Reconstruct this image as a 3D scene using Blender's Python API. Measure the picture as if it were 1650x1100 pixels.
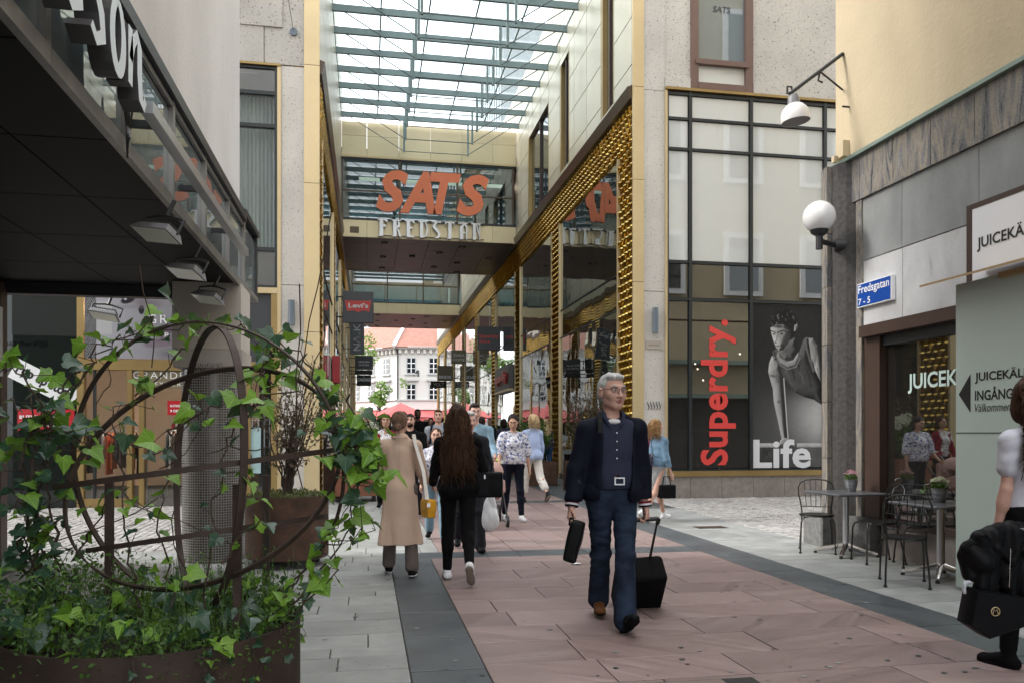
import bpy, math, random
import numpy as np
from mathutils import Vector, Matrix

R = math.radians
rnd = random.Random(11)
sc = bpy.context.scene
for _o in list(bpy.data.objects):
    bpy.data.objects.remove(_o)
COL = sc.collection

# ------------------------------------------------------------------ camera
FPX, HY, HC, YAW = 1283.0, 699.0, 1.42, R(10.29)
cam = bpy.data.cameras.new('camera')
cam.lens = 28.0; cam.sensor_width = 36.0; cam.shift_y = 149.0 / 1650.0
cam.clip_start = 0.05; cam.clip_end = 2000
camo = bpy.data.objects.new('camera', cam); COL.objects.link(camo)
camo.location = (0, 0, HC); camo.rotation_euler = (R(90), 0, -YAW)
sc.camera = camo

# ------------------------------------------------------------------ world, sun, exposure
SUN_EL, SUN_AZ = R(40), R(-79)        # azimuth measured from +Y towards +X
w = bpy.data.worlds.new('World'); sc.world = w; w.use_nodes = True
nt = w.node_tree; bg = nt.nodes['Background']
sky = nt.nodes.new('ShaderNodeTexSky'); sky.sky_type = 'NISHITA'; sky.sun_disc = False
sky.sun_elevation = SUN_EL; sky.sun_rotation = SUN_AZ; sky.dust_density = 3.0; sky.air_density = 1.0
hsv = nt.nodes.new('ShaderNodeHueSaturation'); hsv.inputs['Saturation'].default_value = 0.45
mix = nt.nodes.new('ShaderNodeMix'); mix.data_type = 'RGBA'; mix.inputs[0].default_value = 0.62
nt.links.new(sky.outputs[0], hsv.inputs['Color']); nt.links.new(hsv.outputs[0], mix.inputs[6])
tcw = nt.nodes.new('ShaderNodeTexCoord'); nzw = nt.nodes.new('ShaderNodeTexNoise')
nzw.inputs['Scale'].default_value = 2.2; nzw.inputs['Detail'].default_value = 5
nt.links.new(tcw.outputs['Generated'], nzw.inputs['Vector'])
rmpw = nt.nodes.new('ShaderNodeMapRange'); rmpw.inputs[1].default_value = 0.3; rmpw.inputs[2].default_value = 0.7
rmpw.inputs[3].default_value = 8.0; rmpw.inputs[4].default_value = 11.0
nt.links.new(nzw.outputs[0], rmpw.inputs[0])
cmb = nt.nodes.new('ShaderNodeCombineColor')
for _i, _k in enumerate((0.98, 1.0, 1.03)):
    _m = nt.nodes.new('ShaderNodeMath'); _m.operation = 'MULTIPLY'; _m.inputs[1].default_value = _k
    nt.links.new(rmpw.outputs[0], _m.inputs[0]); nt.links.new(_m.outputs[0], cmb.inputs[_i])
nt.links.new(cmb.outputs[0], mix.inputs[7])
nt.links.new(mix.outputs[2], bg.inputs['Color']); bg.inputs['Strength'].default_value = 0.15
sun = bpy.data.lights.new('sun', 'SUN'); sun.energy = 1.1; sun.angle = R(14); sun.color = (1.0, 0.965, 0.93)
suno = bpy.data.objects.new('sun', sun); COL.objects.link(suno)
_sd = Vector((math.sin(SUN_AZ) * math.cos(SUN_EL), math.cos(SUN_AZ) * math.cos(SUN_EL), math.sin(SUN_EL)))
suno.rotation_euler = _sd.to_track_quat('Z', 'Y').to_euler(); suno.location = _sd * 60
sc.view_settings.view_transform = 'Standard'; sc.view_settings.look = 'None'
sc.view_settings.exposure = 1.5; sc.view_settings.gamma = 1.0
sc.view_settings.use_curve_mapping = False
sc.render.engine = 'CYCLES'
cy = sc.cycles
cy.use_denoising = True
try:
    cy.denoiser = 'OPENIMAGEDENOISE'
except Exception:
    pass
cy.max_bounces = 8; cy.diffuse_bounces = 4; cy.glossy_bounces = 5; cy.transparent_max_bounces = 10
cy.transmission_bounces = 4; cy.sample_clamp_indirect = 6.0; cy.caustics_reflective = False; cy.caustics_refractive = False

# ------------------------------------------------------------------ helpers
CP = Vector((0, 0, HC)); _s, _c = math.sin(YAW), math.cos(YAW)
def ray(px, py):
    u = (px - 825.0) / FPX
    return Vector((_s + u * _c, _c - u * _s, (HY - py) / FPX))
def onX(px, py, X): r = ray(px, py); return CP + r * (X / r.x)
def onY(px, py, Y): r = ray(px, py); return CP + r * (Y / r.y)
def onZ(px, py, z=0.0): r = ray(px, py); return CP + r * ((z - HC) / r.z)
def atd(px, py, d): return CP + ray(px, py) * d
def gz(y): return 0.015 * max(0.0, y - 12.0)

ORG = {}
def tag(o, label=None, cat=None, group=None, kind=None):
    if label: o['label'] = label
    if cat: o['category'] = cat
    if group: o['group'] = group
    if kind: o['kind'] = kind
    return o
def thing(name, label, cat, loc=(0, 0, 0), group=None, rz=0.0):
    o = bpy.data.objects.new(name, None); COL.objects.link(o)
    o.empty_display_size = 0.1
    o.location = loc; o.rotation_euler = (0, 0, rz)
    ORG[o] = Vector(loc)
    return tag(o, label, cat, group)
def link(name, me, parent=None):
    o = bpy.data.objects.new(name, me); COL.objects.link(o)
    if parent is not None:
        o.parent = parent; ORG[o] = ORG.get(parent, Vector())
    return o
def copy_tree(o, loc=None, rz=None, label=None, parent=None):
    c = o.copy(); COL.objects.link(c)
    if parent is not None: c.parent = parent
    if loc is not None: c.location = loc
    if rz is not None: c.rotation_euler = (0, 0, rz)
    if label: c['label'] = label
    for ch in o.children: copy_tree(ch, parent=c)
    return c

class MB:
    def __init__(s): s.v = []; s.f = []; s.m = []; s.cur = 0
    def add(s, vs, fs):
        n = len(s.v); s.v.extend([tuple(p) for p in vs])
        for f in fs: s.f.append(tuple(i + n for i in f)); s.m.append(s.cur)
        return s
    def box(s, a, b):
        x0, y0, z0 = [min(a[i], b[i]) for i in range(3)]; x1, y1, z1 = [max(a[i], b[i]) for i in range(3)]
        return s.add([(x0,y0,z0),(x1,y0,z0),(x1,y1,z0),(x0,y1,z0),(x0,y0,z1),(x1,y0,z1),(x1,y1,z1),(x0,y1,z1)],
              [(0,3,2,1),(4,5,6,7),(0,1,5,4),(1,2,6,5),(2,3,7,6),(3,0,4,7)])
    def bbox(s, a, b, e=0.01):
        # box with chamfered vertical and top edges
        x0, y0, z0 = [min(a[i], b[i]) for i in range(3)]; x1, y1, z1 = [max(a[i], b[i]) for i in range(3)]
        rings = []
        for z, k in ((z0 + e, 0), (z1 - e, 0), (z1, e), (z0, e)):
            rings.append((z, k))
        def ring(z, k):
            return [(x0+k, y0+e+k*0, z), (x0+e, y0+k, z), (x1-e, y0+k, z), (x1-k, y0+e, z), (x1-k, y1-e, z), (x1-e, y1-k, z), (x0+e, y1-k, z), (x0+k, y1-e, z)]
        vs = ring(z0, e) + ring(z0 + e, 0) + ring(z1 - e, 0) + ring(z1, e)
        fs = []
        for j in range(3):
            for i in range(8):
                k = (i + 1) % 8; fs.append((j*8+i, j*8+k, j*8+8+k, j*8+8+i))
        fs.append(tuple(range(7, -1, -1))); fs.append(tuple(range(24, 32)))
        return s.add(vs, fs)
    def obox(s, c, h, M=None):
        c = Vector(c); vs = []
        for z in (-1, 1):
            for x, y in ((-1,-1),(1,-1),(1,1),(-1,1)):
                p = Vector((x*h[0], y*h[1], z*h[2])); vs.append(c + (M @ p if M is not None else p))
        return s.add(vs, [(0,3,2,1),(4,5,6,7),(0,1,5,4),(1,2,6,5),(2,3,7,6),(3,0,4,7)])
    def quad(s, *p): return s.add(p, [tuple(range(len(p)))])
    def tube(s, pts, r, n=8, caps=True, flat=None):
        pts = [Vector(p) for p in pts]; m = len(pts)
        rs = r if isinstance(r, (list, tuple)) else [r] * m
        up = Vector((0, 0, 1)); vs = []; prev = None
        for i, p in enumerate(pts):
            t = (pts[min(i+1, m-1)] - pts[max(i-1, 0)])
            if t.length < 1e-9: t = Vector((0, 0, 1))
            t.normalize()
            if prev is None:
                a = up if abs(t.dot(up)) < 0.95 else Vector((1, 0, 0))
                u = t.cross(a).normalized()
            else:
                u = (prev - t * prev.dot(t))
                u = u.normalized() if u.length > 1e-6 else t.cross(Vector((1, 0, 0.3))).normalized()
            prev = u; v = t.cross(u)
            for k in range(n):
                a = 2 * math.pi * k / n
                vs.append(p + (u * math.cos(a) + v * math.sin(a)) * rs[i])
        fs = []
        for i in range(m - 1):
            for k in range(n):
                k2 = (k + 1) % n; fs.append((i*n+k, i*n+k2, (i+1)*n+k2, (i+1)*n+k))
        if caps:
            fs.append(tuple(range(n-1, -1, -1))); fs.append(tuple((m-1)*n + k for k in range(n)))
        return s.add(vs, fs)
    def lathe(s, prof, n=24, c=(0, 0, 0), cap0=True, cap1=True, M=None):
        c = Vector(c); vs = []
        for r, z in prof:
            for k in range(n):
                a = 2 * math.pi * k / n; p = Vector((r * math.cos(a), r * math.sin(a), z))
                vs.append(c + (M @ p if M is not None else p))
        fs = []
        for i in range(len(prof) - 1):
            for k in range(n):
                k2 = (k + 1) % n; fs.append((i*n+k, i*n+k2, (i+1)*n+k2, (i+1)*n+k))
        if cap0: fs.append(tuple(range(n-1, -1, -1)))
        if cap1: fs.append(tuple((len(prof)-1)*n + k for k in range(n)))
        return s.add(vs, fs)
    def sphere(s, c, r, nu=16, nv=10, M=None):
        if not isinstance(r, (tuple, list)): r = (r, r, r)
        c = Vector(c); vs = []; fs = []
        for j in range(1, nv):
            t = math.pi * j / nv
            for i in range(nu):
                a = 2 * math.pi * i / nu
                p = Vector((r[0]*math.sin(t)*math.cos(a), r[1]*math.sin(t)*math.sin(a), r[2]*math.cos(t)))
                vs.append(c + (M @ p if M is not None else p))
        pt = Vector((0, 0, r[2])); pb = -pt
        vs.append(c + (M @ pt if M is not None else pt)); vs.append(c + (M @ pb if M is not None else pb))
        T = len(vs) - 2; B = T + 1
        for j in range(nv - 2):
            for i in range(nu):
                k = (i + 1) % nu; fs.append((j*nu+i, (j+1)*nu+i, (j+1)*nu+k, j*nu+k))
        for i in range(nu):
            k = (i + 1) % nu; fs.append((T, i, k)); fs.append((B, (nv-2)*nu+k, (nv-2)*nu+i))
        return s.add(vs, fs)
    def prism(s, poly, o, u, v, n):
        # poly in (u, v) from o, thickness vector n
        o, u, v, n = Vector(o), Vector(u), Vector(v), Vector(n); k = len(poly)
        a = [o + u * p[0] + v * p[1] for p in poly]
        vs = a + [p + n for p in a]
        fs = [tuple(range(k-1, -1, -1)), tuple(range(k, 2*k))] + [(i, (i+1) % k, k + (i+1) % k, k + i) for i in range(k)]
        return s.add(vs, fs)
    def mesh(s, name, mats, off=Vector((0, 0, 0)), smooth=False):
        me = bpy.data.meshes.new(name)
        me.from_pydata([(p[0]-off[0], p[1]-off[1], p[2]-off[2]) for p in s.v], [], s.f)
        for m in (mats if isinstance(mats, (list, tuple)) else [mats]): me.materials.append(m)
        if max(s.m, default=0): me.polygons.foreach_set('material_index', s.m)
        if smooth: me.polygons.foreach_set('use_smooth', [True] * len(s.f))
        me.update()
        return me
    def build(s, name, mats, parent=None, smooth=False, kind=None, label=None):
        off = ORG.get(parent, Vector()) if parent is not None else Vector()
        o = link(name, s.mesh(name, mats, off, smooth), parent)
        if smooth == 'auto':
            shade_auto(o.data)
        return tag(o, label, None, None, kind)
def shade_auto(me, ang=40):
    me.polygons.foreach_set('use_smooth', [True] * len(me.polygons))
    try: me.set_sharp_from_angle(angle=R(ang))
    except Exception: pass
def B(a, b): return MB().box(a, b)

# ------------------------------------------------------------------ materials
def mk(name):
    m = bpy.data.materials.new(name); m.use_nodes = True
    t = m.node_tree; return m, t, t.nodes['Principled BSDF']
def ND(t, typ, **kw):
    n = t.nodes.new('ShaderNode' + typ)
    for k, v in kw.items():
        if k.startswith('i_'): n.inputs[k[2:].replace('_', ' ')].default_value = v
        elif k.startswith('n'): n.inputs[int(k[1:])].default_value = v
        else: setattr(n, k, v)
    return n
def rgba(c): return (c[0], c[1], c[2], 1.0)
def mixc(t, fac, a, b, mode='MIX'):
    n = ND(t, 'Mix', data_type='RGBA', blend_type=mode)
    for sock, val in ((n.inputs[0], fac), (n.inputs[6], a), (n.inputs[7], b)):
        if hasattr(val, 'is_linked') or hasattr(val, 'links'): t.links.new(val, sock)
        elif isinstance(val, (tuple, list)): sock.default_value = rgba(val)
        else: sock.default_value = val
    return n.outputs[2]
def mrange(t, val, a, b, c, d):
    n = ND(t, 'MapRange', n1=a, n2=b, n3=c, n4=d); t.links.new(val, n.inputs[0]); return n.outputs[0]
def coords(t, space='Object', scale=(1, 1, 1)):
    if space == 'World': o = ND(t, 'NewGeometry').outputs['Position']
    else: o = ND(t, 'TexCoord').outputs['Object']
    mp = ND(t, 'Mapping'); mp.inputs['Scale'].default_value = scale; t.links.new(o, mp.inputs[0]); return mp.outputs[0]
def noisef(t, vec, scale, detail=3, rough=0.55, dist=0.0):
    n = ND(t, 'TexNoise'); n.inputs['Scale'].default_value = scale; n.inputs['Detail'].default_value = detail
    n.inputs['Roughness'].default_value = rough; n.inputs['Distortion'].default_value = dist
    t.links.new(vec, n.inputs['Vector']); return n.outputs[0]
def randf(t):
    a = ND(t, 'ObjectInfo').outputs['Random']; b = ND(t, 'NewGeometry').outputs['Random Per Island']
    n = ND(t, 'Math', operation='ADD'); t.links.new(a, n.inputs[0]); t.links.new(b, n.inputs[1])
    f = ND(t, 'Math', operation='FRACT'); t.links.new(n.outputs[0], f.inputs[0]); return f.outputs[0]
def bumpn(t, bs, h, strength, dist=0.01):
    n = ND(t, 'Bump'); n.inputs['Strength'].default_value = strength; n.inputs['Distance'].default_value = dist
    t.links.new(h, n.inputs['Height']); t.links.new(n.outputs[0], bs.inputs['Normal'])
def pmat(name, col, rough=0.6, metal=0.0, var=0.12, scale=3.0, bump=0.0, bscale=60.0, speck=None, rand=0.0,
         space='Object', sc3=(1, 1, 1), dirt=0.0, spec=0.5, coat=0.0, bdist=0.01, trans=0.0, sheen=0.0, huer=0.0, streak=0.0):
    m, t, b = mk(name)
    vec = coords(t, space, sc3)
    c = mixc(t, mrange(t, noisef(t, vec, scale, 5), 0.3, 0.7, 0, 1), [x * (1 - var) for x in col], [min(1, x * (1 + var)) for x in col])
    if speck:
        for (ss, thr, sco) in speck:
            n = noisef(t, vec, ss, 2, 0.6)
            c = mixc(t, mrange(t, n, thr, thr + 0.05, 0, 1), c, sco)
    if dirt:
        n = noisef(t, vec, 0.9, 6, 0.65)
        c = mixc(t, mrange(t, n, 0.45, 0.75, 0, dirt), c, [x * 0.45 for x in col])
    if streak:
        v2 = coords(t, 'World', (0.9, 0.9, 0.12)); n = noisef(t, v2, 1.6, 5, 0.7)
        c = mixc(t, mrange(t, n, 0.5, 0.72, 0, streak), c, [x * 0.5 for x in col])
    if rand or huer:
        r = randf(t); h = ND(t, 'HueSaturation'); t.links.new(c, h.inputs['Color'])
        t.links.new(mrange(t, r, 0, 1, 1 - rand, 1 + rand), h.inputs['Value'])
        if huer: t.links.new(mrange(t, r, 0, 1, 0.5 - huer, 0.5 + huer), h.inputs['Hue'])
        c = h.outputs[0]
    t.links.new(c, b.inputs['Base Color'])
    b.inputs['Roughness'].default_value = rough; b.inputs['Metallic'].default_value = metal
    b.inputs['Specular IOR Level'].default_value = spec
    if coat: b.inputs['Coat Weight'].default_value = coat
    if sheen: b.inputs['Sheen Weight'].default_value = sheen
    if bump: bumpn(t, b, noisef(t, vec, bscale, 4), bump, bdist)
    return m
def glassmat(name, base=(0.02, 0.022, 0.022), rmin=0.2, see=0.0, tint=(0.9, 0.95, 0.93), rough=0.01, wav=0.0):
    # window glass: Fresnel mirror over a dark body or over a clear pane
    m, t, b = mk(name); t.nodes.remove(b); out = t.nodes['Material Output']
    df = ND(t, 'BsdfDiffuse'); df.inputs[0].default_value = rgba(base)
    tr = ND(t, 'BsdfTransparent'); tr.inputs[0].default_value = rgba(tint)
    gl = ND(t, 'BsdfGlossy'); gl.inputs['Roughness'].default_value = rough; gl.inputs[0].default_value = (0.92, 0.95, 0.95, 1)
    m1 = ND(t, 'MixShader'); m1.inputs[0].default_value = see
    t.links.new(df.outputs[0], m1.inputs[1]); t.links.new(tr.outputs[0], m1.inputs[2])
    fr = ND(t, 'Fresnel'); fr.inputs[0].default_value = 1.5
    fc = mrange(t, fr.outputs[0], 0.04, 1, rmin, 1)
    if wav:
        vec = coords(t, 'World'); bp = ND(t, 'Bump'); bp.inputs['Strength'].default_value = wav; bp.inputs['Distance'].default_value = 0.05
        t.links.new(noisef(t, vec, 0.9, 1), bp.inputs['Height']); t.links.new(bp.outputs[0], gl.inputs['Normal'])
    bf = ND(t, 'Math', operation='SUBTRACT'); bf.inputs[0].default_value = 1.0; t.links.new(ND(t, 'NewGeometry').outputs['Backfacing'], bf.inputs[1])
    fm = ND(t, 'Math', operation='MULTIPLY'); t.links.new(fc, fm.inputs[0]); t.links.new(bf.outputs[0], fm.inputs[1]); fc = fm.outputs[0]
    m2 = ND(t, 'MixShader'); t.links.new(fc, m2.inputs[0])
    t.links.new(m1.outputs[0], m2.inputs[1]); t.links.new(gl.outputs[0], m2.inputs[2]); t.links.new(m2.outputs[0], out.inputs[0])
    return m
def emat(name, col, st):
    m, t, b = mk(name); b.inputs['Base Color'].default_value = rgba(col)
    b.inputs['Emission Color'].default_value = rgba(col); b.inputs['Emission Strength'].default_value = st; return m
def attrmat(name, attr='Col', rough=0.5, bump=0.0, bscale=200, coat=0.0):
    m, t, b = mk(name); a = ND(t, 'Attribute', attribute_name=attr)
    t.links.new(a.outputs['Color'], b.inputs['Base Color']); b.inputs['Roughness'].default_value = rough
    b.inputs['Coat Weight'].default_value = coat
    if bump: bumpn(t, b, noisef(t, coords(t), bscale, 3), bump, 0.004)
    return m

M = {}
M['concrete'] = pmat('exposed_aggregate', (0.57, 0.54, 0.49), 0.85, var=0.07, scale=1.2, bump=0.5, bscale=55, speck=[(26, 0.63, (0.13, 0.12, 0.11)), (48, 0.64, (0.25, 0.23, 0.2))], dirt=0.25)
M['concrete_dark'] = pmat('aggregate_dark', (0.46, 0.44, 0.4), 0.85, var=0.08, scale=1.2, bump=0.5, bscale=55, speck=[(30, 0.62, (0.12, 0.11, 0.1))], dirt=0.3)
M['stucco_white'] = pmat('white_render', (0.68, 0.665, 0.64), 0.9, var=0.07, scale=0.7, bump=0.5, bscale=60, dirt=0.25, sc3=(1, 1, 0.45), streak=0.12)
M['stucco_yellow'] = pmat('cream_render', (0.52, 0.43, 0.285), 0.9, var=0.06, scale=0.6, bump=0.5, bscale=24, dirt=0.2, streak=0.16)
M['gold_strip'] = pmat('gold_anodised', (0.62, 0.49, 0.28), 0.42, metal=0.45, var=0.08, scale=0.8, dirt=0.1)
M['gold_dull'] = pmat('brass_frame', (0.36, 0.25, 0.1), 0.4, metal=0.6, var=0.1, scale=2)
M['champagne'] = pmat('champagne_panel', (0.58, 0.535, 0.42), 0.38, metal=0.45, var=0.06, scale=0.8, rand=0.06)
M['champagne2'] = pmat('champagne_band', (0.66, 0.56, 0.36), 0.4, metal=0.5, var=0.06, scale=0.8, rand=0.05)
M['soffit'] = pmat('bronze_soffit', (0.25, 0.215, 0.165), 0.42, metal=0.25, var=0.08, scale=1, rand=0.05)
M['darkmetal'] = pmat('dark_metal', (0.03, 0.031, 0.033), 0.45, metal=0.3, var=0.1)
M['brownmetal'] = pmat('brown_metal', (0.065, 0.04, 0.03), 0.45, metal=0.2, var=0.12)
M['ledge'] = pmat('bronze_ledge', (0.09, 0.065, 0.045), 0.35, metal=0.5, var=0.1)
M['steel_teal'] = pmat('roof_steel', (0.23, 0.3, 0.3), 0.5, metal=0.0, var=0.06)
M['rod'] = pmat('tie_rod', (0.1, 0.12, 0.12), 0.5, metal=0.4)
M['winbrown'] = pmat('window_frame_brown', (0.16, 0.095, 0.075), 0.5, var=0.08)
M['blackframe'] = pmat('black_frame', (0.022, 0.027, 0.028), 0.4, var=0.1)
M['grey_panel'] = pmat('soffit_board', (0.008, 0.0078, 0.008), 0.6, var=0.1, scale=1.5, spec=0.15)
M['fascia_metal'] = pmat('worn_fascia', (0.26, 0.25, 0.235), 0.42, metal=0.5, var=0.25, scale=4, sc3=(1, 1, 0.3), dirt=0.35)
M['alu'] = pmat('aluminium', (0.52, 0.53, 0.54), 0.35, metal=0.8, var=0.08)
M['chrome'] = pmat('polished_metal', (0.7, 0.69, 0.68), 0.18, metal=1.0, var=0.05)
M['signwhite'] = pmat('sign_face_white', (0.74, 0.8, 0.86), 0.25, var=0.03)
M['signside'] = pmat('sign_return_grey', (0.07, 0.068, 0.07), 0.4, var=0.05)
M['corten'] = pmat('rusted_steel', (0.085, 0.045, 0.028), 0.75, metal=0.25, var=0.45, scale=5, dirt=0.4, bump=0.2, bscale=80)
M['corten_dark'] = pmat('dark_rusted_steel', (0.045, 0.028, 0.02), 0.7, metal=0.2, var=0.4, scale=6, bump=0.15, bscale=120)
M['soil'] = pmat('soil', (0.02, 0.015, 0.01), 0.95, var=0.3, scale=30, bump=0.6)
M['hoarding'] = pmat('mint_board', (0.5, 0.59, 0.54), 0.65, var=0.04, scale=1, speck=[(40, 0.74, (0.12, 0.12, 0.1))])
M['plywood'] = pmat('plywood_edge', (0.42, 0.29, 0.15), 0.7, var=0.2, scale=12, sc3=(1, 8, 1))
M['blue'] = pmat('blue_enamel', (0.008, 0.065, 0.33), 0.3, var=0.03)
M['white'] = pmat('white_print', (0.8, 0.8, 0.8), 0.5, var=0.01)
M['offwhite'] = pmat('lightbox_face', (0.78, 0.79, 0.82), 0.35, var=0.01)
M['black'] = pmat('black_print', (0.012, 0.012, 0.013), 0.5, var=0.02)
M['red'] = pmat('red_print', (0.75, 0.065, 0.055), 0.45, var=0.03)
M['redsign'] = pmat('red_sign', (0.45, 0.012, 0.02), 0.4, var=0.04)
M['coral'] = pmat('coral_film', (0.95, 0.25, 0.11), 0.5, var=0.02)
M['mint'] = pmat('mint_print', (0.62, 0.78, 0.72), 0.5, var=0.01)
M['charcoal'] = pmat('charcoal_sign', (0.05, 0.053, 0.06), 0.4, var=0.05)
M['slateblue'] = pmat('slate_sign', (0.12, 0.15, 0.18), 0.35, var=0.05)
M['taupe'] = pmat('taupe_sign', (0.2, 0.17, 0.1), 0.45, var=0.04)
M['chairblack'] = pmat('black_enamel', (0.012, 0.012, 0.012), 0.35, var=0.05)
M['tabletop'] = pmat('dark_laminate', (0.085, 0.085, 0.092), 0.3, var=0.12, scale=8)
M['zinc'] = pmat('zinc_bucket', (0.3, 0.32, 0.34), 0.4, metal=0.7, var=0.15, scale=10)
M['globe'] = pmat('opal_glass', (0.82, 0.82, 0.82), 0.25, var=0.02, coat=0.4)
M['lampwhite'] = pmat('white_enamel', (0.78, 0.77, 0.75), 0.3, var=0.05)
M['lampgrey'] = pmat('grey_enamel', (0.2, 0.2, 0.21), 0.4, var=0.05)
M['floodglass'] = pmat('flood_glass', (0.85, 0.86, 0.72), 0.15, var=0.03, coat=0.5)
M['mirror'] = glassmat('mirror_glazing', (0.018, 0.018, 0.016), 0.42, wav=0.12)
M['bridgeglass'] = glassmat('bridge_glazing', (0.02, 0.035, 0.04), 0.22, see=0.7, tint=(0.5, 0.64, 0.66))
M['shopglass'] = glassmat('shop_glass', (0.03, 0.03, 0.03), 0.1, see=0.95, tint=(0.93, 0.95, 0.94))
M['dimglass'] = glassmat('dim_shop_glass', (0.03, 0.028, 0.025), 0.24, see=0.5, tint=(0.8, 0.8, 0.78))
M['darkglass'] = glassmat('dark_glass', (0.02, 0.022, 0.024), 0.12)
M['greenglass'] = glassmat('canopy_glass', (0.16, 0.19, 0.195), 0.16)
M['skyglass'] = glassmat('roof_glass', (0.6, 0.65, 0.65), 0.05, see=0.9, tint=(0.93, 0.97, 0.97))
M['frost'] = glassmat('backed_glass', (0.66, 0.68, 0.655), 0.13)
M['curtain'] = pmat('pale_curtain', (0.4, 0.45, 0.44), 0.9, var=0.25, scale=9, sc3=(1, 1, 0.02))
M['blackroom'] = pmat('dark_interior', (0.05, 0.045, 0.04), 0.9)
M['peach'] = pmat('warm_interior', (0.6, 0.44, 0.33), 0.9, var=0.05)
M['mortar'] = pmat('joint_sand', (0.055, 0.052, 0.05), 0.95, var=0.3, scale=20, space='World')
def gold_scale():
    m, t, b = mk('gold_scale'); vec = coords(t, 'World')
    r = randf(t)
    c = mixc(t, r, (0.5, 0.29, 0.05), (0.86, 0.6, 0.16))
    c = mixc(t, mrange(t, noisef(t, vec, 1.5, 3), 0.4, 0.7, 0, 0.5), c, (0.5, 0.3, 0.06))
    t.links.new(c, b.inputs['Base Color']); b.inputs['Metallic'].default_value = 1.0; b.inputs['Roughness'].default_value = 0.27
    return m
M['scale'] = gold_scale()
def streak_stone(name, cols, rough=0.5, rand=0.12, sc=1.0, turn=True, amount=1.0, bump=0.1, dist=1.1, stretch=(0.6, 8, 0.8), space='World', specks=True):
    m, t, b = mk(name); vec = coords(t, space)
    r = randf(t)
    if turn:
        vr = ND(t, 'VectorRotate', rotation_type='Z_AXIS'); t.links.new(vec, vr.inputs['Vector'])
        t.links.new(mrange(t, r, 0, 1, -0.9, 0.9), vr.inputs['Angle']); vec = vr.outputs[0]
    off = ND(t, 'VectorMath', operation='ADD'); cb = ND(t, 'CombineXYZ'); t.links.new(mrange(t, r, 0, 1, 0, 37), cb.inputs[0]); t.links.new(mrange(t, r, 0, 1, 0, 71), cb.inputs[1])
    t.links.new(vec, off.inputs[0]); t.links.new(cb.outputs[0], off.inputs[1])
    mp = ND(t, 'Mapping'); mp.inputs['Scale'].default_value = stretch; t.links.new(off.outputs[0], mp.inputs[0])
    n = noisef(t, mp.outputs[0], sc, 6, 0.6, dist)
    cr = ND(t, 'ValToRGB'); e = cr.color_ramp.elements
    while len(e) < len(cols): e.new(0.5)
    for i, (p, c) in enumerate(cols): e[i].position = p; e[i].color = rgba(c)
    t.links.new(n, cr.inputs[0]); c = cr.outputs[0]
    h = ND(t, 'HueSaturation'); t.links.new(c, h.inputs['Color']); t.links.new(mrange(t, r, 0, 1, 1 - rand, 1 + rand), h.inputs['Value']); c = h.outputs[0]
    wv = coords(t, 'World')
    if specks:
        c = mixc(t, mrange(t, noisef(t, wv, 9, 2), 0.72, 0.76, 0, 0.5), c, (0.04, 0.035, 0.035))
    c = mixc(t, mrange(t, noisef(t, wv, 110, 3, 0.7), 0.5, 0.7, 0, 0.35), c, [min(1, x * 1.35) for x in cols[-1][1]])
    c = mixc(t, mrange(t, noisef(t, wv, 75, 3, 0.7), 0.55, 0.75, 0, 0.4), c, [x * 0.6 for x in cols[0][1]])
    c = mixc(t, mrange(t, noisef(t, wv, 0.6, 6, 0.65), 0.45, 0.72, 0, 0.42), c, [x * 0.55 for x in cols[0][1]])
    t.links.new(c, b.inputs['Base Color'])
    t.links.new(mrange(t, n, 0.3, 0.7, rough - 0.1, rough + 0.12), b.inputs['Roughness'])
    if bump: bumpn(t, b, noisef(t, wv, 70, 3), bump, 0.006)
    return m
M['redstone'] = streak_stone('red_sandstone', [(0.25, (0.175, 0.123, 0.115)), (0.45, (0.232, 0.164, 0.153)), (0.6, (0.27, 0.196, 0.182)), (0.78, (0.345, 0.27, 0.252))], 0.5, 0.19, 0.9)
M['greystone'] = streak_stone('grey_granite', [(0.3, (0.22, 0.228, 0.218)), (0.5, (0.275, 0.282, 0.27)), (0.7, (0.33, 0.335, 0.32))], 0.6, 0.13, 4.0, stretch=(1, 1, 1), dist=0.3, bump=0.25)
M['slate'] = streak_stone('dark_slate', [(0.3, (0.052, 0.06, 0.066)), (0.5, (0.072, 0.082, 0.088)), (0.72, (0.098, 0.108, 0.112))], 0.48, 0.1, 2.5, stretch=(1, 1, 1), dist=0.5)
M['cobble'] = streak_stone('cobblestone', [(0.3, (0.26, 0.25, 0.235)), (0.5, (0.36, 0.345, 0.325)), (0.7, (0.44, 0.425, 0.4))], 0.75, 0.2, 6.0, stretch=(1, 1, 1), dist=0.2, bump=0.5, turn=False)
M['plinth'] = streak_stone('plinth_granite', [(0.3, (0.2, 0.175, 0.155)), (0.5, (0.27, 0.235, 0.21)), (0.7, (0.33, 0.29, 0.26))], 0.6, 0.05, 9.0, stretch=(1, 1, 1), dist=0.2, bump=0.2, turn=False)
M['gneiss'] = streak_stone('veined_stone', [(0.28, (0.035, 0.04, 0.052)), (0.42, (0.13, 0.13, 0.135)), (0.53, (0.29, 0.25, 0.19)), (0.62, (0.12, 0.125, 0.14)), (0.74, (0.5, 0.49, 0.46))], 0.35, 0.14, 1.5, turn=False, stretch=(3.5, 3.5, 0.55), dist=2.2, specks=False)
M['marble'] = streak_stone('pale_marble', [(0.25, (0.36, 0.37, 0.38)), (0.42, (0.5, 0.505, 0.51)), (0.6, (0.55, 0.555, 0.56)), (0.8, (0.6, 0.6, 0.6))], 0.35, 0.03, 1.1, turn=False, stretch=(1, 1.4, 0.7), dist=1.6, specks=False)
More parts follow.
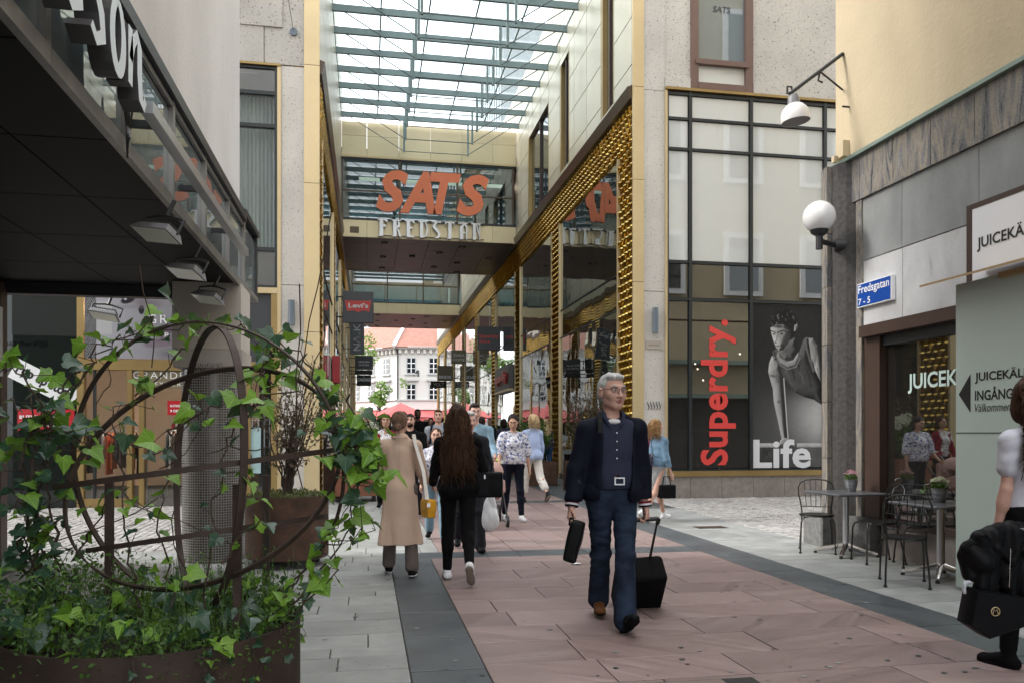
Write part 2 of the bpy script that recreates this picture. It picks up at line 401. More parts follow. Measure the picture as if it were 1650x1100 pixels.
M['greyslab'] = streak_stone('grey_facing', [(0.25, (0.17, 0.185, 0.185)), (0.5, (0.235, 0.245, 0.245)), (0.75, (0.3, 0.305, 0.3))], 0.5, 0.04, 1.3, turn=False, stretch=(1.2, 1.2, 0.5), dist=1.0, specks=False)
M['rough_granite'] = streak_stone('rough_granite', [(0.3, (0.11, 0.115, 0.11)), (0.5, (0.18, 0.18, 0.175)), (0.7, (0.25, 0.245, 0.235))], 0.85, 0.05, 12, turn=False, stretch=(1, 1, 1), dist=0.4, bump=0.8)
def mosaic():
    m, t, b = mk('mosaic_tiles')
    tc = ND(t, 'TexCoord').outputs['Object']; sep = ND(t, 'SeparateXYZ'); t.links.new(tc, sep.inputs[0])
    at = ND(t, 'Math', operation='ARCTAN2'); t.links.new(sep.outputs[1], at.inputs[0]); t.links.new(sep.outputs[0], at.inputs[1])
    mu = ND(t, 'Math', operation='MULTIPLY'); t.links.new(at.outputs[0], mu.inputs[0]); mu.inputs[1].default_value = 0.34
    cb = ND(t, 'CombineXYZ'); t.links.new(mu.outputs[0], cb.inputs[0]); t.links.new(sep.outputs[2], cb.inputs[1])
    br = ND(t, 'TexBrick', offset=0.0, squash=1.0); t.links.new(cb.outputs[0], br.inputs['Vector'])
    for k, v in (('Scale', 1.0), ('Mortar Size', 0.0042), ('Mortar Smooth', 0.1), ('Bias', 0.0), ('Brick Width', 0.0285), ('Row Height', 0.0285)): br.inputs[k].default_value = v
    br.inputs['Color1'].default_value = (0.035, 0.03, 0.03, 1); br.inputs['Color2'].default_value = (0.085, 0.072, 0.066, 1); br.inputs['Mortar'].default_value = (0.24, 0.225, 0.205, 1)
    t.links.new(br.outputs[0], b.inputs['Base Color']); t.links.new(mrange(t, br.outputs[1], 0, 1, 0.22, 0.8), b.inputs['Roughness'])
    inv = ND(t, 'Math', operation='SUBTRACT'); inv.inputs[0].default_value = 1; t.links.new(br.outputs[1], inv.inputs[1]); bumpn(t, b, inv.outputs[0], 0.6, 0.004)
    return m
M['mosaic'] = mosaic()
def leafmat(name, a, bcol, rough=0.35, vein=0):
    m, t, b = mk(name); r = randf(t)
    c = mixc(t, r, a, bcol); vec = coords(t, 'Object')
    c = mixc(t, mrange(t, noisef(t, vec, 30, 3), 0.35, 0.7, 0, 0.35), c, [x * 1.6 for x in bcol])
    if vein:
        sp = ND(t, 'SeparateXYZ'); t.links.new(vec, sp.inputs[0]); ab = ND(t, 'Math', operation='ABSOLUTE'); t.links.new(sp.outputs[0], ab.inputs[0])
        v1 = mrange(t, ab.outputs[0], 0.012, 0.03, 1, 0)
        for kk in (0.75, 1.6, -0.5):
            mm = ND(t, 'Math', operation='MULTIPLY'); t.links.new(ab.outputs[0], mm.inputs[0]); mm.inputs[1].default_value = kk
            sb = ND(t, 'Math', operation='SUBTRACT'); t.links.new(sp.outputs[1], sb.inputs[0]); t.links.new(mm.outputs[0], sb.inputs[1])
            a2 = ND(t, 'Math', operation='ABSOLUTE'); t.links.new(sb.outputs[0], a2.inputs[0]); v2 = mrange(t, a2.outputs[0], 0.012, 0.035, 1, 0)
            mx = ND(t, 'Math', operation='MAXIMUM'); t.links.new(v1, mx.inputs[0]); t.links.new(v2, mx.inputs[1]); v1 = mx.outputs[0]
        mq = ND(t, 'Math', operation='MULTIPLY'); t.links.new(v1, mq.inputs[0]); mq.inputs[1].default_value = vein
        c = mixc(t, mq.outputs[0], c, [min(1, x * 2.2 + 0.03) for x in bcol])
    out = t.nodes['Material Output']; t.links.new(c, b.inputs['Base Color']); b.inputs['Roughness'].default_value = rough
    tl = ND(t, 'BsdfTranslucent'); t.links.new(mixc(t, 0.5, c, (0.25, 0.4, 0.03)), tl.inputs[0])
    ms = ND(t, 'MixShader'); ms.inputs[0].default_value = 0.28
    t.links.new(b.outputs[0], ms.inputs[1]); t.links.new(tl.outputs[0], ms.inputs[2]); t.links.new(ms.outputs[0], out.inputs[0])
    return m
M['ivy_dark'] = leafmat('ivy_leaf_dark', (0.014, 0.045, 0.026), (0.04, 0.09, 0.055), 0.28, 0.6)
M['ivy_bright'] = leafmat('ivy_leaf_bright', (0.07, 0.17, 0.015), (0.17, 0.32, 0.035), 0.42, 0.35)
M['cover'] = leafmat('cover_leaf', (0.03, 0.075, 0.014), (0.09, 0.18, 0.035), 0.5)
M['shrub'] = leafmat('shrub_leaf', (0.06, 0.06, 0.03), (0.13, 0.14, 0.06), 0.5)
M['purple'] = leafmat('purple_leaf', (0.07, 0.045, 0.04), (0.15, 0.1, 0.08), 0.5)
M['treeleaf'] = leafmat('tree_leaf', (0.07, 0.13, 0.02), (0.17, 0.27, 0.05), 0.5)
M['hydrangea'] = leafmat('white_bloom', (0.55, 0.58, 0.42), (0.8, 0.8, 0.68), 0.6)
M['pink'] = leafmat('pink_bloom', (0.5, 0.2, 0.3), (0.75, 0.45, 0.55), 0.6)
M['stem'] = pmat('woody_stem', (0.05, 0.032, 0.022), 0.8, var=0.3, scale=20)
M['stem_green'] = pmat('green_stem', (0.09, 0.1, 0.045), 0.7, var=0.3, scale=20)
M['bark'] = pmat('bark', (0.07, 0.05, 0.035), 0.9, var=0.3, scale=10)
# ------------------------------------------------------------------ lettering
def text_mesh(s, name, mat, o, u, v, w=None, h=None, bold=0.0, shear=0.0, ext=0.002, space=1.0, parent=None, align='w', line=1.0):
    """Flat or raised lettering: o lower left corner, u / v unit directions, w / h size of the inked block."""
    cu = bpy.data.curves.new(name, 'FONT'); cu.body = s; cu.size = 1.0; cu.offset = bold; cu.shear = shear
    cu.space_character = space; cu.space_line = line; cu.resolution_u = 3
    ob = bpy.data.objects.new(name, cu); COL.objects.link(ob)
    dg = bpy.context.evaluated_depsgraph_get(); dg.update()
    me = bpy.data.meshes.new_from_object(ob.evaluated_get(dg)); bpy.data.objects.remove(ob); bpy.data.curves.remove(cu)
    n = len(me.vertices); co = np.empty(n * 3); me.vertices.foreach_get('co', co); co = co.reshape(-1, 3)
    fs = [tuple(p.vertices) for p in me.polygons]; bpy.data.meshes.remove(me)
    mn, mx = co.min(0), co.max(0); sz = mx - mn
    sx = (w / sz[0]) if w else (h / sz[1]); sy = (h / sz[1]) if h else sx
    o, u, v = Vector(o), Vector(u), Vector(v); nn = u.cross(v).normalized()
    b = MB(); a = [o + u * ((c[0]-mn[0])*sx) + v * ((c[1]-mn[1])*sy) for c in co]
    if ext > 0.004:
        k = len(a); b.v = [tuple(p + nn * ext) for p in a] + [tuple(p) for p in a]
        from collections import Counter
        ed = Counter()
        for f in fs:
            for i in range(len(f)): ed[(f[i], f[(i+1) % len(f)])] += 1
        b.f = list(fs); b.m = [0] * len(fs)
        for (i, j) in ed:
            if (j, i) not in ed: b.f.append((i, i + k, j + k, j)); b.m.append(1 if isinstance(mat, list) else 0)
    else:
        b.v = [tuple(p + nn * ext) for p in a]; b.f = fs; b.m = [0] * len(fs)
    return b.build(name, mat, parent)
UX, UY, UZ = Vector((1, 0, 0)), Vector((0, 1, 0)), Vector((0, 0, 1))

# ------------------------------------------------------------------ ground
b = MB()
ys = [-60, 12, 70, 120, 400]
for i in range(4):
    z0, z1 = gz(ys[i]) - 0.013, gz(min(ys[i+1], 120)) - 0.013
    if ys[i] >= 120: z0 = z1
    b.quad((-300, ys[i], z0), (300, ys[i], z0), (300, ys[i+1], z1), (-300, ys[i+1], z1))
b.build('ground', M['mortar'], kind='structure')

def unit_slab():
    b = MB(); e = 0.012
    vs = [(x, y, -1) for x, y in ((0,0),(1,0),(1,1),(0,1))] + [(x, y, -0.12) for x, y in ((0,0),(1,0),(1,1),(0,1))] + [(e,e,0),(1-e,e,0),(1-e,1-e,0),(e,1-e,0)]
    fs = [(0,1,5,4),(1,2,6,5),(2,3,7,6),(3,0,4,7),(4,5,9,8),(5,6,10,9),(6,7,11,10),(7,4,8,11),(8,9,10,11)]
    return b.add(vs, fs)
def paving(name, mat, rects, label_kind='slab', limit=290, gap=0.008, jit=0.0012, th=0.022):
    root = bpy.data.objects.new(name, None); COL.objects.link(root); root['kind'] = 'structure'; ORG[root] = Vector()
    me = unit_slab().mesh(label_kind, mat)
    def vis(r):
        x, y = (r[0]+r[1])/2, (r[2]+r[3])/2
        d = x * _s + y * _c; u = (x * _c - y * _s) / max(d, 0.1)
        inv = d > 4.0 and -0.68 < u < 0.68
        return (0 if inv else 1, math.hypot(x, y))
    rects = sorted(rects, key=vis); rest = MB(); base = unit_slab()
    for i, (x0, x1, y0, y1) in enumerate(rects):
        x0 += gap/2; x1 -= gap/2; y0 += gap/2; y1 -= gap/2
        if x1 - x0 < 0.03 or y1 - y0 < 0.03: continue
        z0 = gz(y0) + rnd.uniform(-jit, jit); z1 = z0 + gz(y1) - gz(y0)
        if i < limit:
            o = link(label_kind, me, root); o.location = (x0, y0, z0); o.scale = (x1-x0, y1-y0, th)
            o.rotation_euler = (math.atan2(z1-z0, y1-y0) + rnd.uniform(-.001, .001), rnd.uniform(-.001, .001), 0)
        else:
            rest.add([(x0+(x1-x0)*p[0], y0+(y1-y0)*p[1], z0+(z1-z0)*p[1]+th*p[2]) for p in base.v], base.f)
    if rest.v: rest.build(label_kind + '_remainder', mat, root, kind='stuff')
    return root
def rows_x(x0, x1, y0, y1, wmin, wmax, lmin, lmax):
    out = []; y = y0
    while y < y1 - 0.02:
        wd = min(rnd.uniform(wmin, wmax), y1 - y)
        if y1 - y - wd < wmin * 0.6: wd = y1 - y
        x = x0 - rnd.uniform(0, lmin) * 0.8
        while x < x1:
            l = rnd.uniform(lmin, lmax); a, c = max(x, x0), min(x + l, x1)
            if x1 - c < 0.12: c = x1; l = c - x + 1
            if c - a > 0.06: out.append((a, c, y, y + wd))
            x += l
        y += wd
    return out
def rows_y(x0, x1, y0, y1, wmin, wmax, lmin, lmax):
    return [(c, d, a, b2) for (a, b2, c, d) in rows_x(y0, y1, x0, x1, wmin, wmax, lmin, lmax)]
paving('red_paving', M['redstone'], rows_x(0.71, 4.0, -1.5, 9.13, 0.44, 0.56, 0.8, 1.5) + rows_y(0.85, 4.0, 9.6, 15.6, 0.42, 0.48, 0.55, 1.1) + rows_y(0.85, 4.0, 16.0, 64, 0.42, 0.48, 0.7, 1.3))
paving('dark_paving', M['slate'], rows_y(0.25, 0.71, -1.5, 9.13, 0.46, 0.46, 0.78, 0.84) + rows_y(4.0, 4.5, -1.5, 14.2, 0.5, 0.5, 0.78, 0.84)
       + rows_x(0.25, 4.0, 9.13, 9.6, 0.47, 0.47, 0.75, 0.85) + rows_x(0.85, 4.0, 15.6, 16.0, 0.4, 0.4, 0.75, 0.9) + rows_x(4.0, 5.46, 14.2, 64, 0.45, 0.6, 0.6, 0.9))
paving('grey_paving', M['greystone'], rows_x(-3.6, 0.25, -1.0, 9.6, 0.17, 0.42, 0.5, 1.3) + rows_x(4.5, 5.93, -1.0, 9.6, 0.2, 0.4, 0.5, 1.2)
       + rows_x(-1.4, 0.85, 9.6, 16.0, 0.3, 0.5, 0.5, 1.0) + rows_x(4.5, 5.75, 9.6, 14.2, 0.28, 0.45, 0.5, 1.0) + rows_x(-0.9, 0.85, 16.0, 64, 0.5, 0.8, 0.5, 1.0)
       + rows_x(-3.6, -1.4, 9.6, 10.3, 0.3, 0.36, 0.5, 1.0))
def cobbles(regs):
    root = bpy.data.objects.new('cobble_street', None); COL.objects.link(root); root['kind'] = 'structure'; ORG[root] = Vector()
    b = MB(); near = []; r2 = random.Random(4)
    for (x0, x1, y0, y1) in regs:
        # segmental arcs of small setts
        W = 1.5; nx = int(math.ceil((x1 - x0) / W))
        for k in range(nx):
            cx = x0 + (k + 0.5) * W
            y = y0 - 0.7
            while y < y1 + 0.2:
                n = 14
                for j in range(n):
                    t = (j + 0.5) / n * 2 - 1
                    px = cx + t * W / 2 + r2.uniform(-.006, .006); py = y + 0.42 * (1 - t * t) + r2.uniform(-.008, .008)
                    if not (x0 < px < x1 and y0 < py < y1): continue
                    near.append((px, py, 0.048 * r2.uniform(.88, 1), 0.05 * r2.uniform(.85, 1), math.atan(-0.84 * t / (W / 2) * 0.5), r2.uniform(-.006, .004)))
                y += 0.107
    base = [(-1,-1,-1),(1,-1,-1),(1,1,-1),(-1,1,-1),(-1,-1,-.3),(1,-1,-.3),(1,1,-.3),(-1,1,-.3),(-.7,-.7,0),(.7,-.7,0),(.7,.7,0),(-.7,.7,0)]
    fs = [(4,5,9,8),(5,6,10,9),(6,7,11,10),(7,4,8,11),(8,9,10,11),(0,1,5,4),(1,2,6,5),(2,3,7,6),(3,0,4,7)]
    near.sort(key=lambda q: math.hypot(q[0]-1.5, q[1]))
    me = MB().add(base, fs).mesh('cobble', M['cobble'])
    for i, (px, py, a, c, r, dz) in enumerate(near):
        if i < 280:
            o = link('cobble', me, root); o.location = (px, py, gz(py) + 0.006 + dz); o.scale = (a, c, 0.025); o.rotation_euler = (0, 0, r)
        else:
            ca, sa = math.cos(r), math.sin(r)
            b.add([(px + p[0]*a*ca - p[1]*c*sa, py + p[0]*a*sa + p[1]*c*ca, gz(py) + 0.006 + dz + p[2]*0.025) for p in base], fs)
    b.build('cobble_remainder', M['cobble'], root, kind='stuff')
cobbles([(5.75, 13.5, 9.7, 15.95), (-9.0, -1.4, 10.3, 15.95)])
# covers in the paving
t = thing('manhole_cover', 'round iron manhole cover set in the grey paving left of the walking women', 'manhole cover', onZ(612, 853))
b = MB(); b.lathe([(0.30, 0.003), (0.30, 0.007), (0.0, 0.008)], 28, (0, 0, 0), cap1=False); b.build('lid', M['darkmetal'], t)
b = MB(); b.lathe([(0.305, 0.002), (0.31, 0.009), (0.37, 0.009), (0.375, 0.002)], 28, cap0=False, cap1=False); b.build('rim', M['rough_granite'], t)
for o in t.children: ORG[o] = Vector()
t = thing('drain_grate', 'small rectangular rusty drain grate in the grey paving on the right', 'drain grate', onZ(1145, 849))
B((-0.24, -0.13, 0.001), (0.24, 0.13, 0.005)).build('grate_frame', M['corten'], None)
o = bpy.data.objects['grate_frame']; o.parent = t
for k in range(7):
    o = B((-0.21 + k*0.065, -0.11, 0.005), (-0.18 + k*0.065, 0.11, 0.010)).build('bar', M['corten_dark']); o.parent = t
def litter(px, py, s, mat, label, name):
    p = onZ(px, py); b = MB(); r2 = random.Random(int(px))
    n = 9; vs = [(p.x + s * math.cos(6.28*k/n) * r2.uniform(.5, 1.1), p.y + s * .5 * math.sin(6.28*k/n) * r2.uniform(.5, 1.1), 0.004 + r2.uniform(0, s*.25)) for k in range(n)] + [(p.x, p.y, 0.004 + s * .3)]
    b.add(vs, [(k, (k+1) % n, n) for k in range(n)]); o = b.build(name, mat); tag(o, label, 'litter')
litter(928, 909, 0.07, M['white'], 'crumpled white paper scrap on the red paving beside the suitcase man', 'paper_scrap')
litter(1326, 885, 0.025, M['corten'], 'small brown dry leaf on paving by the cafe chair leg', 'dry_leaf')
rg = random.Random(5)
b = MB()
for k in range(260):
    x, y, s = rg.uniform(-1, 5.2), 4.2 + 10*rg.random()**1.6, rg.uniform(0.008, 0.026)
    n = 8; c = [(x + s*math.cos(6.28*q/n)*rg.uniform(.6, 1.1), y + s*.8*math.sin(6.28*q/n)*rg.uniform(.6, 1.1), 0.0035) for q in range(n)]
    b.cur = 0 if k % 3 else 1; b.add(c, [tuple(range(n))])
b.build('gum_spots', [M['slate'], M['greystone']], kind='stuff')
# broken corner of a slab at the near edge
t = thing('access_cover', 'sunken slab cover with dark open joints at the near edge of the red paving', 'access cover', onZ(1110, 1100))
o = B((-0.36, -0.22, 0.002), (0.4, 0.03, 0.006)).build('joint', M['black']); o.parent = t
o = B((-0.31, -0.2, 0.004), (0.2, 0.012, 0.0105)).build('lid', M['redstone']); o.parent = t
# ------------------------------------------------------------------ department store: front with the big window (Y = YF) and arcade side
YF, XR, XL = 16.0, 5.48, -0.92
def zy(px, py, Y=YF): return onY(px, py, Y).z
def xy(px, py, Y=YF): return onY(px, py, Y).x
st = thing('department_store', 'pale speckled concrete corner building with tall black framed shop windows', 'building', (XR, YF, 0))
xg0, xg1, xp1 = XR, xy(1037, 500), xy(1071, 500)
m1, m2, m3 = xy(1112, 500), xy(1210, 500), xy(1329, 500)
XE = 15.0
zt, zs, zpl = zy(1085, 151), zy(1085, 758), zy(1085, 767)
B((xg1, YF, -0.1), (xp1, YF + 0.5, zy(1050, 470))).build('pier', M['concrete'], st)
B((xg1, YF, zy(1050, 470) + 0.012), (xp1, YF + 0.5, zy(1050, 146))).build('pier', M['concrete'], st)
B((xg1, YF + 0.004, zy(1050, 146) + 0.012), (xp1, YF + 0.5, 15)).build('pier', M['concrete'], st)
for z0, z1 in ((-0.1, 4.6), (4.61, 6.75), (6.76, 8.7), (8.71, 15)):
    B((xg0, YF - 0.03, z0), (xg1 - 0.002, YF + 0.035, z1)).build('corner_strip', M['gold_strip'], st)
# upper wall around the brown window
wx0, wx1, wz0 = xy(1113, 100), xy(1213, 100), zy(1113, 143)
B((xp1 + 0.01, YF + 0.03, zt + 0.12), (wx0, YF + 0.5, 15)).build('wall', M['concrete'], st)
B((wx1, YF + 0.03, zt + 0.12), (XE, YF + 0.5, 15)).build('wall', M['concrete'], st)
B((wx0, YF + 0.3, zt + 0.12), (wx1, YF + 0.5, 15)).build('wall', M['concrete'], st)
B((xp1 + 0.01, YF - 0.02, zt + 0.12), (wx0 - 0.01, YF + 0.03, zt + 0.33)).build('string_course', M['concrete'], st)
B((wx1 + 0.01, YF - 0.02, zt + 0.12), (XE, YF + 0.03, zt + 0.33)).build('string_course', M['concrete'], st)
B((xp1 + 0.005, YF - 0.07, zt + 0.06), (XE, YF + 0.1, zt + 0.115)).build('gold_trim', M['gold_dull'], st)
wf = B((wx0, YF - 0.02, wz0), (wx0 + 0.17, YF + 0.2, 13.2)).build('window', M['winbrown'], st)
def sub(b, name, mat, par): return b.build(name, mat, par)
sub(B((wx1 - 0.17, YF - 0.02, wz0), (wx1, YF + 0.2, 13.2)), 'frame', M['winbrown'], wf)
sub(B((wx0 + 0.17, YF - 0.035, wz0), (wx1 - 0.17, YF + 0.2, wz0 + 0.14)), 'sill', M['winbrown'], wf)
sub(B((wx0 + 0.1, YF - 0.05, zy(1113, 103)), (wx1 - 0.1, YF + 0.2, zy(1113, 95))), 'transom', M['winbrown'], wf)
sub(B((wx0 + 0.17, YF + 0.06, wz0 + 0.14), (wx1 - 0.17, YF + 0.1, zy(1113, 103))), 'panel', M['frost'], wf)
sub(B((wx0 + 0.17, YF + 0.06, zy(1113, 95)), (wx1 - 0.17, YF + 0.1, 13.2)), 'pane', M['greenglass'], wf)
text_mesh('SATS', 'lettering', M['charcoal'], (xy(1150, 18), YF + 0.058, zy(1150, 18)), UX, UZ, h=0.14, bold=0.03, shear=0.2, parent=wf)
# glazing grid
cols = [xp1 + 0.05, m1, m2, m3, m3 + (m2 - m1), m3 + 2 * (m2 - m1)]
zr = [zs, zy(1085, 482), zy(1085, 422), zy(1085, 240), zy(1085, 191), zt]
B((xp1 + 0.002, YF - 0.04, zs), (xp1 + 0.05, YF + 0.12, zt + 0.05)).build('gold_frame', M['gold_strip'], st)
B((xp1, YF - 0.06, zpl), (XE, YF + 0.12, zs - 0.003)).build('sill', M['gold_dull'], st)
for i, x in enumerate(cols):
    hw = 0.034 if i else 0.03
    B((x - hw + (0.035 if not i else 0), YF - 0.03, zs), (x + hw, YF + 0.1, zt + 0.05)).build('mullion', M['blackframe'], st)
for j, z in enumerate(zr):
    for i in range(len(cols) - 1):
        B((cols[i] + 0.034, YF - 0.02, z - (0.0 if j == 0 else 0.028)), (cols[i+1] - 0.034, YF + 0.1, z + 0.03)).build('transom', M['blackframe'], st)
for j in range(5):
    for i in range(5):
        mat = M['dimglass'] if j < 2 else M['frost']
        b = B((cols[i] + 0.05, YF + 0.02, zr[j] + 0.045), (cols[i+1] - 0.05, YF + 0.035, zr[j+1] - 0.04))
        b.build('pane', mat, st)
# plinth slabs
px_ = [1071, 1112, 1162, 1213, 1263, 1313, 1363, 1413, 1463]
for i in range(len(px_) - 1):
    B((xy(px_[i], 790) + 0.004, YF - 0.03, -0.1), (xy(px_[i+1], 790) - 0.004, YF + 0.2, zpl - 0.004)).build('plinth_slab', M['plinth'], st)
# room behind the big window
b = MB(); y0, y1 = YF + 0.25, YF + 5.0
x0, x1 = xp1 + 0.05, m3 + 3
b.quad((x0, y1, 0.1), (x1, y1, 0.1), (x1, y1, 5.2), (x0, y1, 5.2))
b.quad((x0, y0, 0.1), (x0, y1, 0.1), (x0, y1, 5.2), (x0, y0, 5.2))
b.quad((x1, y0, 0.1), (x1, y1, 0.1), (x1, y1, 5.2), (x1, y0, 5.2))
b.quad((x0, y0, 0.1), (x1, y0, 0.1), (x1, y1, 0.1), (x0, y1, 0.1)); b.quad((x0, y0, 5.2), (x1, y0, 5.2), (x1, y1, 5.2), (x0, y1, 5.2))
b.build('interior', M['blackroom'], st)
lampm = emat('spot_lamp', (1.0, 0.86, 0.66), 7.0)
for px, py in ((1124, 594), (1133, 612), (1192, 570), (1120, 586)):
    p = onY(px, py, YF + rnd.uniform(2.5, 4.5)); MB().sphere(p, 0.022, 10, 6).build('ceiling_spot', lampm, st)
# simple clothes rail and display inside the window
b = MB(); b.tube([(x0 + 0.7, YF + 2.2, 1.5), (x0 + 2.2, YF + 2.2, 1.5)], 0.015); b.tube([(x0 + .7, YF + 2.2, .1), (x0 + .7, YF + 2.2, 1.5)], .015); b.tube([(x0 + 2.2, YF + 2.2, .1), (x0 + 2.2, YF + 2.2, 1.5)], .015)
cr = thing('clothes_rail', 'clothes rail dimly seen inside the window behind the tall red lettering', 'clothes rail', (x0 + 1.4, YF + 2.2, .1)); b.build('rail', M['alu'], cr)
for k in range(14):
    xx = x0 + .78 + k * .1; B((xx, YF + 1.95, .6 + .1 * (k % 3)), (xx + .05, YF + 2.45, 1.46)).build('garment', M[('charcoal', 'slateblue', 'redsign', 'taupe')[k % 4]], cr)
# block behind the front so nothing is hollow from the side
B((x0 - 0.1, YF + 5.02, 0), (XE, YF + 9, 15)).build('rear_wall', M['blackroom'], st)

# ------------------------------------------------------------------ arcade walls
M['gold_back'] = pmat('gold_backing', (.3, .19, .045), .45, metal=.7, var=.15)
YP = [16.05, 22.55, 28.6, 34.3, 39.9, 45.6, 51.3, 57.0, 62.6]
PW = 0.95
ZF0, ZF1, ZTOP = 7.52, 8.42, 12.55
def arcade(X, s, root, nlim):
    """One side of the covered lane: s = +1 wall on the right of the lane, -1 on the left."""
    def bx(xa, xb, ya, yb, za, zb): return B((X + s*xa, ya, za), (X + s*xb, yb, zb))
    Yend = 63.6
    bx(0.125, 0.45, YF + 0.037, YF + 0.515, -0.1, ZF0 - .01).build('wall_core', M['ledge'], root); bx(0.5, 1.2, YF + 0.5, Yend, -0.1, 14).build('wall_core', M['blackroom'], root)
    bx(0.12, 0.5, YF + 0.05, Yend, ZF1 + .3, 14).build('wall_core', M['ledge'], root); bx(0.075, 0.5, YF + 0.03, Yend, ZF0, ZF1 + .29).build('frieze_back', M['gold_back'], root)
    for y in YP:
        bx(0.06, 0.5, y + 0.01, y + PW, -0.1, ZF0).build('pilaster', M['gold_back'], root)
        for yy in (y - 0.05, y + PW + 0.005):
            if yy > YF: bx(-0.015, 0.055, yy, yy + 0.045, -0.05, ZF0).build('gold_post', M['gold_strip'], root)
    # scales
    sm = MB(); w2, h = 0.105, 0.17
    # folded shingle: flush at the top, its tip standing out
    vs = [(0, -w2, -0.02), (0, w2, -0.02), (-0.04, -w2*.75, -0.055), (-0.04, w2*.75, -0.055), (-0.07, 0, -0.045), (-0.045, 0, -0.175), (-0.035, 0, -0.008), (0.0, 0, -0.155)]
    fs = [(0, 2, 4, 6), (6, 4, 3, 1), (2, 5, 4), (4, 5, 3), (0, 7, 5, 2), (1, 3, 5, 7)]
    if s < 0: vs = [(-x, y, z) for x, y, z in vs]; fs = [f[::-1] for f in fs]
    me = sm.add(vs, fs).mesh('scale', M['scale'])
    pos = []
    for q, y in enumerate(YP):
        for r in range(int(ZF0 / 0.165)):
            for c in range(4):
                yy = y + 0.11 + c * 0.225 + (0.1125 if r % 2 else 0.0)
                if yy < y + PW + 0.02: pos.append((yy, 0.25 + r * 0.165))
    nr = 6
    for r in range(nr):
        yy = YF + 0.15 + (0.11 if r % 2 else 0)
        while yy < Yend - 0.2:
            pos.append((yy, ZF0 + 0.16 + r * (ZF1 - ZF0 - 0.01) / nr)); yy += 0.22
    pos.sort(key=lambda q: q[0])
    rest = MB()
    for i, (yy, zz) in enumerate(pos):
        if i < nlim:
            o = link('scale', me, root); o.location = Vector((X + s*0.055, yy, zz)) - ORG[root]
            o.rotation_euler = (rnd.uniform(-.06, .06), rnd.uniform(-.12, .12), rnd.uniform(-.16, .16))
        else: rest.add([(X + s*0.055 + v[0], yy + v[1], zz + v[2]) for v in vs], fs)
    rest.build('scale_cladding', M['scale'], root, kind='stuff')
    # glazing bays
    for i in range(len(YP) - 1):
        ya, yb = YP[i] + PW + 0.06, YP[i+1] - 0.06
        n = 5; zz = [0.25, 4.2, 4.98, ZF0]
        bx(0.0, 0.5, ya, yb, -0.1, 0.22 + gz(ya)).build('plinth_slab', M['ledge'], root)
        for z in zz[1:3]: bx(0.02, 0.05, ya, yb, z - 0.014, z + 0.014).build('transom', M['blackframe'], root)
        for j in range(3):
            for k in range(n):
                p0, p1 = ya + (yb-ya)*k/n, ya + (yb-ya)*(k+1)/n
                c = Vector((X + s*0.05, (p0+p1)/2, (zz[j]+zz[j+1])/2))
                rot = Matrix.Rotation(rnd.uniform(-.006, .006), 3, 'Z') @ Matrix.Rotation(rnd.uniform(-.004, .004), 3, 'Y')
                b = MB().obox(c, (0.006, (p1-p0)/2 - 0.006, (zz[j+1]-zz[j])/2 - 0.012), rot)
                b.build('pane', M['mirror'], root)
    # ledge under the upper wall
    b = MB(); prof = [(0.12, ZF1 + 0.02), (-0.04, ZF1 + 0.06), (-0.10, ZF1 + 0.30), (-0.02, ZF1 + 0.33), (0.12, ZF1 + 0.33)]
    k = len(prof)
    b.add([(X + s*p[0], y, p[1]) for y in (YF + 0.05, Yend) for p in prof], [(i, (i+1) % k, k + (i+1) % k, k + i) for i in range(k)] + [tuple(range(k)), tuple(range(2*k-1, k-1, -1))])
    b.build('ledge', M['ledge'], root)
    return bx
ar = thing('arcade_side_wall', 'arcade side wall on the right, gold scale cladding around mirror glass bays', 'building', (XR, YF + 1, 0), 'side walls of the covered arcade')
bx = arcade(XR, 1, ar, 290)
# upper wall, right: champagne panels with slit windows
def yX(px, X=XR): return onX(px, 300, X).y
slits = [(yX(989), yX(968), 8.9, 15), (yX(917), yX(902), 8.95, 12.0), (yX(884), yX(851), 8.85, 11.6)]
zrow = [8.77, 9.2, 10.2, 11.2, 12.2, 13.2, 14.2]
ycuts = [YF + 0.05]
y = YF + 0.05
edges = sorted([e for sl in slits for e in sl[:2]])
cur = YF + 0.05
while cur < 63.5:
    nxt = cur + 1.25
    for e in edges:
        if cur + 0.05 < e <= nxt + 0.35: nxt = e; break
    ycuts.append(min(nxt, 63.6)); cur = nxt
for i in range(len(ycuts) - 1):
    ya, yb = ycuts[i] + 0.012, ycuts[i+1] - 0.012
    yc = (ya + yb) / 2
    for j in range(len(zrow) - 1):
        sh = 0.0 if (i % 2 == 0 or j == 0) else 0.0
        za, zb = zrow[j] + 0.012, zrow[j+1] - 0.012
        hit = [sl for sl in slits if sl[0] - 0.02 < yc < sl[1] + 0.02]
        if hit:
            sl = hit[0]
            if za >= sl[2] and zb <= sl[3]: continue
            if za < sl[2] < zb: zb = sl[2] - 0.007
            elif za < sl[3] < zb: za = sl[3] + 0.007
        if 29.2 < yc < 35.5 and j < 3: continue
        if yc > 36 and j > 3: continue
        bx(0.0, 0.1, ya, yb, za, zb).build('panel', M['champagne'], ar)
for (ya, yb, za, zb) in slits:
    wn = bx(0.10, 0.13, ya, yb, za, zb).build('window', M['darkglass'], ar)
    bx(-0.004, 0.1, ya, ya + 0.05, za, zb).build('frame', M['gold_dull'], wn)
    bx(0.0, 0.1, yb - 0.16, yb, za, zb).build('reveal', M['gold_dull'], wn)
    bx(0.04, 0.1, ya + (yb-ya)*0.45, ya + (yb-ya)*0.45 + 0.06, za, zb).build('mullion', M['brownmetal'], wn)
al = thing('arcade_side_wall', 'arcade side wall on the left, gold scale cladding seen at a grazing angle', 'building', (XL, YF + 1, 0), 'side walls of the covered arcade')
bx = arcade(XL, -1, al, 150)
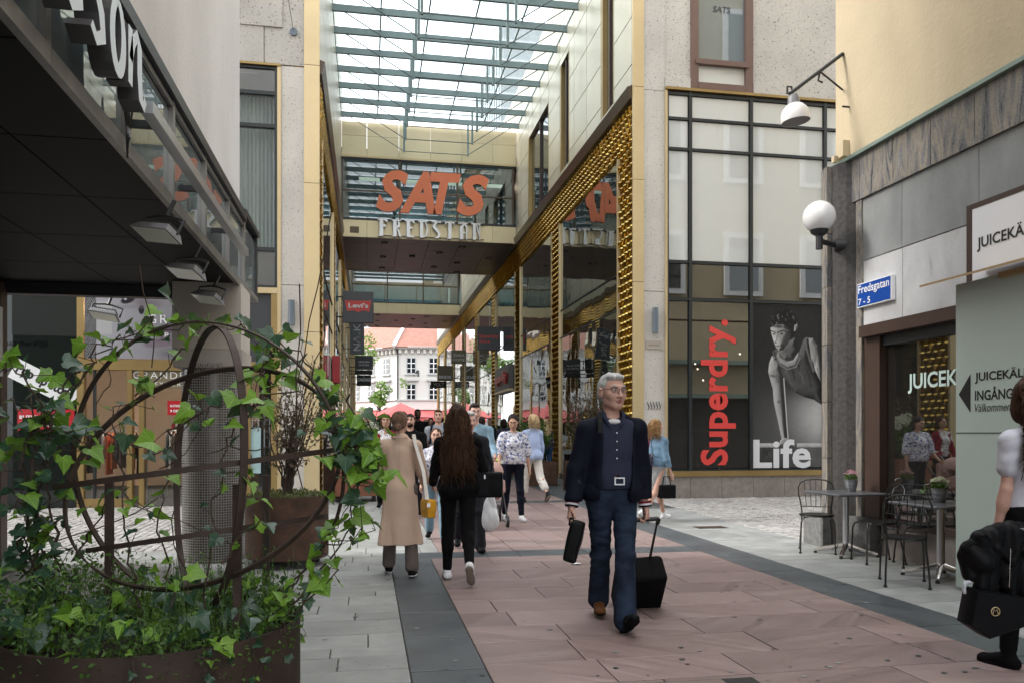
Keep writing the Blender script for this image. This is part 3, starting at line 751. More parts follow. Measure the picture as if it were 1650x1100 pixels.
cur = YF + 0.05; i = 0
while cur < 63:
    nx = cur + 1.25
    for j in range(len(zrow) - 1):
        if 29.2 < cur + .6 < 35.5 and j < 3: continue
        bx(0.0, 0.1, cur + 0.006, nx - 0.006, zrow[j] + 0.007, zrow[j+1] - 0.007).build('panel', M['champagne'], al)
    cur = nx

# ------------------------------------------------------------------ footbridges
def bridge(Y0, Y1, label, front):
    zb, zg0, zg1, zt_ = 8.53, 9.19, 11.32, 12.68
    t = thing('footbridge', label, 'footbridge', ((XL + XR) / 2, Y0, zb), 'footbridges across the arcade')
    xs = [XL + 0.01 + (XR - XL - 0.02) * q for q in (0, 0.14, 0.32, 0.5, 0.68, 0.86, 1)]
    for Y, sgn in ((Y0, 1), (Y1, -1)):
        for k in range(6):
            B((xs[k] + 0.005, Y, zb), (xs[k+1] - 0.005, Y + sgn*0.1, zg0 - 0.05)).build('band_panel', M['champagne2'], t)
            B((xs[k] + 0.005, Y, zg1 + 0.16), (xs[k+1] - 0.005, Y + sgn*0.1, zt_ - 0.5)).build('parapet_panel', M['champagne2'], t)
            B((xs[k] + 0.005, Y, zt_ - 0.49), (xs[k+1] - 0.005, Y + sgn*0.1, zt_)).build('parapet_panel', M['champagne2'], t)
        B((XL, Y - sgn*0.05, zg1 + 0.07), (XR, Y + sgn*0.12, zg1 + 0.15)).build('gold_trim', M['gold_strip'], t)
        B((XL, Y - sgn*0.02, zg1), (XR, Y + sgn*0.12, zg1 + 0.065)).build('head_rail', M['blackframe'], t)
        B((XL, Y - sgn*0.02, zg0 - 0.045), (XR, Y + sgn*0.12, zg0 + 0.03)).build('sill_rail', M['blackframe'], t)
        px = [XL + 0.02, XL + (XR-XL)*0.325, XL + (XR-XL)*0.655, XR - 0.12]
        for k, x in enumerate(px): B((x - 0.035 + 0.035*(k == 0), Y - sgn*0.01, zg0 + 0.03), (x + 0.035, Y + sgn*0.1, zg1)).build('mullion', M['ledge'], t)
        zm = zg0 + (zg1 - zg0) * 0.48
        for k in range(3):
            B((px[k] + 0.035, Y, zm - 0.03), (px[k+1] - 0.035, Y + sgn*0.08, zm + 0.03)).build('transom', M['ledge'], t)
            for za, zc in ((zg0 + 0.03, zm - 0.03), (zm + 0.03, zg1)):
                B((px[k] + 0.035, Y + sgn*0.03, za), (px[k+1] - 0.035, Y + sgn*0.042, zc)).build('pane', M['bridgeglass'], t)
    # floor slab with soffit boards and roof
    B((XL, Y0 + 0.11, zb + 0.12), (XR, Y1 - 0.11, zg0 - 0.06)).build('floor_slab', M['blackroom'], t)
    B((XL, Y0 + 0.11, zg1 + 0.3), (XR, Y1 - 0.11, zg1 + 0.45)).build('roof', M['blackroom'], t)
    ny = 7
    for k in range(6):
        for j in range(ny):
            ya, yb = Y0 + 0.11 + (Y1-Y0-0.22)*j/ny, Y0 + 0.11 + (Y1-Y0-0.22)*(j+1)/ny
            B((xs[k] + 0.007, ya + 0.008, zb + 0.02), (xs[k+1] - 0.007, yb - 0.008, zb + 0.1)).build('soffit_board', M['soffit'], t)
    for fx, fy in ((0.24, 0.13), (0.7, 0.16), (0.24, 0.52), (0.42, 0.47), (0.58, 0.34), (0.72, 0.62), (0.58, 0.78), (0.24, 0.88), (0.75, 0.93), (0.9, 0.45)):
        c = (XL + (XR-XL)*fx, Y0 + (Y1-Y0)*fy, zb + 0.005)
        d = MB().lathe([(0.13, 0.014), (0.13, -0.012), (0.10, -0.012), (0.09, 0.012)], 16, c, cap0=False, cap1=True).build('downlight', M['darkmetal'], t)
        MB().lathe([(0.085, 0.004), (0.085, 0.0)], 14, c).build('lens', M['white'], d)
    return t
br1 = bridge(29.3, 35.4, 'near footbridge with beige band and tall orange letters on its glass', True)
br2 = bridge(47.6, 54.0, 'far footbridge with plain beige band deeper in the arcade', False)
# ceiling strip lights inside the near bridge
stl = emat('strip_light', (1.0, 0.8, 0.6), 1.1)
for k in range(4): B((XL + 0.6 + k*1.6, 31.2, 11.25), (XL + 1.4 + k*1.6, 31.5, 11.3)).build('strip_light', stl, br1)
# gym furniture dimly seen in the bridge
for k in range(3): B((0.4 + k*1.9, 31.3, 9.2), (1.0 + k*1.9, 32.0, 9.9)).build('gym_bench', M['charcoal'], br1)
B((XL + 0.3, 29.27, 9.22 - 0.55), (XL + 0.62, 29.3, 9.22 - 0.33)).build('vent', M['ledge'], br1)

# ------------------------------------------------------------------ glass roof over the lane
gr = thing('glass_roof', 'glass roof on grey steel beams with hanging tie rods over the arcade', 'roof', (XR/2, YF, 12.6))
yb_ = [28.75 - 1.19 * k for k in range(11)]
for k, Y in enumerate(yb_):
    B((XL + 0.0, Y - 0.04, 12.62), (XR, Y + 0.04, 12.80)).build('beam', M['steel_teal'], gr)
    xa, xb = XL + (XR-XL)*0.345, XL + (XR-XL)*0.705
    for x in (xa, xb): MB().box((x - 0.03, Y - 0.03, 11.5), (x + 0.035, Y + 0.035, 12.62)).build('post', M['steel_teal'], gr)
    for p, q in (((XL + 0.25, Y, 12.66), (xa, Y, 11.53)), ((xa, Y, 11.53), (xb, Y, 11.53)), ((xb, Y, 11.53), (XR - 0.25, Y, 12.66))):
        MB().tube([p, q], 0.014, 5).build('tie_rod', M['rod'], gr)
    if k < len(yb_) - 1:
        n = 5
        for q in range(n):
            x0, x1 = XL + (XR-XL)*q/n, XL + (XR-XL)*(q+1)/n
            B((x0 + 0.004, Y - 1.19 + 0.05, 12.84), (x1 - 0.004, Y - 0.05, 12.852)).build('pane', M['skyglass'], gr)
for q in range(6):
    x = XL + (XR-XL)*q/5; B((x - 0.02 if q else x, yb_[-1], 12.80), (x + 0.02 if q < 5 else x, yb_[0] + 0.3, 12.84)).build('glazing_bar', M['steel_teal'], gr)
g2 = thing('glass_roof', 'second stretch of glass roof between the two footbridges', 'roof', (XR/2, 41, 12.6))
for k in range(9):
    Y = 36.6 + k * 1.2; B((XL, Y - 0.03, 12.66), (XR, Y + 0.03, 12.80)).build('beam', M['steel_teal'], g2)
    if k < 8: B((XL, Y + 0.05, 12.84), (XR, Y + 1.15, 12.852)).build('pane', M['skyglass'], g2)
# glazed tower rising behind the right wall above the roof
M['stonegrey2'] = pmat('tower_panel', (.5, .52, .53), .5)
tw = thing('glazed_tower', 'grey glazed tower block seen through the glass roof on the right', 'building', (8.5, 44, 0))
B((6.8, 40, 0), (12, 50, 22.5)).build('wall', M['stonegrey2'], tw)
for k in range(12): B((6.74, 40.2 + k*0.8, 14), (6.8, 40.75 + k*0.8, 22.2)).build('window', M['greenglass'], tw)

# ------------------------------------------------------------------ left store front (Y = YF, X < XL)
lf = thing('corner_shop_building', 'concrete shop building with gold framed entrance beyond the mosaic column', 'building', (XL - 2, YF, 0))
def X(px): return xy(px, 500)
c0, c1, c2, c3 = X(405), X(447), X(453), X(490)
B((c2, YF, -0.1), (c3, YF + 0.5, zy(470, 460))).build('pier', M['concrete'], lf)
B((c2, YF, zy(470, 460) + 0.012), (c3, YF + 0.5, zy(470, 108))).build('pier', M['concrete'], lf)
for z0, z1 in ((-0.1, 3.4), (3.41, 6.3), (6.31, 8.6), (8.61, 15)): B((c3 + 0.002, YF - 0.03, z0), (XL - 0.0, YF + 0.035, z1)).build('corner_strip', M['gold_strip'], lf)
B((c1, YF - 0.02, -0.1), (c2 - 0.002, YF + 0.3, zy(450, 108))).build('gold_frame', M['gold_strip'], lf)
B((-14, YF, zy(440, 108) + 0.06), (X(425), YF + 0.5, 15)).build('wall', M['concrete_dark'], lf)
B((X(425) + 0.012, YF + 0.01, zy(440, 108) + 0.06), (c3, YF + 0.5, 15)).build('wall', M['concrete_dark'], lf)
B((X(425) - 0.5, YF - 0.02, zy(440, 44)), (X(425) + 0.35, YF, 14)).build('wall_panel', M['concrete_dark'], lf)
B((-14, YF - 0.04, zy(440, 108) + 0.01), (c2, YF + 0.2, zy(440, 108) + 0.055)).build('gold_trim', M['gold_dull'], lf)
zrw = [zy(430, 463), zy(430, 402), zy(430, 203), zy(430, 150), zy(430, 108)]
xw = [-9.6, -7.4, -5.2, c0 - 0.6, c1]
for i in range(4):
    B((xw[i+1] - 0.05, YF, zrw[0]), (xw[i+1] - 0.002, YF + 0.15, zrw[4])).build('mullion', M['blackframe'], lf)
    for j in range(5): B((xw[i], YF + 0.005, zrw[j] - 0.03 * (j > 0)), (xw[i+1] - 0.05, YF + 0.14, zrw[j] + 0.04 * (j < 4))).build('transom', M['blackframe'], lf)
    for j in range(4): B((xw[i], YF + 0.05, zrw[j] + 0.04), (xw[i+1] - 0.05, YF + 0.06, zrw[j+1] - 0.03)).build('pane', M['dimglass' if j in (0, 3) else 'shopglass'], lf)
    cb = MB(); n = 26; xx0, xx1 = xw[i] + 0.03, xw[i+1] - 0.08
    cb.add([(xx0 + (xx1-xx0)*k/n, YF + 0.22 + 0.05*(k % 2), z) for z in (zrw[1], zrw[3]) for k in range(n+1)], [(k, k+1, n+2+k, n+1+k) for k in range(n)])
    cb.build('curtain', M['curtain'], lf)
B((-14, YF + 0.35, zrw[0]), (c1, YF + 0.4, zrw[4])).build('interior', M['blackroom'], lf)
# ground floor, from right to left
zl = zy(430, 473)
B((-14, YF - 0.03, zl), (c1 - 0.002, YF + 0.25, zrw[0] - 0.01)).build('gold_beam', M['gold_strip'], lf)
B((X(437), YF - 0.02, 0.05), (c1 - 0.002, YF + 0.2, zl - 0.002)).build('gold_frame', M['gold_dull'], lf)
zh = zy(300, 597); zdb = zy(300, 581)
B((X(292), YF + 0.06, zh), (X(437), YF + 0.1, zl - 0.002)).build('sign_panel', M['charcoal'], lf)
B((X(124), YF - 0.02, zh), (X(437) - 0.003, YF + 0.2, zdb)).build('gold_beam', M['gold_dull'], lf)
for pa, pb in ((124, 135), (205, 213), (224, 232), (397, 404)): B((X(pa), YF - 0.01, 0.02), (X(pb), YF + 0.15, zh - 0.002)).build('gold_post', M['gold_dull'], lf)
B((X(135) + 0.003, YF, 0.02), (X(205) - 0.003, YF + 0.12, 0.22)).build('gold_kickplate', M['gold_dull'], lf)
B((X(124), YF - 0.01, zdb + 0.002), (X(135), YF + 0.15, zl)).build('gold_post', M['gold_dull'], lf)
B((X(135), YF + 0.04, 0.22), (X(205), YF + 0.05, zh)).build('pane', M['shopglass'], lf)
B((X(150), YF + 0.0, 0.22), (X(153), YF + 0.1, zh)).build('door_frame', M['blackframe'], lf)
B((X(232), YF + 0.04, 0.05), (X(397), YF + 0.05, zh)).build('pane', M['shopglass'], lf)
B((X(404), YF + 0.04, 0.05), (X(437), YF + 0.05, zh)).build('pane', M['shopglass'], lf)
B((-14, YF + 0.03, 0.05), (X(124) - 0.002, YF + 0.04, zl)).build('pane', glassmat('smoked_glass', (.012, .016, .014), .04), lf)
B((X(215), YF + 0.02, zy(215, 625)), (X(397), YF + 0.035, zh - 0.003)).build('sign_band', M['taupe'], lf)
# shop interior
b = MB(); x0, x1, y0, y1, z1 = -13, c2, YF + 0.5, YF + 5.5, zl
for q in (((x0,y1,0),(x1,y1,0),(x1,y1,z1),(x0,y1,z1)), ((x1,y0,0),(x1,y1,0),(x1,y1,z1),(x1,y0,z1)), ((x0,y0,0),(x0,y1,0),(x0,y1,z1),(x0,y0,z1)), ((x0,y0,z1),(x1,y0,z1),(x1,y1,z1),(x0,y1,z1))): b.quad(*q)
b.build('interior', M['peach'], lf)
B((x0, y0 - 0.4, 0.0), (x1, y1, 0.03)).build('shop_floor', M['taupe'], lf)
panm = emat('shop_ceiling_lamp', (1.0, 0.9, 0.76), 14.0)
for xx in (-8.6, -7.0, -5.6, -4.2, -2.8): B((xx, YF + 1.5, z1 - 0.06), (xx + 0.5, YF + 2.1, z1 - 0.03)).build('ceiling_lamp', panm, lf)
B((x0, YF + 0.3, zh + .02), (X(124), YF + 0.34, zl)).build('bulkhead', M['blackroom'], lf)

# ------------------------------------------------------------------ building with the dark canopy, nearest on the left
XC = -1.40; ZS = 3.06; YC = 9.6
cb = thing('canopy_building', 'white rendered building with a dark overhanging canopy at left', 'building', (XC - 1, 5, 0))
B((-9, -12, 3.97), (XC - 0.05, YC, 17)).build('wall', M['stucco_white'], cb)
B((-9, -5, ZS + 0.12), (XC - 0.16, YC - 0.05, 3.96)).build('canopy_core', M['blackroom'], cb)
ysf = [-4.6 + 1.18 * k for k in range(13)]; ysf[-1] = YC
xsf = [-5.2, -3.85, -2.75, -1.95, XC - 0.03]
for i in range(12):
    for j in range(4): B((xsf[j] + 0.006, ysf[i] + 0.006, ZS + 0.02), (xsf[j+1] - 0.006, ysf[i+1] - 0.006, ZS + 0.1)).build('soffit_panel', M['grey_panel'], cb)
ym = [-4.6, -3.2, -1.8, -0.2, 1.3, 2.6, 3.87, 5.1, 6.22, 7.4, 8.6, YC]
for i in range(len(ym) - 1):
    B((XC - 0.03, ym[i] + 0.002, ZS), (XC + 0.012, ym[i+1] - 0.002, ZS + 0.085)).build('fascia_strip', M['fascia_metal'], cb)
    B((XC - 0.05, ym[i] + 0.03, ZS + 0.088), (XC - 0.035, ym[i+1] - 0.03, 3.86)).build('pane', M['greenglass'], cb)
    B((XC - 0.06, ym[i] - 0.028, ZS + 0.088), (XC + 0.0, ym[i] + 0.028, 3.86)).build('mullion', M['fascia_metal'], cb)
    B((XC - 0.03, ym[i] + 0.03, 3.815), (XC - 0.005, ym[i+1] - 0.03, 3.855)).build('frame_rail', M['fascia_metal'], cb)
B((XC - 0.15, -4.6, 3.865), (XC + 0.03, YC, 3.955)).build('top_rail', M['darkmetal'], cb)
# glazed end box beyond the wall corner
B((XC - 0.6, YC + 0.012, ZS + 0.06), (XC + 0.004, 10.75, ZS + 0.12)).build('end_sill', M['fascia_metal'], cb)
B((XC - 0.07, YC + 0.012, ZS + 0.122), (XC + 0.0, YC + 0.1, 3.95)).build('mullion', M['fascia_metal'], cb)
B((XC - 0.07, 10.66, ZS + 0.122), (XC + 0.0, 10.75, 3.95)).build('mullion', M['darkmetal'], cb)
B((XC - 0.05, YC + 0.1, ZS + 0.122), (XC - 0.03, 10.66, 3.88)).build('pane', M['greenglass'], cb)
B((XC - 0.6, YC + 0.012, 3.952), (XC + 0.02, 10.76, 4.02)).build('top_rail', M['darkmetal'], cb)
B((XC - 0.6, 10.69, ZS + 0.122), (XC - 0.075, 10.71, 3.95)).build('pane', M['greenglass'], cb)
B((-4.3, YC - 0.1, ZS - 0.11), (-2.08, YC + 0.04, ZS + 0.018)).build('lintel', M['darkmetal'], cb)
B((-9, -12, -0.1), (-3.95, YC - 0.06, ZS + 0.1)).build('shopfront', M['blackroom'], cb)
for k in range(9):
    y = -4.4 + k * 1.72
    B((-3.95, y, 0), (-3.86, y + 0.16, ZS)).build('shopfront_post', M['brownmetal'], cb)
    if k < 8: B((-3.945, y + 0.162, 0.3), (-3.93, y + 1.718, ZS - 0.3)).build('pane', M['darkglass'], cb)
sg = thing('shop_sign', 'pale slim lightbox sign hanging on dark shopfront at far left edge', 'sign', (-3.8, 9.0, 2.3))
B((-3.86, 8.75, 2.0), (-3.74, 9.1, 2.75)).build('box', M['darkmetal'], sg); B((-3.735, 8.77, 2.02), (-3.725, 9.08, 2.73)).build('face', M['offwhite'], sg)

# ------------------------------------------------------------------ mosaic column
cp = onZ(345, 900); colx, coly = cp.x, cp.y
mc = thing('mosaic_column', 'round column clad in tiny dark mosaic tiles under a beige box capital', 'column', (colx, coly, 0))
o = MB().lathe([(0.34, -0.05), (0.34, 2.02)], 48).build('shaft', M['mosaic'], smooth='auto'); o.parent = mc
zc = onY(345, 596, coly).z
for f in (o,): f.data.transform(Matrix.Scale(zc / 2.02, 4, (0, 0, 1)))
caph = pmat('capital_paint', (0.5, 0.455, 0.4), 0.7, var=0.06, dirt=0.3)
B((colx - 0.36, coly - 0.36, zc + 0.002), (colx + 0.36, coly + 0.34, zc + 0.2)).build('capital_base', pmat('capital_plate', (0.4, 0.365, 0.32), 0.6, var=0.15, dirt=0.5), mc)
B((colx - 0.37, coly - 0.35, zc + 0.204), (colx + 0.345, coly + 0.34, ZS + 0.018)).build('capital', caph, mc)
b = MB(); r2 = random.Random(8); p = onY(306, 588, coly - 0.362)
pts = []
for k in range(46): pts.append((p.x + k*0.0075 + 0.012*math.sin(k*1.9), coly - 0.3625, p.z + 0.025*math.sin(k*1.35) + 0.012*math.sin(k*3.1)))
b.tube(pts, 0.0022, 4); b.build('graffiti', M['black'], mc)
# ------------------------------------------------------------------ cafe building at the right
XW = 5.93; YW = 9.5
cf = thing('cafe_building', 'cream rendered building with veined stone and marble shop surround at right', 'building', (XW, 5, 0))
B((XW + 0.07, -9, 4.86), (16, YW - 0.05, 18)).build('wall', M['stucco_yellow'], cf)
B((XW + 0.35, -9, -0.1), (16, YW - 0.3, 4.8)).build('core', M['blackroom'], cf)
zb0, zb1, zb2, zb3 = 2.72, 3.52, 4.27, 4.80
yj = [YW - 0.72, 8.05, 6.9, 5.7, 4.5, 3.3, 2.1, 0.9, -0.3, -1.5, -2.7, -3.9, -5]
yt = [YW - 0.1 - 0.62 * k for k in range(24)]
for i in range(len(yt) - 1):
    B((XW - 0.035, yt[i+1] + 0.004, zb2 + 0.004), (XW + 0.4, yt[i] - 0.004, zb3)).build('stone_slab', M['gneiss'], cf)
for i in range(len(yj) - 1):
    B((XW, yj[i+1] + 0.004, zb1 + 0.004), (XW + 0.4, yj[i] - 0.004, zb2)).build('facing_slab', M['greyslab'], cf)
    B((XW + 0.008, yj[i+1] + 0.004, zb0), (XW + 0.4, yj[i] - 0.004, zb1 - 0.004)).build('marble_slab', M['marble'], cf)
cop = pmat('copper_flashing', (0.2, 0.26, 0.22), 0.5, metal=0.3, var=0.15)
B((XW - 0.09, -5, zb3 + 0.002), (XW + 0.4, YW + 0.02, zb3 + 0.045)).build('flashing', cop, cf)
# rounded corner built from upright stone strips
cx, cyy, rr = XW + 0.21, YW - 0.30, 0.42
zj = [0.42, 1.12, 1.83, 2.55, 3.28, 3.95, zb3]
for k in range(11):
    a0, a1 = math.pi + 0.02 - k * 0.155, math.pi - 0.135 - k * 0.155
    for j in range(len(zj) - 1):
        b = MB(); z0, z1 = zj[j] + 0.004, zj[j+1] - 0.004; q = rr
        o4 = [(cx + q*math.cos(a0 - .008), cyy + q*math.sin(a0 - .008)), (cx + q*math.cos(a1 + .008), cyy + q*math.sin(a1 + .008)), (cx + (q-.1)*math.cos(a1), cyy + (q-.1)*math.sin(a1)), (cx + (q-.1)*math.cos(a0), cyy + (q-.1)*math.sin(a0))]
        b.prism(o4, (0, 0, z0), UX, UY, (0, 0, z1 - z0)); b.build('stone_strip', M['gneiss'], cf)
MB().lathe([(rr - .06, -.1), (rr - .06, zb3)], 20, (cx, cyy, 0)).build('corner_core', M['mortar'], cf)
B((XW - 0.02, YW - 0.73, 0.42), (XW + 0.3, YW - 0.62, zb2)).build('stone_strip', M['gneiss'], cf)
b = MB(); b.bbox((XW - 0.3, YW - 0.32, -0.05), (XW + 0.3, YW + 0.12, 0.415), 0.02); b.build('plinth_block', M['rough_granite'], cf)
b = MB(); b.bbox((XW - 0.1, YW - 1.0, -0.05), (XW + 0.3, YW - 0.33, 0.415), 0.012); b.build('plinth_block', M['rough_granite'], cf)
# shop window with brown frame
B((XW - 0.09, -5, zb0 - 0.14), (XW + 0.35, YW - 0.78, zb0 - 0.003)).build('awning_box', M['brownmetal'], cf)
y0w, y1w = -4, YW - 1.05
B((XW + 0.0, y1w, 0.42), (XW + 0.2, YW - 0.765, zb0 - 0.142)).build('window_jamb', M['brownmetal'], cf)
B((XW + 0.04, y0w, zb0 - 0.26), (XW + 0.2, y1w - 0.002, zb0 - 0.142)).build('window_head', M['blackframe'], cf)
B((XW - 0.02, y0w, 0.36), (XW + 0.2, y1w - 0.002, 0.43)).build('window_sill', M['brownmetal'], cf)
for y in (5.2, 2.2, -0.8): B((XW + 0.03, y, 0.43), (XW + 0.18, y + 0.08, zb0 - 0.262)).build('window_mullion', M['brownmetal'], cf)
for ya, yb in ((5.282, y1w - 0.002), (2.282, 5.198), (-.718, 2.198)): B((XW + 0.1, ya, 0.432), (XW + 0.11, yb, zb0 - 0.262)).build('pane', M['dimglass'], cf)
for k in range(9): B((XW + 0.02, y1w - 1.3*(k+1) + 0.005, -0.08), (XW + 0.2, y1w - 1.3*k - 0.005, 0.355)).build('plinth_slab', M['plinth'], cf)
# north side of the building seen only in reflections
for x in (8.1, 10.6, 13.1):
    for z in (5.6, 9.0, 12.4):
        f = B((x, YW - 0.02, z), (x + 1.25, YW + 0.06, z + 1.9)).build('window', M['white'], cf)
        B((x + 0.16, YW + 0.062, z + 0.16), (x + 1.09, YW + 0.07, z + 1.74)).build('pane', M['darkglass'], f)
B((XW + 0.9, YW - 0.3, 2.5), (16, YW - 0.03, 4.8)).build('wall', M['stucco_yellow'], cf)
B((XW + 0.9, YW - 0.3, -0.1), (16, YW - 0.05, 2.495)).build('shopfront', M['blackroom'], cf)
for z in (2.5, 3.5): B((XW + 0.9, YW - 0.028, z), (16, YW + 0.25, z + 0.12)).build('canopy_strip', cop, cf)
# interior of the cafe
b = MB(); b.quad((XW + 2.2, -4, 0), (XW + 2.2, YW - .5, 0), (XW + 2.2, YW - .5, 2.7), (XW + 2.2, -4, 2.7)); b.build('interior', pmat('cafe_inside', (0.22, 0.21, 0.19), 0.9), cf)
def drop_pin(p, n):    # small fixings on the wall
    return MB().tube([p, p + n], 0.012, 6)
drop_pin(Vector((XW + 0.07, 9.15, 5.55)), Vector((-0.1, 0, 0))).build('wall_hook', M['darkmetal'], cf)
b = MB(); b.box((XW - 0.02, 9.15, 4.93), (XW + 0.07, 9.25, 5.13)); b.box((XW - 0.05, 9.3, 4.9), (XW + 0.07, 9.36, 4.98)); b.build('junction_box', M['stucco_yellow'], cf)
text_mesh('JUICEKÄLLAN', 'window_lettering', M['mint'], onX(1463, 634, XW + 0.09), -UY, UZ, w=1.5, h=0.26, bold=0.02, ext=0.003, parent=cf)

# mint hoarding
XH = 5.30
hb = thing('hoarding', 'mint green painted hoarding with black arrow and entrance lettering', 'hoarding', (XH, 5.5, 0))
yh1 = onX(1540, 700, XH).y
for k, (ya, yb) in enumerate(((yh1 - 2.4, yh1), (yh1 - 4.8, yh1 - 2.404))):
    B((XH, ya, 0.03), (XH + 0.02, yb, 2.78)).build('board', M['hoarding'], hb)
B((XH + 0.021, yh1 - 0.03, 0.03), (XW + 0.0, yh1 - 0.005, 2.78)).build('side_board', M['plywood'], hb)
b = MB(); b.add([(XH - 0.22, yh1 + 0.2, 2.785), (XW - 0.16, yh1 + 0.2, 2.97), (XW - 0.16, 2.1, 2.97), (XH - 0.22, 2.1, 2.785), (XH - 0.22, yh1 + 0.2, 2.805), (XW - 0.16, yh1 + 0.2, 2.99), (XW - 0.16, 2.1, 2.99), (XH - 0.22, 2.1, 2.805)], [(0,3,2,1),(4,5,6,7),(0,1,5,4),(1,2,6,5),(2,3,7,6),(3,0,4,7)]); b.build('rain_board', M['plywood'], hb)
B((XH - 0.05, 2.1, 2.735), (XH - 0.002, yh1 - 0.55, 2.782)).build('batten', M['plywood'], hb)
b = MB(); p = [onX(1545, 635, XH), onX(1564, 602, XH), onX(1564, 664, XH)]; b.add([(XH - 0.003, q.y, q.z) for q in p], [(0, 1, 2)]); b.build('arrow', M['black'], hb)
def onH(s, x, ytop, ybot, wpx=None, w=None, mat='black', bold=0.03, shear=0.0, name='lettering'):
    p0, p1 = onX(x, ybot, XH), onX(x, ytop, XH)
    text_mesh(s, name, M[mat], (XH - 0.001, p0.y, p0.z), -UY, UZ, w=w, h=(p1.z - p0.z), bold=bold, shear=shear, parent=hb)
onH('JUICEKÄLLAN', 1571, 597, 618, w=.76, bold=.02)
onH('INGÅNG.', 1571, 624, 645, w=0.45, bold=.02)
onH('Välkommen runt hörnet', 1571, 650, 663, w=.84, bold=0.0, shear=0.25)
b = MB(); zd = onX(1545, 697, XH).z
for k in range(200): b.box((XH - 0.003, yh1 - 0.01 - k*0.016, zd - 0.006), (XH, yh1 - 0.017 - k*0.016, zd + 0.006))
b.build('dotted_line', M['black'], hb, kind='stuff')
# lit box sign above
ls = thing('lightbox_sign', 'brown framed white lightbox sign above the mint hoarding', 'sign', (5.8, 6, 3.2))
XB = 5.78; yb1 = onX(1557, 335, XB).y; zt1 = onX(1557, 333, XB).z; zt0 = 2.75
B((XB + 0.012, yb1 - 2.5, zt0), (XW - 0.002, yb1, zt1)).build('box', M['brownmetal'], ls)
B((XB, yb1 - 2.5, zt1 - 0.05), (XB + 0.01, yb1, zt1)).build('frame_rail', M['brownmetal'], ls)
B((XB, yb1 - 0.07, zt0), (XB + 0.01, yb1, zt1 - 0.052)).build('frame_post', M['brownmetal'], ls)
B((XB + 0.004, yb1 - 2.5, zt0), (XB + 0.011, yb1 - 0.072, zt1 - 0.052)).build('face', M['offwhite'], ls)
p0 = onX(1574, 407, XB)
text_mesh('JUICEKÄLLAN', 'lettering', M['black'], (XB + 0.002, p0.y, p0.z), -UY, UZ, w=(onX(1574, 400, XB).y - onX(1652, 400, XB).y)*11/7, h=0.16, bold=0.02, parent=ls)
# street name sign
sn = thing('street_sign', 'blue street name sign with white edge on the marble', 'street sign', (XW, 9.3, 2.9))
XS = XW - 0.05; q = [onX(1380.5, 497, XS), onX(1435.5, 483, XS), onX(1435.5, 442, XS), onX(1380.5, 459.5, XS)]
ya, yb, za, zc_ = q[0].y, q[1].y, (q[0].z + q[1].z)/2, (q[2].z + q[3].z)/2
B((XS + 0.004, yb, za), (XW + 0.007, ya, zc_)).build('plate', M['white'], sn)
B((XS, yb + 0.012, za + 0.012), (XS + 0.003, ya - 0.012, zc_ - 0.012)).build('enamel', M['blue'], sn)
hh = zc_ - za; ww = ya - yb
text_mesh('Fredsgatan', 'lettering', M['white'], (XS, ya - 0.05*ww, za + hh*0.47), -UY, UZ, w=ww*0.9, h=hh*0.44, bold=0.012, parent=sn)
text_mesh('7 - 5', 'lettering', M['white'], (XS, ya - 0.05*ww, za + hh*0.1), -UY, UZ, w=ww*0.36, h=hh*0.26, bold=0.012, parent=sn)
# globe lamp
gl = thing('globe_lamp', 'white opal globe lamp on black bracket at the stone corner', 'wall lamp', onX(1352, 380, XW))
gp = atd(1320, 350, 9.75); rg_ = 25.5 * 9.75 / FPX
MB().sphere(gp, rg_, 28, 18).build('globe', M['globe'], gl, smooth=True)
b = MB(); z = gp.z - rg_
b.lathe([(0.03, z - 0.05), (0.1, z + 0.0), (0.11, z + 0.035), (0.09, z + 0.05)], 18, (gp.x, gp.y, 0)); b.build('collar', M['darkmetal'], gl, smooth='auto')
b = MB(); b.lathe([(0.042, z - 0.2), (0.042, z - 0.0)], 14, (gp.x, gp.y, 0)); b.build('socket', M['darkmetal'], gl, smooth='auto')
wp = atd(1347, 381, 9.98); wp.z = z - 0.1
MB().tube([(gp.x, gp.y, z - 0.1), wp], 0.032, 10).build('arm', M['darkmetal'], gl, smooth='auto')
MB().tube([wp + Vector((-0.02, 0.0, 0)), wp + Vector((0.1, -0.05, 0))], 0.075, 18).build('wall_plate', M['darkmetal'], gl)
# bell street lamp on a long bracket
bl = thing('bell_lamp', 'white bell shaped lamp on long bracket from the cream wall', 'wall lamp', (XW, 9.3, 6))
lp = atd(1281, 185, 9.9); tp = atd(1277, 146, 9.9)
Mt = (tp - lp).to_track_quat('Z', 'Y').to_matrix()
b = MB(); b.lathe([(0.172, -0.09), (0.176, -0.06), (0.172, 0.0), (0.15, 0.06), (0.105, 0.11), (0.07, 0.13)], 28, lp, cap0=False, cap1=False, M=Mt); b.build('shade', M['lampwhite'], bl, smooth=True)
b = MB(); b.lathe([(0.168, -0.085), (0.0, -0.07)], 28, lp, cap0=False, cap1=False, M=Mt); b.build('diffuser', M['lampgrey'], bl, smooth=True)
b = MB(); b.lathe([(0.075, 0.12), (0.068, 0.2), (0.055, 0.24), (0.02, 0.25)], 20, lp, cap0=False, M=Mt); b.build('neck', M['lampgrey'], bl, smooth='auto')
ap = atd(1272, 152, 9.9); wq = Vector((XW + 0.06, 9.28, onX(1347, 97, XW + .07).z + .0))
MB().tube([ap, wq], 0.024, 8).build('arm', M['darkmetal'], bl)
mid = ap.lerp(wq, 0.56); MB().tube([mid, Vector((XW + 0.06, 9.28, mid.z - 0.18))], 0.012, 6).build('brace', M['darkmetal'], bl)
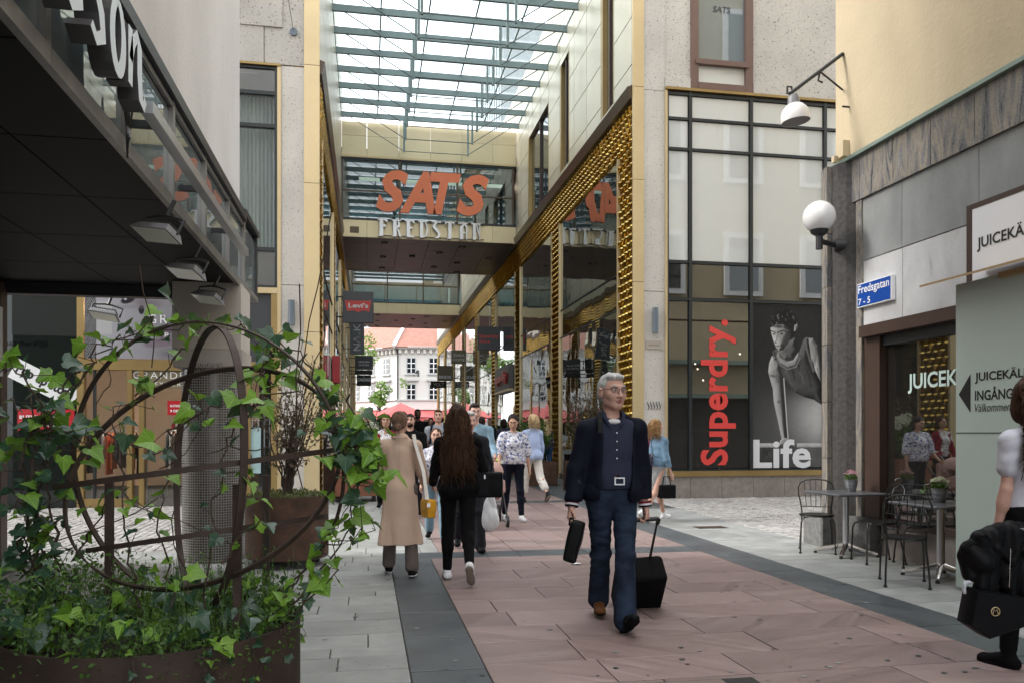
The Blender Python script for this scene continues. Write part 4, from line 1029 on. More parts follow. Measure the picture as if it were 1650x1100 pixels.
b = MB(); hk = atd(1272, 152, 9.88); b.tube([hk + Vector((-.03, 0, .0)), hk + Vector((-.03, 0, .09)), hk + Vector((.03, 0, .09)), hk + Vector((.03, 0, .06))], 0.013, 6)
h2 = mid + Vector((0, 0, -.02)); b.tube([h2, h2 + Vector((-.02, 0, -.1)), h2 + Vector((.04, 0, -.12))], 0.013, 6); b.build('hook', M['darkmetal'], bl)

# ------------------------------------------------------------------ wall lights, plaque on the piers
def wlight(px, label):
    a, c = onY(px, 496 if px > 800 else 484, YF - 0.07), onY(px, 536 if px > 800 else 524, YF - 0.07)
    t = thing('wall_light', label, 'wall light', (a.x, YF, c.z), 'cylinder lights on the piers')
    MB().lathe([(0.062, c.z), (0.062, a.z)], 18, (a.x, YF - 0.08, 0)).build('cylinder', M['slateblue'], t, smooth='auto')
    B((a.x - 0.03, YF - 0.03, c.z + 0.1), (a.x + 0.03, YF - 0.001, a.z - 0.1)).build('bracket', M['darkmetal'], t)
wlight(1056, 'slate grey cylinder wall light on the pier beside the tall red lettering')
wlight(470, 'slate grey cylinder wall light on the pier left of the arcade')
pq = thing('plaque', 'small beige company plaque on the right concrete pier', 'plaque', onY(1053, 557, YF))
p0, p1 = onY(1040, 562, YF), onY(1066, 549, YF)
B((p0.x, YF - 0.02, p0.z), (p1.x, YF - 0.001, p1.z)).build('plate', pmat('plaque_beige', (0.4, 0.35, 0.29), 0.5), pq)
text_mesh('VASAKRONAN', 'lettering', M['black'], (p0.x + 0.05, YF - 0.02, p0.z + 0.065), UX, UZ, w=(p1.x-p0.x)*0.72, bold=0.0, parent=pq)
em = MB(); e0, e1 = onY(1042, 660, YF), onY(1065, 646, YF)
for k in range(5):
    x = e0.x + (e1.x - e0.x) * (k + 0.5) / 5; h = e1.z - e0.z
    em.tube([(x + 0.02*math.sin(t*5.2) + 0.02*(t-.5), YF - 0.004, e0.z + h*t) for t in [q/8 for q in range(9)]], [0.004 + 0.008*math.sin(math.pi*q/8) for q in range(9)], 5)
tag(em.build('emblem', M['charcoal']), 'emblem of five dark wavy strokes on the right pier', 'emblem')
ch = thing('wall_anchor', 'round wall anchor with thin wire high on the left concrete wall', 'wall anchor', onY(473, 51, YF))
p = onY(473, 51, YF - 0.03); MB().tube([p, p + Vector((0, .04, 0))], 0.075, 16).build('disc', M['slateblue'], ch)
MB().tube([p, p + Vector((-.12, 0, .75))], 0.006, 5).build('wire', M['darkmetal'], ch)

# ------------------------------------------------------------------ shop lettering and posters
def letters(word, name, mat, place, label, cat, ext=0.004):
    t = thing(name, label, cat, place[0][0])
    return t
# tall red word, one letter per part, reading upwards
sd = thing('window_lettering', 'tall red word reading upwards on the dark shop window', 'lettering', onY(1150, 745, YF))
yb0, yt0 = 746, 514
zA, zB = zy(1150, 749), zy(1150, 514)
xl, xr_ = xy(1130, 640), xy(1173, 640)
em_ = (xr_ - xl)
def vword(word, z0, z1, xbase, xh, mat, par):
    # letters run up: text direction +Z, letter up direction -X
    return text_mesh(word, 'lettering', mat, (xbase, YF + 0.012, z0), UZ, -UX, w=z1 - z0, h=xh, bold=0.032, ext=0.004, space=1.04, parent=par)
vword('Superdry.', zA, zB, xy(1186, 640), xy(1186, 640) - xy(1129, 640), M['red'], sd)

def poster(name, label, W, H, nx, ny, func, o, u, v, cat='poster', rough=0.55):
    xs = (np.arange(nx + 1)) / nx; ysg = (np.arange(ny + 1)) / ny
    Xg, Yg = np.meshgrid(xs, ysg)
    col = func(Xg * W, Yg * H)
    o, u, v = Vector(o), Vector(u), Vector(v)
    P = np.array(o)[None] + (Xg.reshape(-1, 1) * W) * np.array(u)[None] + (Yg.reshape(-1, 1) * H) * np.array(v)[None]
    me = bpy.data.meshes.new(name)
    idx = (np.arange(ny)[:, None] * (nx + 1) + np.arange(nx)[None]).reshape(-1)
    F = np.stack([idx, idx + 1, idx + nx + 2, idx + nx + 1], 1)
    me.from_pydata(P.tolist(), [], F.tolist())
    ca = me.color_attributes.new('Col', 'FLOAT_COLOR', 'POINT')
    c4 = np.ones((len(P), 4)); c4[:, :3] = np.clip(col.reshape(-1, 1) if col.ndim == 2 else col.reshape(-1, 3), 0, 1)
    ca.data.foreach_set('color', c4.ravel())
    m = attrmat(name + '_print', rough=rough); m.node_tree.nodes['Principled BSDF'].inputs['Specular IOR Level'].default_value = 0.2; me.materials.append(m)
    ob = link(name, me); tag(ob, label, cat); return ob
def sstep(a, b, x): t = np.clip((x - a) / (b - a), 0, 1); return t * t * (3 - 2 * t)
def capsd(x, y, a, c, r0, r1):
    ax, ay = a; dx, dy = c[0] - ax, c[1] - ay; t = np.clip(((x-ax)*dx + (y-ay)*dy) / (dx*dx + dy*dy), 0, 1)
    r = r0 + (r1 - r0) * t; px_, py_ = x - ax - dx*t, y - ay - dy*t
    d = np.hypot(px_, py_); side = (px_*dy - py_*dx) / math.hypot(dx, dy) / r
    return d - r, side, t
def athlete(x, y):
    # printed photograph of an athlete; coordinates of the artwork run 0..455 across and 0..1040 down (print units)
    U = x / Wp * 455; V = (1 - y / Hp) * 1040
    rs = np.random.RandomState(3)
    def nz(f, sd):
        r = np.random.RandomState(sd); o = 0
        for _ in range(6): a = r.randn(2); o = o + np.sin((U*a[0] + V*a[1])*f + r.rand()*6.28 + 1.2*np.sin((U*a[1] - V*a[0])*f*.6))
        return o/6
    c = 0.022 + 0.05*sstep(300, 900, V)*sstep(460, 100, U) + 0.004*nz(.09, 1)
    glow = np.exp(-(((U-470)/190)**2 + ((V-720)/200)**2)); c = c + 0.5*glow*sstep(480, 640, V)*(1 + .08*nz(.12, 2))
    lines = (V > 905); c = np.where(lines, 0.05 + 0.03*nz(.2, 3) + 0.06*sstep(100, 455, U), c)
    def poly(P):
        P = np.array(P, float); n = len(P); d2 = np.full(U.shape, 1e9); ins = np.zeros(U.shape, bool); gx = np.zeros(U.shape); gy = np.zeros(U.shape)
        for i in range(n):
            ax, ay = P[i]; bx_, by = P[(i+1) % n]; ex, ey = bx_-ax, by-ay; L = ex*ex + ey*ey + 1e-9
            t = np.clip(((U-ax)*ex + (V-ay)*ey)/L, 0, 1); qx, qy = U-ax-t*ex, V-ay-t*ey; dd = qx*qx + qy*qy; m = dd < d2
            d2 = np.where(m, dd, d2); gx = np.where(m, qx, gx); gy = np.where(m, qy, gy)
            cr = ((ay > V) != (by > V)) & (U < ex*(V-ay)/(ey + 1e-9*(ey == 0)) + ax); ins ^= cr
        return ins, np.sqrt(d2), gx, gy
    def form(P, Rr, hi, lo, light=(-.75, -.45), wear=.06, sd=5):
        nonlocal c
        ins, d, gx, gy = poly(P); l = np.maximum(d, 1e-3); e = np.clip(1 - d/Rr, 0, 1)
        nx_, ny_ = -gx/l*e, -gy/l*e; nzv = np.sqrt(np.clip(1 - nx_**2 - ny_**2, 0, 1))
        lam = np.clip(nx_*light[0] + ny_*light[1] + nzv*.42, 0, 1.2)
        v = lo + (hi-lo)*lam*(1 + wear*nz(.11, sd) + wear*nz(.05, sd+1)); al = sstep(0, 2.0, d)*ins; c = c*(1-al) + v*al
    def blob(u, v, ru, rv_, val, a=1.0, rot=0.0, soft=.5):
        nonlocal c
        cu, su = math.cos(rot), math.sin(rot); q = np.hypot(((U-u)*cu + (V-v)*su)/ru, (-(U-u)*su + (V-v)*cu)/rv_); m = a*sstep(1, soft, q); c = c*(1-m) + val*m
    def line(pts, w_, val, a=.8):
        nonlocal c
        for (p, q) in zip(pts[:-1], pts[1:]):
            d, s_, t = capsd(U, V, p, q, w_*.4, w_*.4); m = a*sstep(w_*.8, -w_*.3, d); c = c*(1-m) + val*m
    # far shoulder and arm
    form([(345, 205), (395, 210), (432, 255), (450, 330), (460, 420), (460, 560), (435, 520), (410, 440), (395, 370), (372, 350), (345, 280)], 34, .62, .03)
    line([(398, 230), (412, 300), (404, 380)], 7, .1, .5); line([(420, 400), (440, 480)], 6, .08, .6)
    # torso in a dark vest
    form([(125, 300), (160, 275), (300, 300), (330, 215), (362, 205), (385, 370), (460, 520), (460, 645), (395, 605), (335, 590), (275, 560), (225, 495), (190, 460), (140, 400)], 60, .14, .012, wear=.25, sd=9)
    for k, (p, q) in enumerate((((215, 420), (245, 500)), ((250, 400), (270, 470)), ((300, 420), (330, 500)), ((345, 400), (380, 520)), ((200, 400), (215, 440)), ((285, 360), (300, 420)))): line([p, ((p[0]+q[0])/2 + 6, (p[1]+q[1])/2), q], 9, .13 if k % 2 == 0 else .012, .5)
    line([(345, 215), (350, 280), (372, 350), (395, 420)], 11, .16, .8); line([(352, 215), (358, 280), (378, 350)], 3, .02, .8)
    # neck and pale shirt collar
    form([(165, 270), (275, 205), (300, 290), (260, 345), (205, 350), (165, 310)], 40, .24, .02, (-.9, -.1))
    form([(160, 290), (180, 335), (222, 362), (262, 352), (296, 300), (302, 330), (275, 385), (225, 400), (180, 375), (158, 330)], 14, .5, .16)
    line([(150, 320), (178, 385), (226, 412), (280, 395), (308, 335)], 4, .3, .8); line([(140, 300), (150, 360), (180, 420)], 8, .02, .7)
    # near shoulder and arm
    form([(122, 325), (104, 375), (98, 430), (112, 485), (128, 540), (134, 620), (142, 660), (160, 740), (182, 845), (188, 880), (226, 880), (222, 800), (214, 700), (205, 600), (196, 500), (192, 450), (172, 385), (148, 335)], 36, .58, .03, sd=20)
    blob(138, 385, 30, 42, .42, .55, .2); blob(128, 455, 26, 12, .06, .7, .25); blob(160, 470, 14, 40, .08, .6, -.2); blob(152, 545, 12, 50, .40, .5, -.08); blob(168, 620, 16, 14, .07, .6); blob(165, 680, 10, 42, .36, .5, -.2); blob(196, 790, 6, 70, .07, .55, -.12)
    line([(200, 470), (206, 560), (214, 660), (220, 760), (228, 850)], 4, .72, .9)
    form([(176, 868), (196, 850), (232, 852), (262, 872), (288, 892), (280, 902), (240, 898), (205, 904), (168, 898)], 16, .6, .08); line([(205, 880), (235, 892)], 3, .1, .6); line([(225, 870), (258, 890)], 3, .1, .6)
    # bar
    m = (V > 885) & (V < 912) & ~((U > 170) & (U < 285)); c = np.where(m, .5 + .12*nz(.15, 30) - .2*sstep(898, 912, V), c)
    # head: dark curls with highlights, ear, lit face
    hair = np.hypot((U-205)/88, (V-125)/96) - 1 - .06*np.sin(np.arctan2(V-125, U-205)*23) - .04*nz(.3, 40); m = sstep(.03, -.02, hair); curl = np.clip(nz(.16, 41)*1.6 + nz(.33, 42) - .55, 0, 1)
    c = c*(1-m) + (.012 + .55*curl*np.clip((175-V)/120, 0.05, 1)*np.clip(1.3 - np.abs(U-180)/90, .15, 1))*m
    form([(268, 130), (290, 118), (298, 140), (284, 170), (266, 172)], 12, .5, .04); line([(276, 135), (286, 150)], 3, .04, .7)
    form([(112, 150), (118, 185), (132, 235), (148, 275), (168, 296), (196, 290), (226, 250), (246, 205), (248, 160), (205, 128), (150, 125)], 46, .66, .03, (-.85, -.2), sd=50)
    blob(215, 220, 32, 60, .06, .75, .3); blob(160, 140, 55, 14, .02, .75, .05)
    line([(116, 168), (146, 180)], 6, .02, .9); line([(160, 180), (188, 166), (216, 172)], 6.5, .02, .9)
    blob(136, 190, 14, 7, .04, .9, .15); blob(190, 186, 19, 8.5, .03, .9, -.08); blob(200, 185, 5, 3.5, .62, .9); blob(131, 190, 3.5, 2.6, .5, .9)
    line([(160, 190), (152, 226), (146, 240)], 5, .10, .6); blob(146, 244, 12, 5, .05, .85, .2); blob(142, 222, 5, 18, .72, .6, .15)
    line([(140, 262), (160, 266), (184, 258)], 3.6, .03, .95); blob(160, 273, 17, 5, .34, .7); blob(158, 282, 14, 3, .08, .6); blob(160, 255, 16, 3, .2, .5)
    return np.clip(c, 0.01, .8)
Wp = m3 - m2 - 0.1; Wfull = Wp
zp0, zp1 = zr[0] + 0.06, zr[1] - 0.045
Hp = zp1 - zp0
ath = poster('athlete_poster', 'black and white poster of athlete doing push up in shop window', Wp, Hp, 190, 420, athlete, (m2 + 0.05, YF + 0.012, zp0), UX, UZ)
pz0, pz1 = zy(1215, 754), zy(1215, 707)
text_mesh('Life', 'lettering', M['offwhite'], (xy(1214, 754), YF + 0.012, pz0), UX, UZ, w=xy(1307, 754) - xy(1214, 754), h=pz1 - pz0, bold=0.028, ext=0.003, space=1.03, parent=ath)
B((xy(1325, 740), YF + 0.006, pz0), (m3 - 0.052, YF + 0.011, pz1)).build('lettering', M['offwhite'], ath)
p2_ = B((m3 + 0.055, YF + 0.006, zp0), (m3 + (m2 - m1) - 0.055, YF + 0.012, zp1)).build('dark_poster', M['charcoal']); tag(p2_, 'plain dark continuation of the athlete poster behind the stone corner', 'poster')

def face(x, y):
    px_ = 135 + x / Wf * (288 - 135); py_ = 581 - y / Hf * (581 - 480)
    n = np.sin(px_*2.1 + py_*1.3) * np.sin(py_*1.9)
    c = 0.31 + 0.0*px_ - 0.0012*(px_-200)
    r = np.stack([c*0.97, c*0.96, c*1.04], -1)
    def sh(m, k): 
        nonlocal r; r = r * (1 - m[..., None]) + np.array(k)[None, None] * m[..., None]
    dk = (0.018, 0.015, 0.02)
    sh(0.75*np.exp(-(((px_-228)/17)**2 + ((py_-497)/9)**2)), (0.14, 0.11, 0.13))       # nose shade
    sh(sstep(1.1, 0.8, np.hypot((px_-226)/5, (py_-509)/7)), dk)                          # nostril
    sh(0.6*np.exp(-(((px_-246)/14)**2 + ((py_-500)/6)**2)), (0.12, 0.1, 0.12))
    e = np.hypot((px_-204)/12, (py_-495 + (px_-204)*0.22)/5.5); sh(sstep(1.1, 0.8, e), dk)
    sh(sstep(1.0, 0.6, np.hypot((px_-200)/3, (py_-493)/3)), (0.5, 0.5, 0.55))
    sh(0.8*(np.abs(py_ - (486 + 0.012*(px_-200)**2)) < 1.5) * (np.abs(px_-200) < 20), dk)
    sh(0.85*sstep(1.1, 0.8, np.hypot((px_-256)/30, (py_-540 + (px_-256)*0.12)/7)), (0.09, 0.06, 0.085))  # lips
    sh(0.7*sstep(1.1, 0.8, np.hypot((px_-262)/34, (py_-556 + (px_-256)*0.15)/8)), (0.16, 0.11, 0.14))
    sh(0.6*np.exp(-(((px_-275)/20)**2 + ((py_-572)/8)**2)), (0.1, 0.08, 0.1))
    sh(0.6*np.exp(-(((px_-205)/25)**2 + ((py_-505)/2.5)**2)), (0.2, 0.18, 0.2))
    # printed column of type at left
    blk = (px_ < 153) & (np.sin(px_*0.9 + py_*0.55)*np.sin(py_*2.3 - px_*1.5) > -0.25); r = np.where((px_ < 153)[..., None], 0.4, r); sh((blk*1.0), (0.015, 0.015, 0.02))
    tx = (px_ > 154) & (px_ < 178) & (py_ > 498) & (py_ < 546); r = np.where(tx[..., None], 0.45, r); sh(tx * (np.sin(py_*3.3 - px_*1.9) > 0.55) * 0.5, (0.2, 0.2, 0.22))
    return r
xf0, xf1 = X(137), X(289); zf0, zf1 = zdb + 0.02, zl - 0.01
Wf, Hf = xf1 - xf0, zf1 - zf0
po = poster('perfume_poster', 'large grey poster of a face above the perfume shop door', Wf, Hf, 190, 130, face, (xf0, YF - 0.006, zf0), UX, UZ)
text_mesh('GRANDE', 'lettering', M['white'], (X(238), YF - 0.008, zy(238, 521)), UX, UZ, w=1.16, h=0.165, bold=-0.005, ext=0.003, space=1.25, parent=po)
text_mesh('PARFYMERI', 'lettering', M['white'], (X(240), YF - 0.008, zy(240, 542)), UX, UZ, w=1.16, h=0.08, ext=0.003, space=1.5, parent=po)
sgn = thing('perfume_shop_sign', 'dark sign band with pale shop name over the glass doors', 'shop sign', (X(300), YF, zh))
text_mesh('GRANDE', 'lettering', M['white'], (X(214), YF + 0.016, zy(214, 609)), UX, UZ, w=X(297) - X(214), h=0.13, bold=0.0, space=1.2, parent=sgn)
text_mesh('PARFYMERI', 'lettering', M['white'], (X(222), YF + 0.016, zy(222, 621)), UX, UZ, w=X(296) - X(222), h=0.075, space=1.5, parent=sgn)
# shop closing notices, tilted banner
def notice(px0, py0, px1, py1, lines, label, dy=-0.004):
    t = thing('notice', label, 'notice', (X(px0), YF, zy(px0, py1)), 'red closing notices in the windows')
    a, c = onY(px0, py1, YF), onY(px1, py0, YF)
    B((a.x, YF + dy, a.z), (c.x, YF + dy + 0.02, c.z)).build('panel', M['redsign'], t)
    h = (c.z - a.z)
    for s_, f, wf_ in lines:
        text_mesh(s_, 'lettering', M['white'], (a.x + 0.05, YF + dy, a.z + h * f), UX, UZ, w=(c.x - a.x) * wf_, h=h * 0.2, bold=0.03, parent=t)
notice(27, 659, 120, 693, (('BUTIKEN UPPHÖR', 0.55, 0.86), ('9 OKTOBER', 0.18, 0.72)), 'wide red closing notice in the dark window below the tilted banner')
notice(270, 645, 315, 668, (('BUTIKEN UPPHÖR', 0.55, 0.85), ('9 OKTOBER', 0.18, 0.7)), 'small red closing notice inside the shop left of the mosaic column')
pu = thing('popup_banner', 'white tilted pop up store banner in the dark window', 'banner', (X(72), YF, zy(72, 617)))
ang = -0.49; cc, ss_ = math.cos(ang), math.sin(ang); bu, bv = Vector((cc, 0, ss_)), Vector((-ss_, 0, cc)); ctr = Vector((X(72), YF - 0.006, zy(72, 617)))
hw, hh_ = 0.60, 0.19
MB().prism([(-hw, -hh_), (hw, -hh_), (hw, hh_), (-hw, hh_)], ctr, bu, bv, (0, 0.012, 0)).build('panel', M['white'], pu)
text_mesh('Pop up store', 'lettering', M['black'], ctr - bu*(hw*0.9) - bv*(hh_*0.55) - Vector((0, .001, 0)), bu, bv, w=hw*1.8, h=hh_*1.25, bold=0.04, parent=pu)
fr = text_mesh('@fredstan', 'window_lettering', M['offwhite'], (X(77), YF + 0.028, zy(60, 560)), -UX, UZ, w=0.75, h=0.14); tag(fr, 'reversed white lettering on dark window above the tilted banner', 'lettering')
so = thing('sale_panel', 'pale blue percent sale panel in the shop window beside the column', 'sale panel', (X(400), YF, 1))
B((X(360), YF + 0.02, zy(400, 762)), (X(420), YF + 0.036, zy(400, 688))).build('panel', pmat('pale_blue', (0.36, 0.52, 0.54), 0.5), so)
text_mesh('50%', 'lettering', M['black'], (X(366), YF + 0.02, zy(400, 740)), UX, UZ, w=X(406) - X(366), h=0.24, bold=0.02, parent=so)
# clothes inside the perfume shop
def rail(xa, xb, y, z, label, n=14, long=False):
    t = thing('clothes_rail', label, 'clothes rail', ((xa+xb)/2, y, 0))
    b = MB(); b.tube([(xa, y, z), (xb, y, z)], 0.015, 6); b.tube([(xa, y, 0.03), (xa, y, z)], .015, 6); b.tube([(xb, y, 0.03), (xb, y, z)], .015, 6); b.build('rail', M['alu'], t)
    gm = ['redstone', 'taupe', 'charcoal', 'black', 'redsign', 'coral', 'offwhite', 'slateblue']
    for k in range(n):
        x = xa + (xb-xa)*(k+.5)/n; l = rnd.uniform(0.5, 0.95); b = MB()
        w0 = rnd.uniform(.16, .22)
        b.add([(x-.012, y-w0*.8, z-.12), (x+.012, y-w0*.8, z-.12), (x+.02, y-w0, z-l), (x-.02, y-w0, z-l), (x-.012, y+w0*.8, z-.12), (x+.012, y+w0*.8, z-.12), (x+.02, y+w0, z-l), (x-.02, y+w0, z-l), (x-.01, y, z-.03), (x+.01, y, z-.03)],
              [(0,1,2,3), (5,4,7,6), (0,3,7,4), (1,5,6,2), (3,2,6,7), (0,4,8), (1,9,5), (0,8,9,1), (4,5,9,8)]); b.build('garment', M[rnd.choice(gm)], t)
rail(-4.3, -1.9, YF + 2.4, 1.5, 'long rail of mixed clothes inside the warm lit shop', 34)
rail(-4.6, -2.2, YF + 4.2, 1.75, 'high rail of clothes along the back of the warm lit shop', 30)
rail(-6.0, -4.6, YF + 2.0, 1.5, 'short rail of clothes behind the left glass door', 16)
sh = thing('bag_shelf', 'wall shelf with brown leather bag inside the warm lit shop', 'shelf', (X(245), YF + 4.9, 1.9))
B((X(215), YF + 5.0, 1.86), (X(330), YF + 5.4, 1.9)).build('board', M['white'], sh)
b = MB(); b.bbox((X(222), YF + 5.05, 1.902), (X(222) + .75, YF + 5.35, 2.25), .06); bag = b.build('leather_bag', pmat('brown_leather', (0.16, 0.07, 0.03), 0.5)); tag(bag, 'brown leather bag on the wall shelf in the shop', 'bag')

# ------------------------------------------------------------------ bridge lettering
sa = thing('bridge_lettering', 'huge orange slanted word on the glass of the near footbridge', 'lettering', (2.2, 29.2, 9.5))
p0, p1 = onY(606, 340, 29.2), onY(788, 282, 29.2)
tw_ = p1.x - p0.x
for ch_, fx, fw in (('S', 0.0, 0.28), ('A', 0.205, 0.32), ('T', 0.465, 0.285), ('S', 0.71, 0.29)):
    text_mesh(ch_, 'letter', M['coral'], (p0.x + fx*tw_, 29.285, p0.z + (0.0 if ch_ != 'T' else 0.0)), UX, UZ, w=fw*tw_, h=(p1.z - p0.z), bold=0.042, shear=0.25, ext=0.004, parent=sa)
fs_ = thing('arcade_name_letters', 'grey deco metal letters along the beige band of the near bridge', 'lettering', (2, 29.1, 8.6))
p0, p1 = onY(609, 381, 29.15), onY(780, 361, 29.15)
zl0, zl1 = p0.z + 0.0, p1.z - 0.02
LW = (p1.x - p0.x) / 8
FM = [M['alu'], M['signside']]
def deco(ch_, x, w_, h_):
    b = MB(); y0, d = 29.16, -0.09
    def rect(xa, za, xb, zb): b.box((x + xa*w_, y0 + d, zl0 + za*h_), (x + xb*w_, y0, zl0 + zb*h_))
    def poly(pts): b.prism([(p[0]*w_, p[1]*h_) for p in pts], (x, y0 + d, zl0), UX, UZ, (0, -d, 0))
    rect(0.0, 0.93, 0.72, 1.0)
    if ch_ == 'F': rect(.12, 0, .40, .93); rect(.4, .55, .58, .68); rect(.02, 0, .12, .05); poly([(.45, .93), (.72, .93), (.72, .8)])
    if ch_ == 'R': rect(.12, 0, .38, .93); poly([(.38, .5), (.62, .55), (.66, .75), (.56, .93), (.46, .93), (.5, .7), (.38, .6)]); poly([(.4, .48), (.5, .5), (.75, 0), (.6, 0)]); rect(.02, 0, .12, .05)
    if ch_ == 'E': rect(.12, 0, .38, .93); rect(.38, .5, .56, .6); rect(.38, 0, .7, .08); poly([(.5, .93), (.72, .93), (.72, .8)])
    if ch_ == 'D': rect(.12, 0, .36, .93); poly([(.36, 0), (.6, .08), (.72, .35), (.72, .62), (.6, .9), (.5, .93), (.62, .6), (.6, .35), (.5, .12), (.36, .07)])
    if ch_ == 'S': poly([(.05, .75), (.25, .93), (.42, .93), (.3, .72), (.68, .3), (.62, .08), (.45, 0), (.2, 0), (.45, .12), (.48, .28), (.1, .6)])
    if ch_ == 'T': rect(.25, 0, .5, .93); rect(.15, 0, .25, .05); poly([(.0, .93), (.12, .93), (.0, .8)]); poly([(.72, .93), (.6, .93), (.72, .8)])
    if ch_ == 'A': rect(.12, 0, .40, .75); poly([(.12, .75), (.4, .93), (.6, .93), (.7, .8), (.7, 0), (.6, 0), (.6, .75), (.5, .85), (.4, .75)]); rect(.4, .35, .6, .42)
    if ch_ == 'N': rect(.12, 0, .36, .93); rect(.62, 0, .7, .93); poly([(.36, .9), (.46, .9), (.64, .3), (.64, .1)])
    return b.build('letter', M['alu'], fs_)
for i, ch_ in enumerate('FREDSTAN'): deco(ch_, p0.x + i * LW, LW * 0.98, zl1 - zl0)
B((p0.x, 29.17, zl1 - 0.03), (p1.x, 29.25, zl1 - 0.01)).build('letter_rail', M['darkmetal'], fs_); B((p0.x, 29.17, zl0 + 0.04), (p1.x, 29.25, zl0 + 0.055)).build('letter_rail', M['darkmetal'], fs_)

# ------------------------------------------------------------------ projecting shop signs in the arcade
def psign(name, label, xa, xb, Y, za, zb_, mat, words, wall, th=0.14):
    t = thing(name, label, 'shop sign', ((xa+xb)/2, Y, za))
    b = MB(); b.bbox((xa, Y - th/2, za), (xb, Y + th/2, zb_), 0.012); b.build('panel', mat, t)
    for z in (za + (zb_-za)*.18, zb_ - (zb_-za)*.18):
        x0 = xa if wall < xa else xb; MB().tube([(x0, Y, z), (wall, Y, z)], 0.025, 6).build('bracket', M['darkmetal'], t)
    for w_ in words:
        s_, fx, fz, fw, fh, m_, bold = w_[:7]
        text_mesh(s_, 'lettering', M[m_], (xa + (xb-xa)*fx, Y - th/2, za + (zb_-za)*fz), UX, UZ, w=(xb-xa)*fw, h=(zb_-za)*fh, bold=bold, ext=0.004, parent=t, shear=w_[7] if len(w_) > 7 else 0)
    return t
Yl = 26.2; a, c = onY(552, 520, Yl), onY(602, 471, Yl)
lv = psign('jeans_sign', 'charcoal square sign with red batwing logo on the left side', a.x, c.x, Yl, a.z, c.z, M['charcoal'], [('®', .83, .63, .09, .08, 'white', 0)], XL - .05)
wv_, hv = c.x - a.x, c.z - a.z
bat = [(.07, .7), (.93, .7), (.865, .36), (.78, .375), (.70, .385), (.60, .37), (.52, .335), (.5, .33), (.48, .335), (.40, .37), (.30, .385), (.22, .375), (.145, .36)]
MB().prism([(p[0]*wv_, p[1]*hv) for p in bat], (a.x, Yl - 0.0745, a.z), UX, UZ, (0, 0.004, 0)).build('logo', M['red'], lv)
text_mesh("Levi's", 'lettering', M['white'], (a.x + wv_*.19, Yl - .0745, a.z + hv*.47), UX, UZ, w=wv_*.64, h=hv*.155, bold=0.03, ext=0.004, parent=lv)
Y_ = 38; a, c = onY(564, 571, Y_), onY(587, 520, Y_)
nk = psign('vertical_sign', 'tall slate blue banner sign with white upright letters', a.x, c.x, Y_, a.z, c.z, M['slateblue'], [], XL - .05)
for s_, f0, f1 in (('N', .12, .34), ('A', .36, .56), ('-', .62, .68), ('K', .74, .95), ):
    if s_ == 'A':
        b = MB(); xa_, xb_ = a.x + (c.x-a.x)*.25, a.x + (c.x-a.x)*.72; z0_, z1_ = a.z + (c.z-a.z)*f0, a.z + (c.z-a.z)*f1
        for zz in (z0_, z1_): b.tube([(xb_, Y_ - .075, zz), (xa_, Y_ - .075, (z0_+z1_)/2)], 0.028, 5)
        b.build('lettering', M['offwhite'], nk)
    else:
        text_mesh(s_, 'lettering', M['offwhite'], (a.x + (c.x-a.x)*.73, Y_ - 0.07, a.z + (c.z-a.z)*f0), UZ, -UX, w=(c.z-a.z)*(f1-f0), h=(c.x-a.x)*(.48 if s_ != '-' else .1), bold=0.01, ext=0.005, parent=nk)
Y_ = 43; a, c = onY(572, 595, Y_), onY(601, 573, Y_)
psign('shoe_shop_sign', 'black square shoe shop sign with small white lettering below the slate banner', a.x, c.x, Y_, a.z, c.z, M['charcoal'], [('NILSON', .2, .48, .6, .14, 'offwhite', .01), ('SHOES', .22, .26, .56, .13, 'offwhite', 0)], XL - .05)
a2, c2_ = onY(572, 603, Y_), onY(600, 596, Y_); psign('blank_sign', 'plain black strip sign hung under the square shoe shop sign', a2.x, c2_.x, Y_, a2.z, c2_.z, M['black'], [], XL - .05)
Y_ = 48; a, c = onY(575, 621, Y_), onY(598, 604, Y_)
psign('clothes_shop_sign', 'small black sign with white name over a curved line, lowest on left', a.x, c.x, Y_, a.z, c.z, M['black'], [('CARLINGS', .08, .42, .84, .3, 'offwhite', .03), ('★', .45, .78, .1, .12, 'offwhite', 0)], XL - .05)
a = onX(541, 612, XL + .12); c = onX(541, 566, XL + .12)
rf = thing('red_flag_sign', 'narrow dark red sign blade standing out from the left wall', 'shop sign', (XL, 22.3, 3)); b = MB(); b.bbox((XL - .02, 22.0, a.z), (XL + .18, 22.9, c.z), .01); b.build('panel', M['redsign'], rf)
Y_ = 32.8; a, c = onY(769, 564, Y_), onY(806, 527, Y_)
psign('clothing_store_sign', 'charcoal square sign with two lines of red lettering on right', a.x, c.x, Y_, a.z, c.z, M['charcoal'], [('Superdry', .07, .47, .86, .2, 'red', .03), ('Store', .07, .3, .48, .15, 'red', .03)], XR + .05)
Y_ = 43.5; a, c = onY(727, 586, Y_), onY(751, 564, Y_)
psign('home_store_sign', 'taupe square sign with thin white two line name on right', a.x, c.x, Y_, a.z, c.z, M['taupe'], [('ZARA', .12, .52, .78, .2, 'offwhite', 0), ('HOME', .1, .2, .8, .2, 'offwhite', 0)], XR + .05)
Y_ = 50; a, c = onY(705, 613, Y_), onY(730, 589, Y_)
psign('fashion_sign', 'taupe square sign with bold white name at its foot on right', a.x, c.x, Y_, a.z, c.z, M['taupe'], [('BIKBOK', .08, .14, .84, .22, 'offwhite', .05)], XR + .05)
Y_ = 54; a, c = onY(694, 624, Y_), onY(719, 614, Y_)
psign('youth_store_sign', 'low black sign with bold white four letter name on right', a.x, c.x, Y_, a.z, c.z, M['black'], [('VOLT', .14, .24, .72, .52, 'white', .05)], XR + .05)
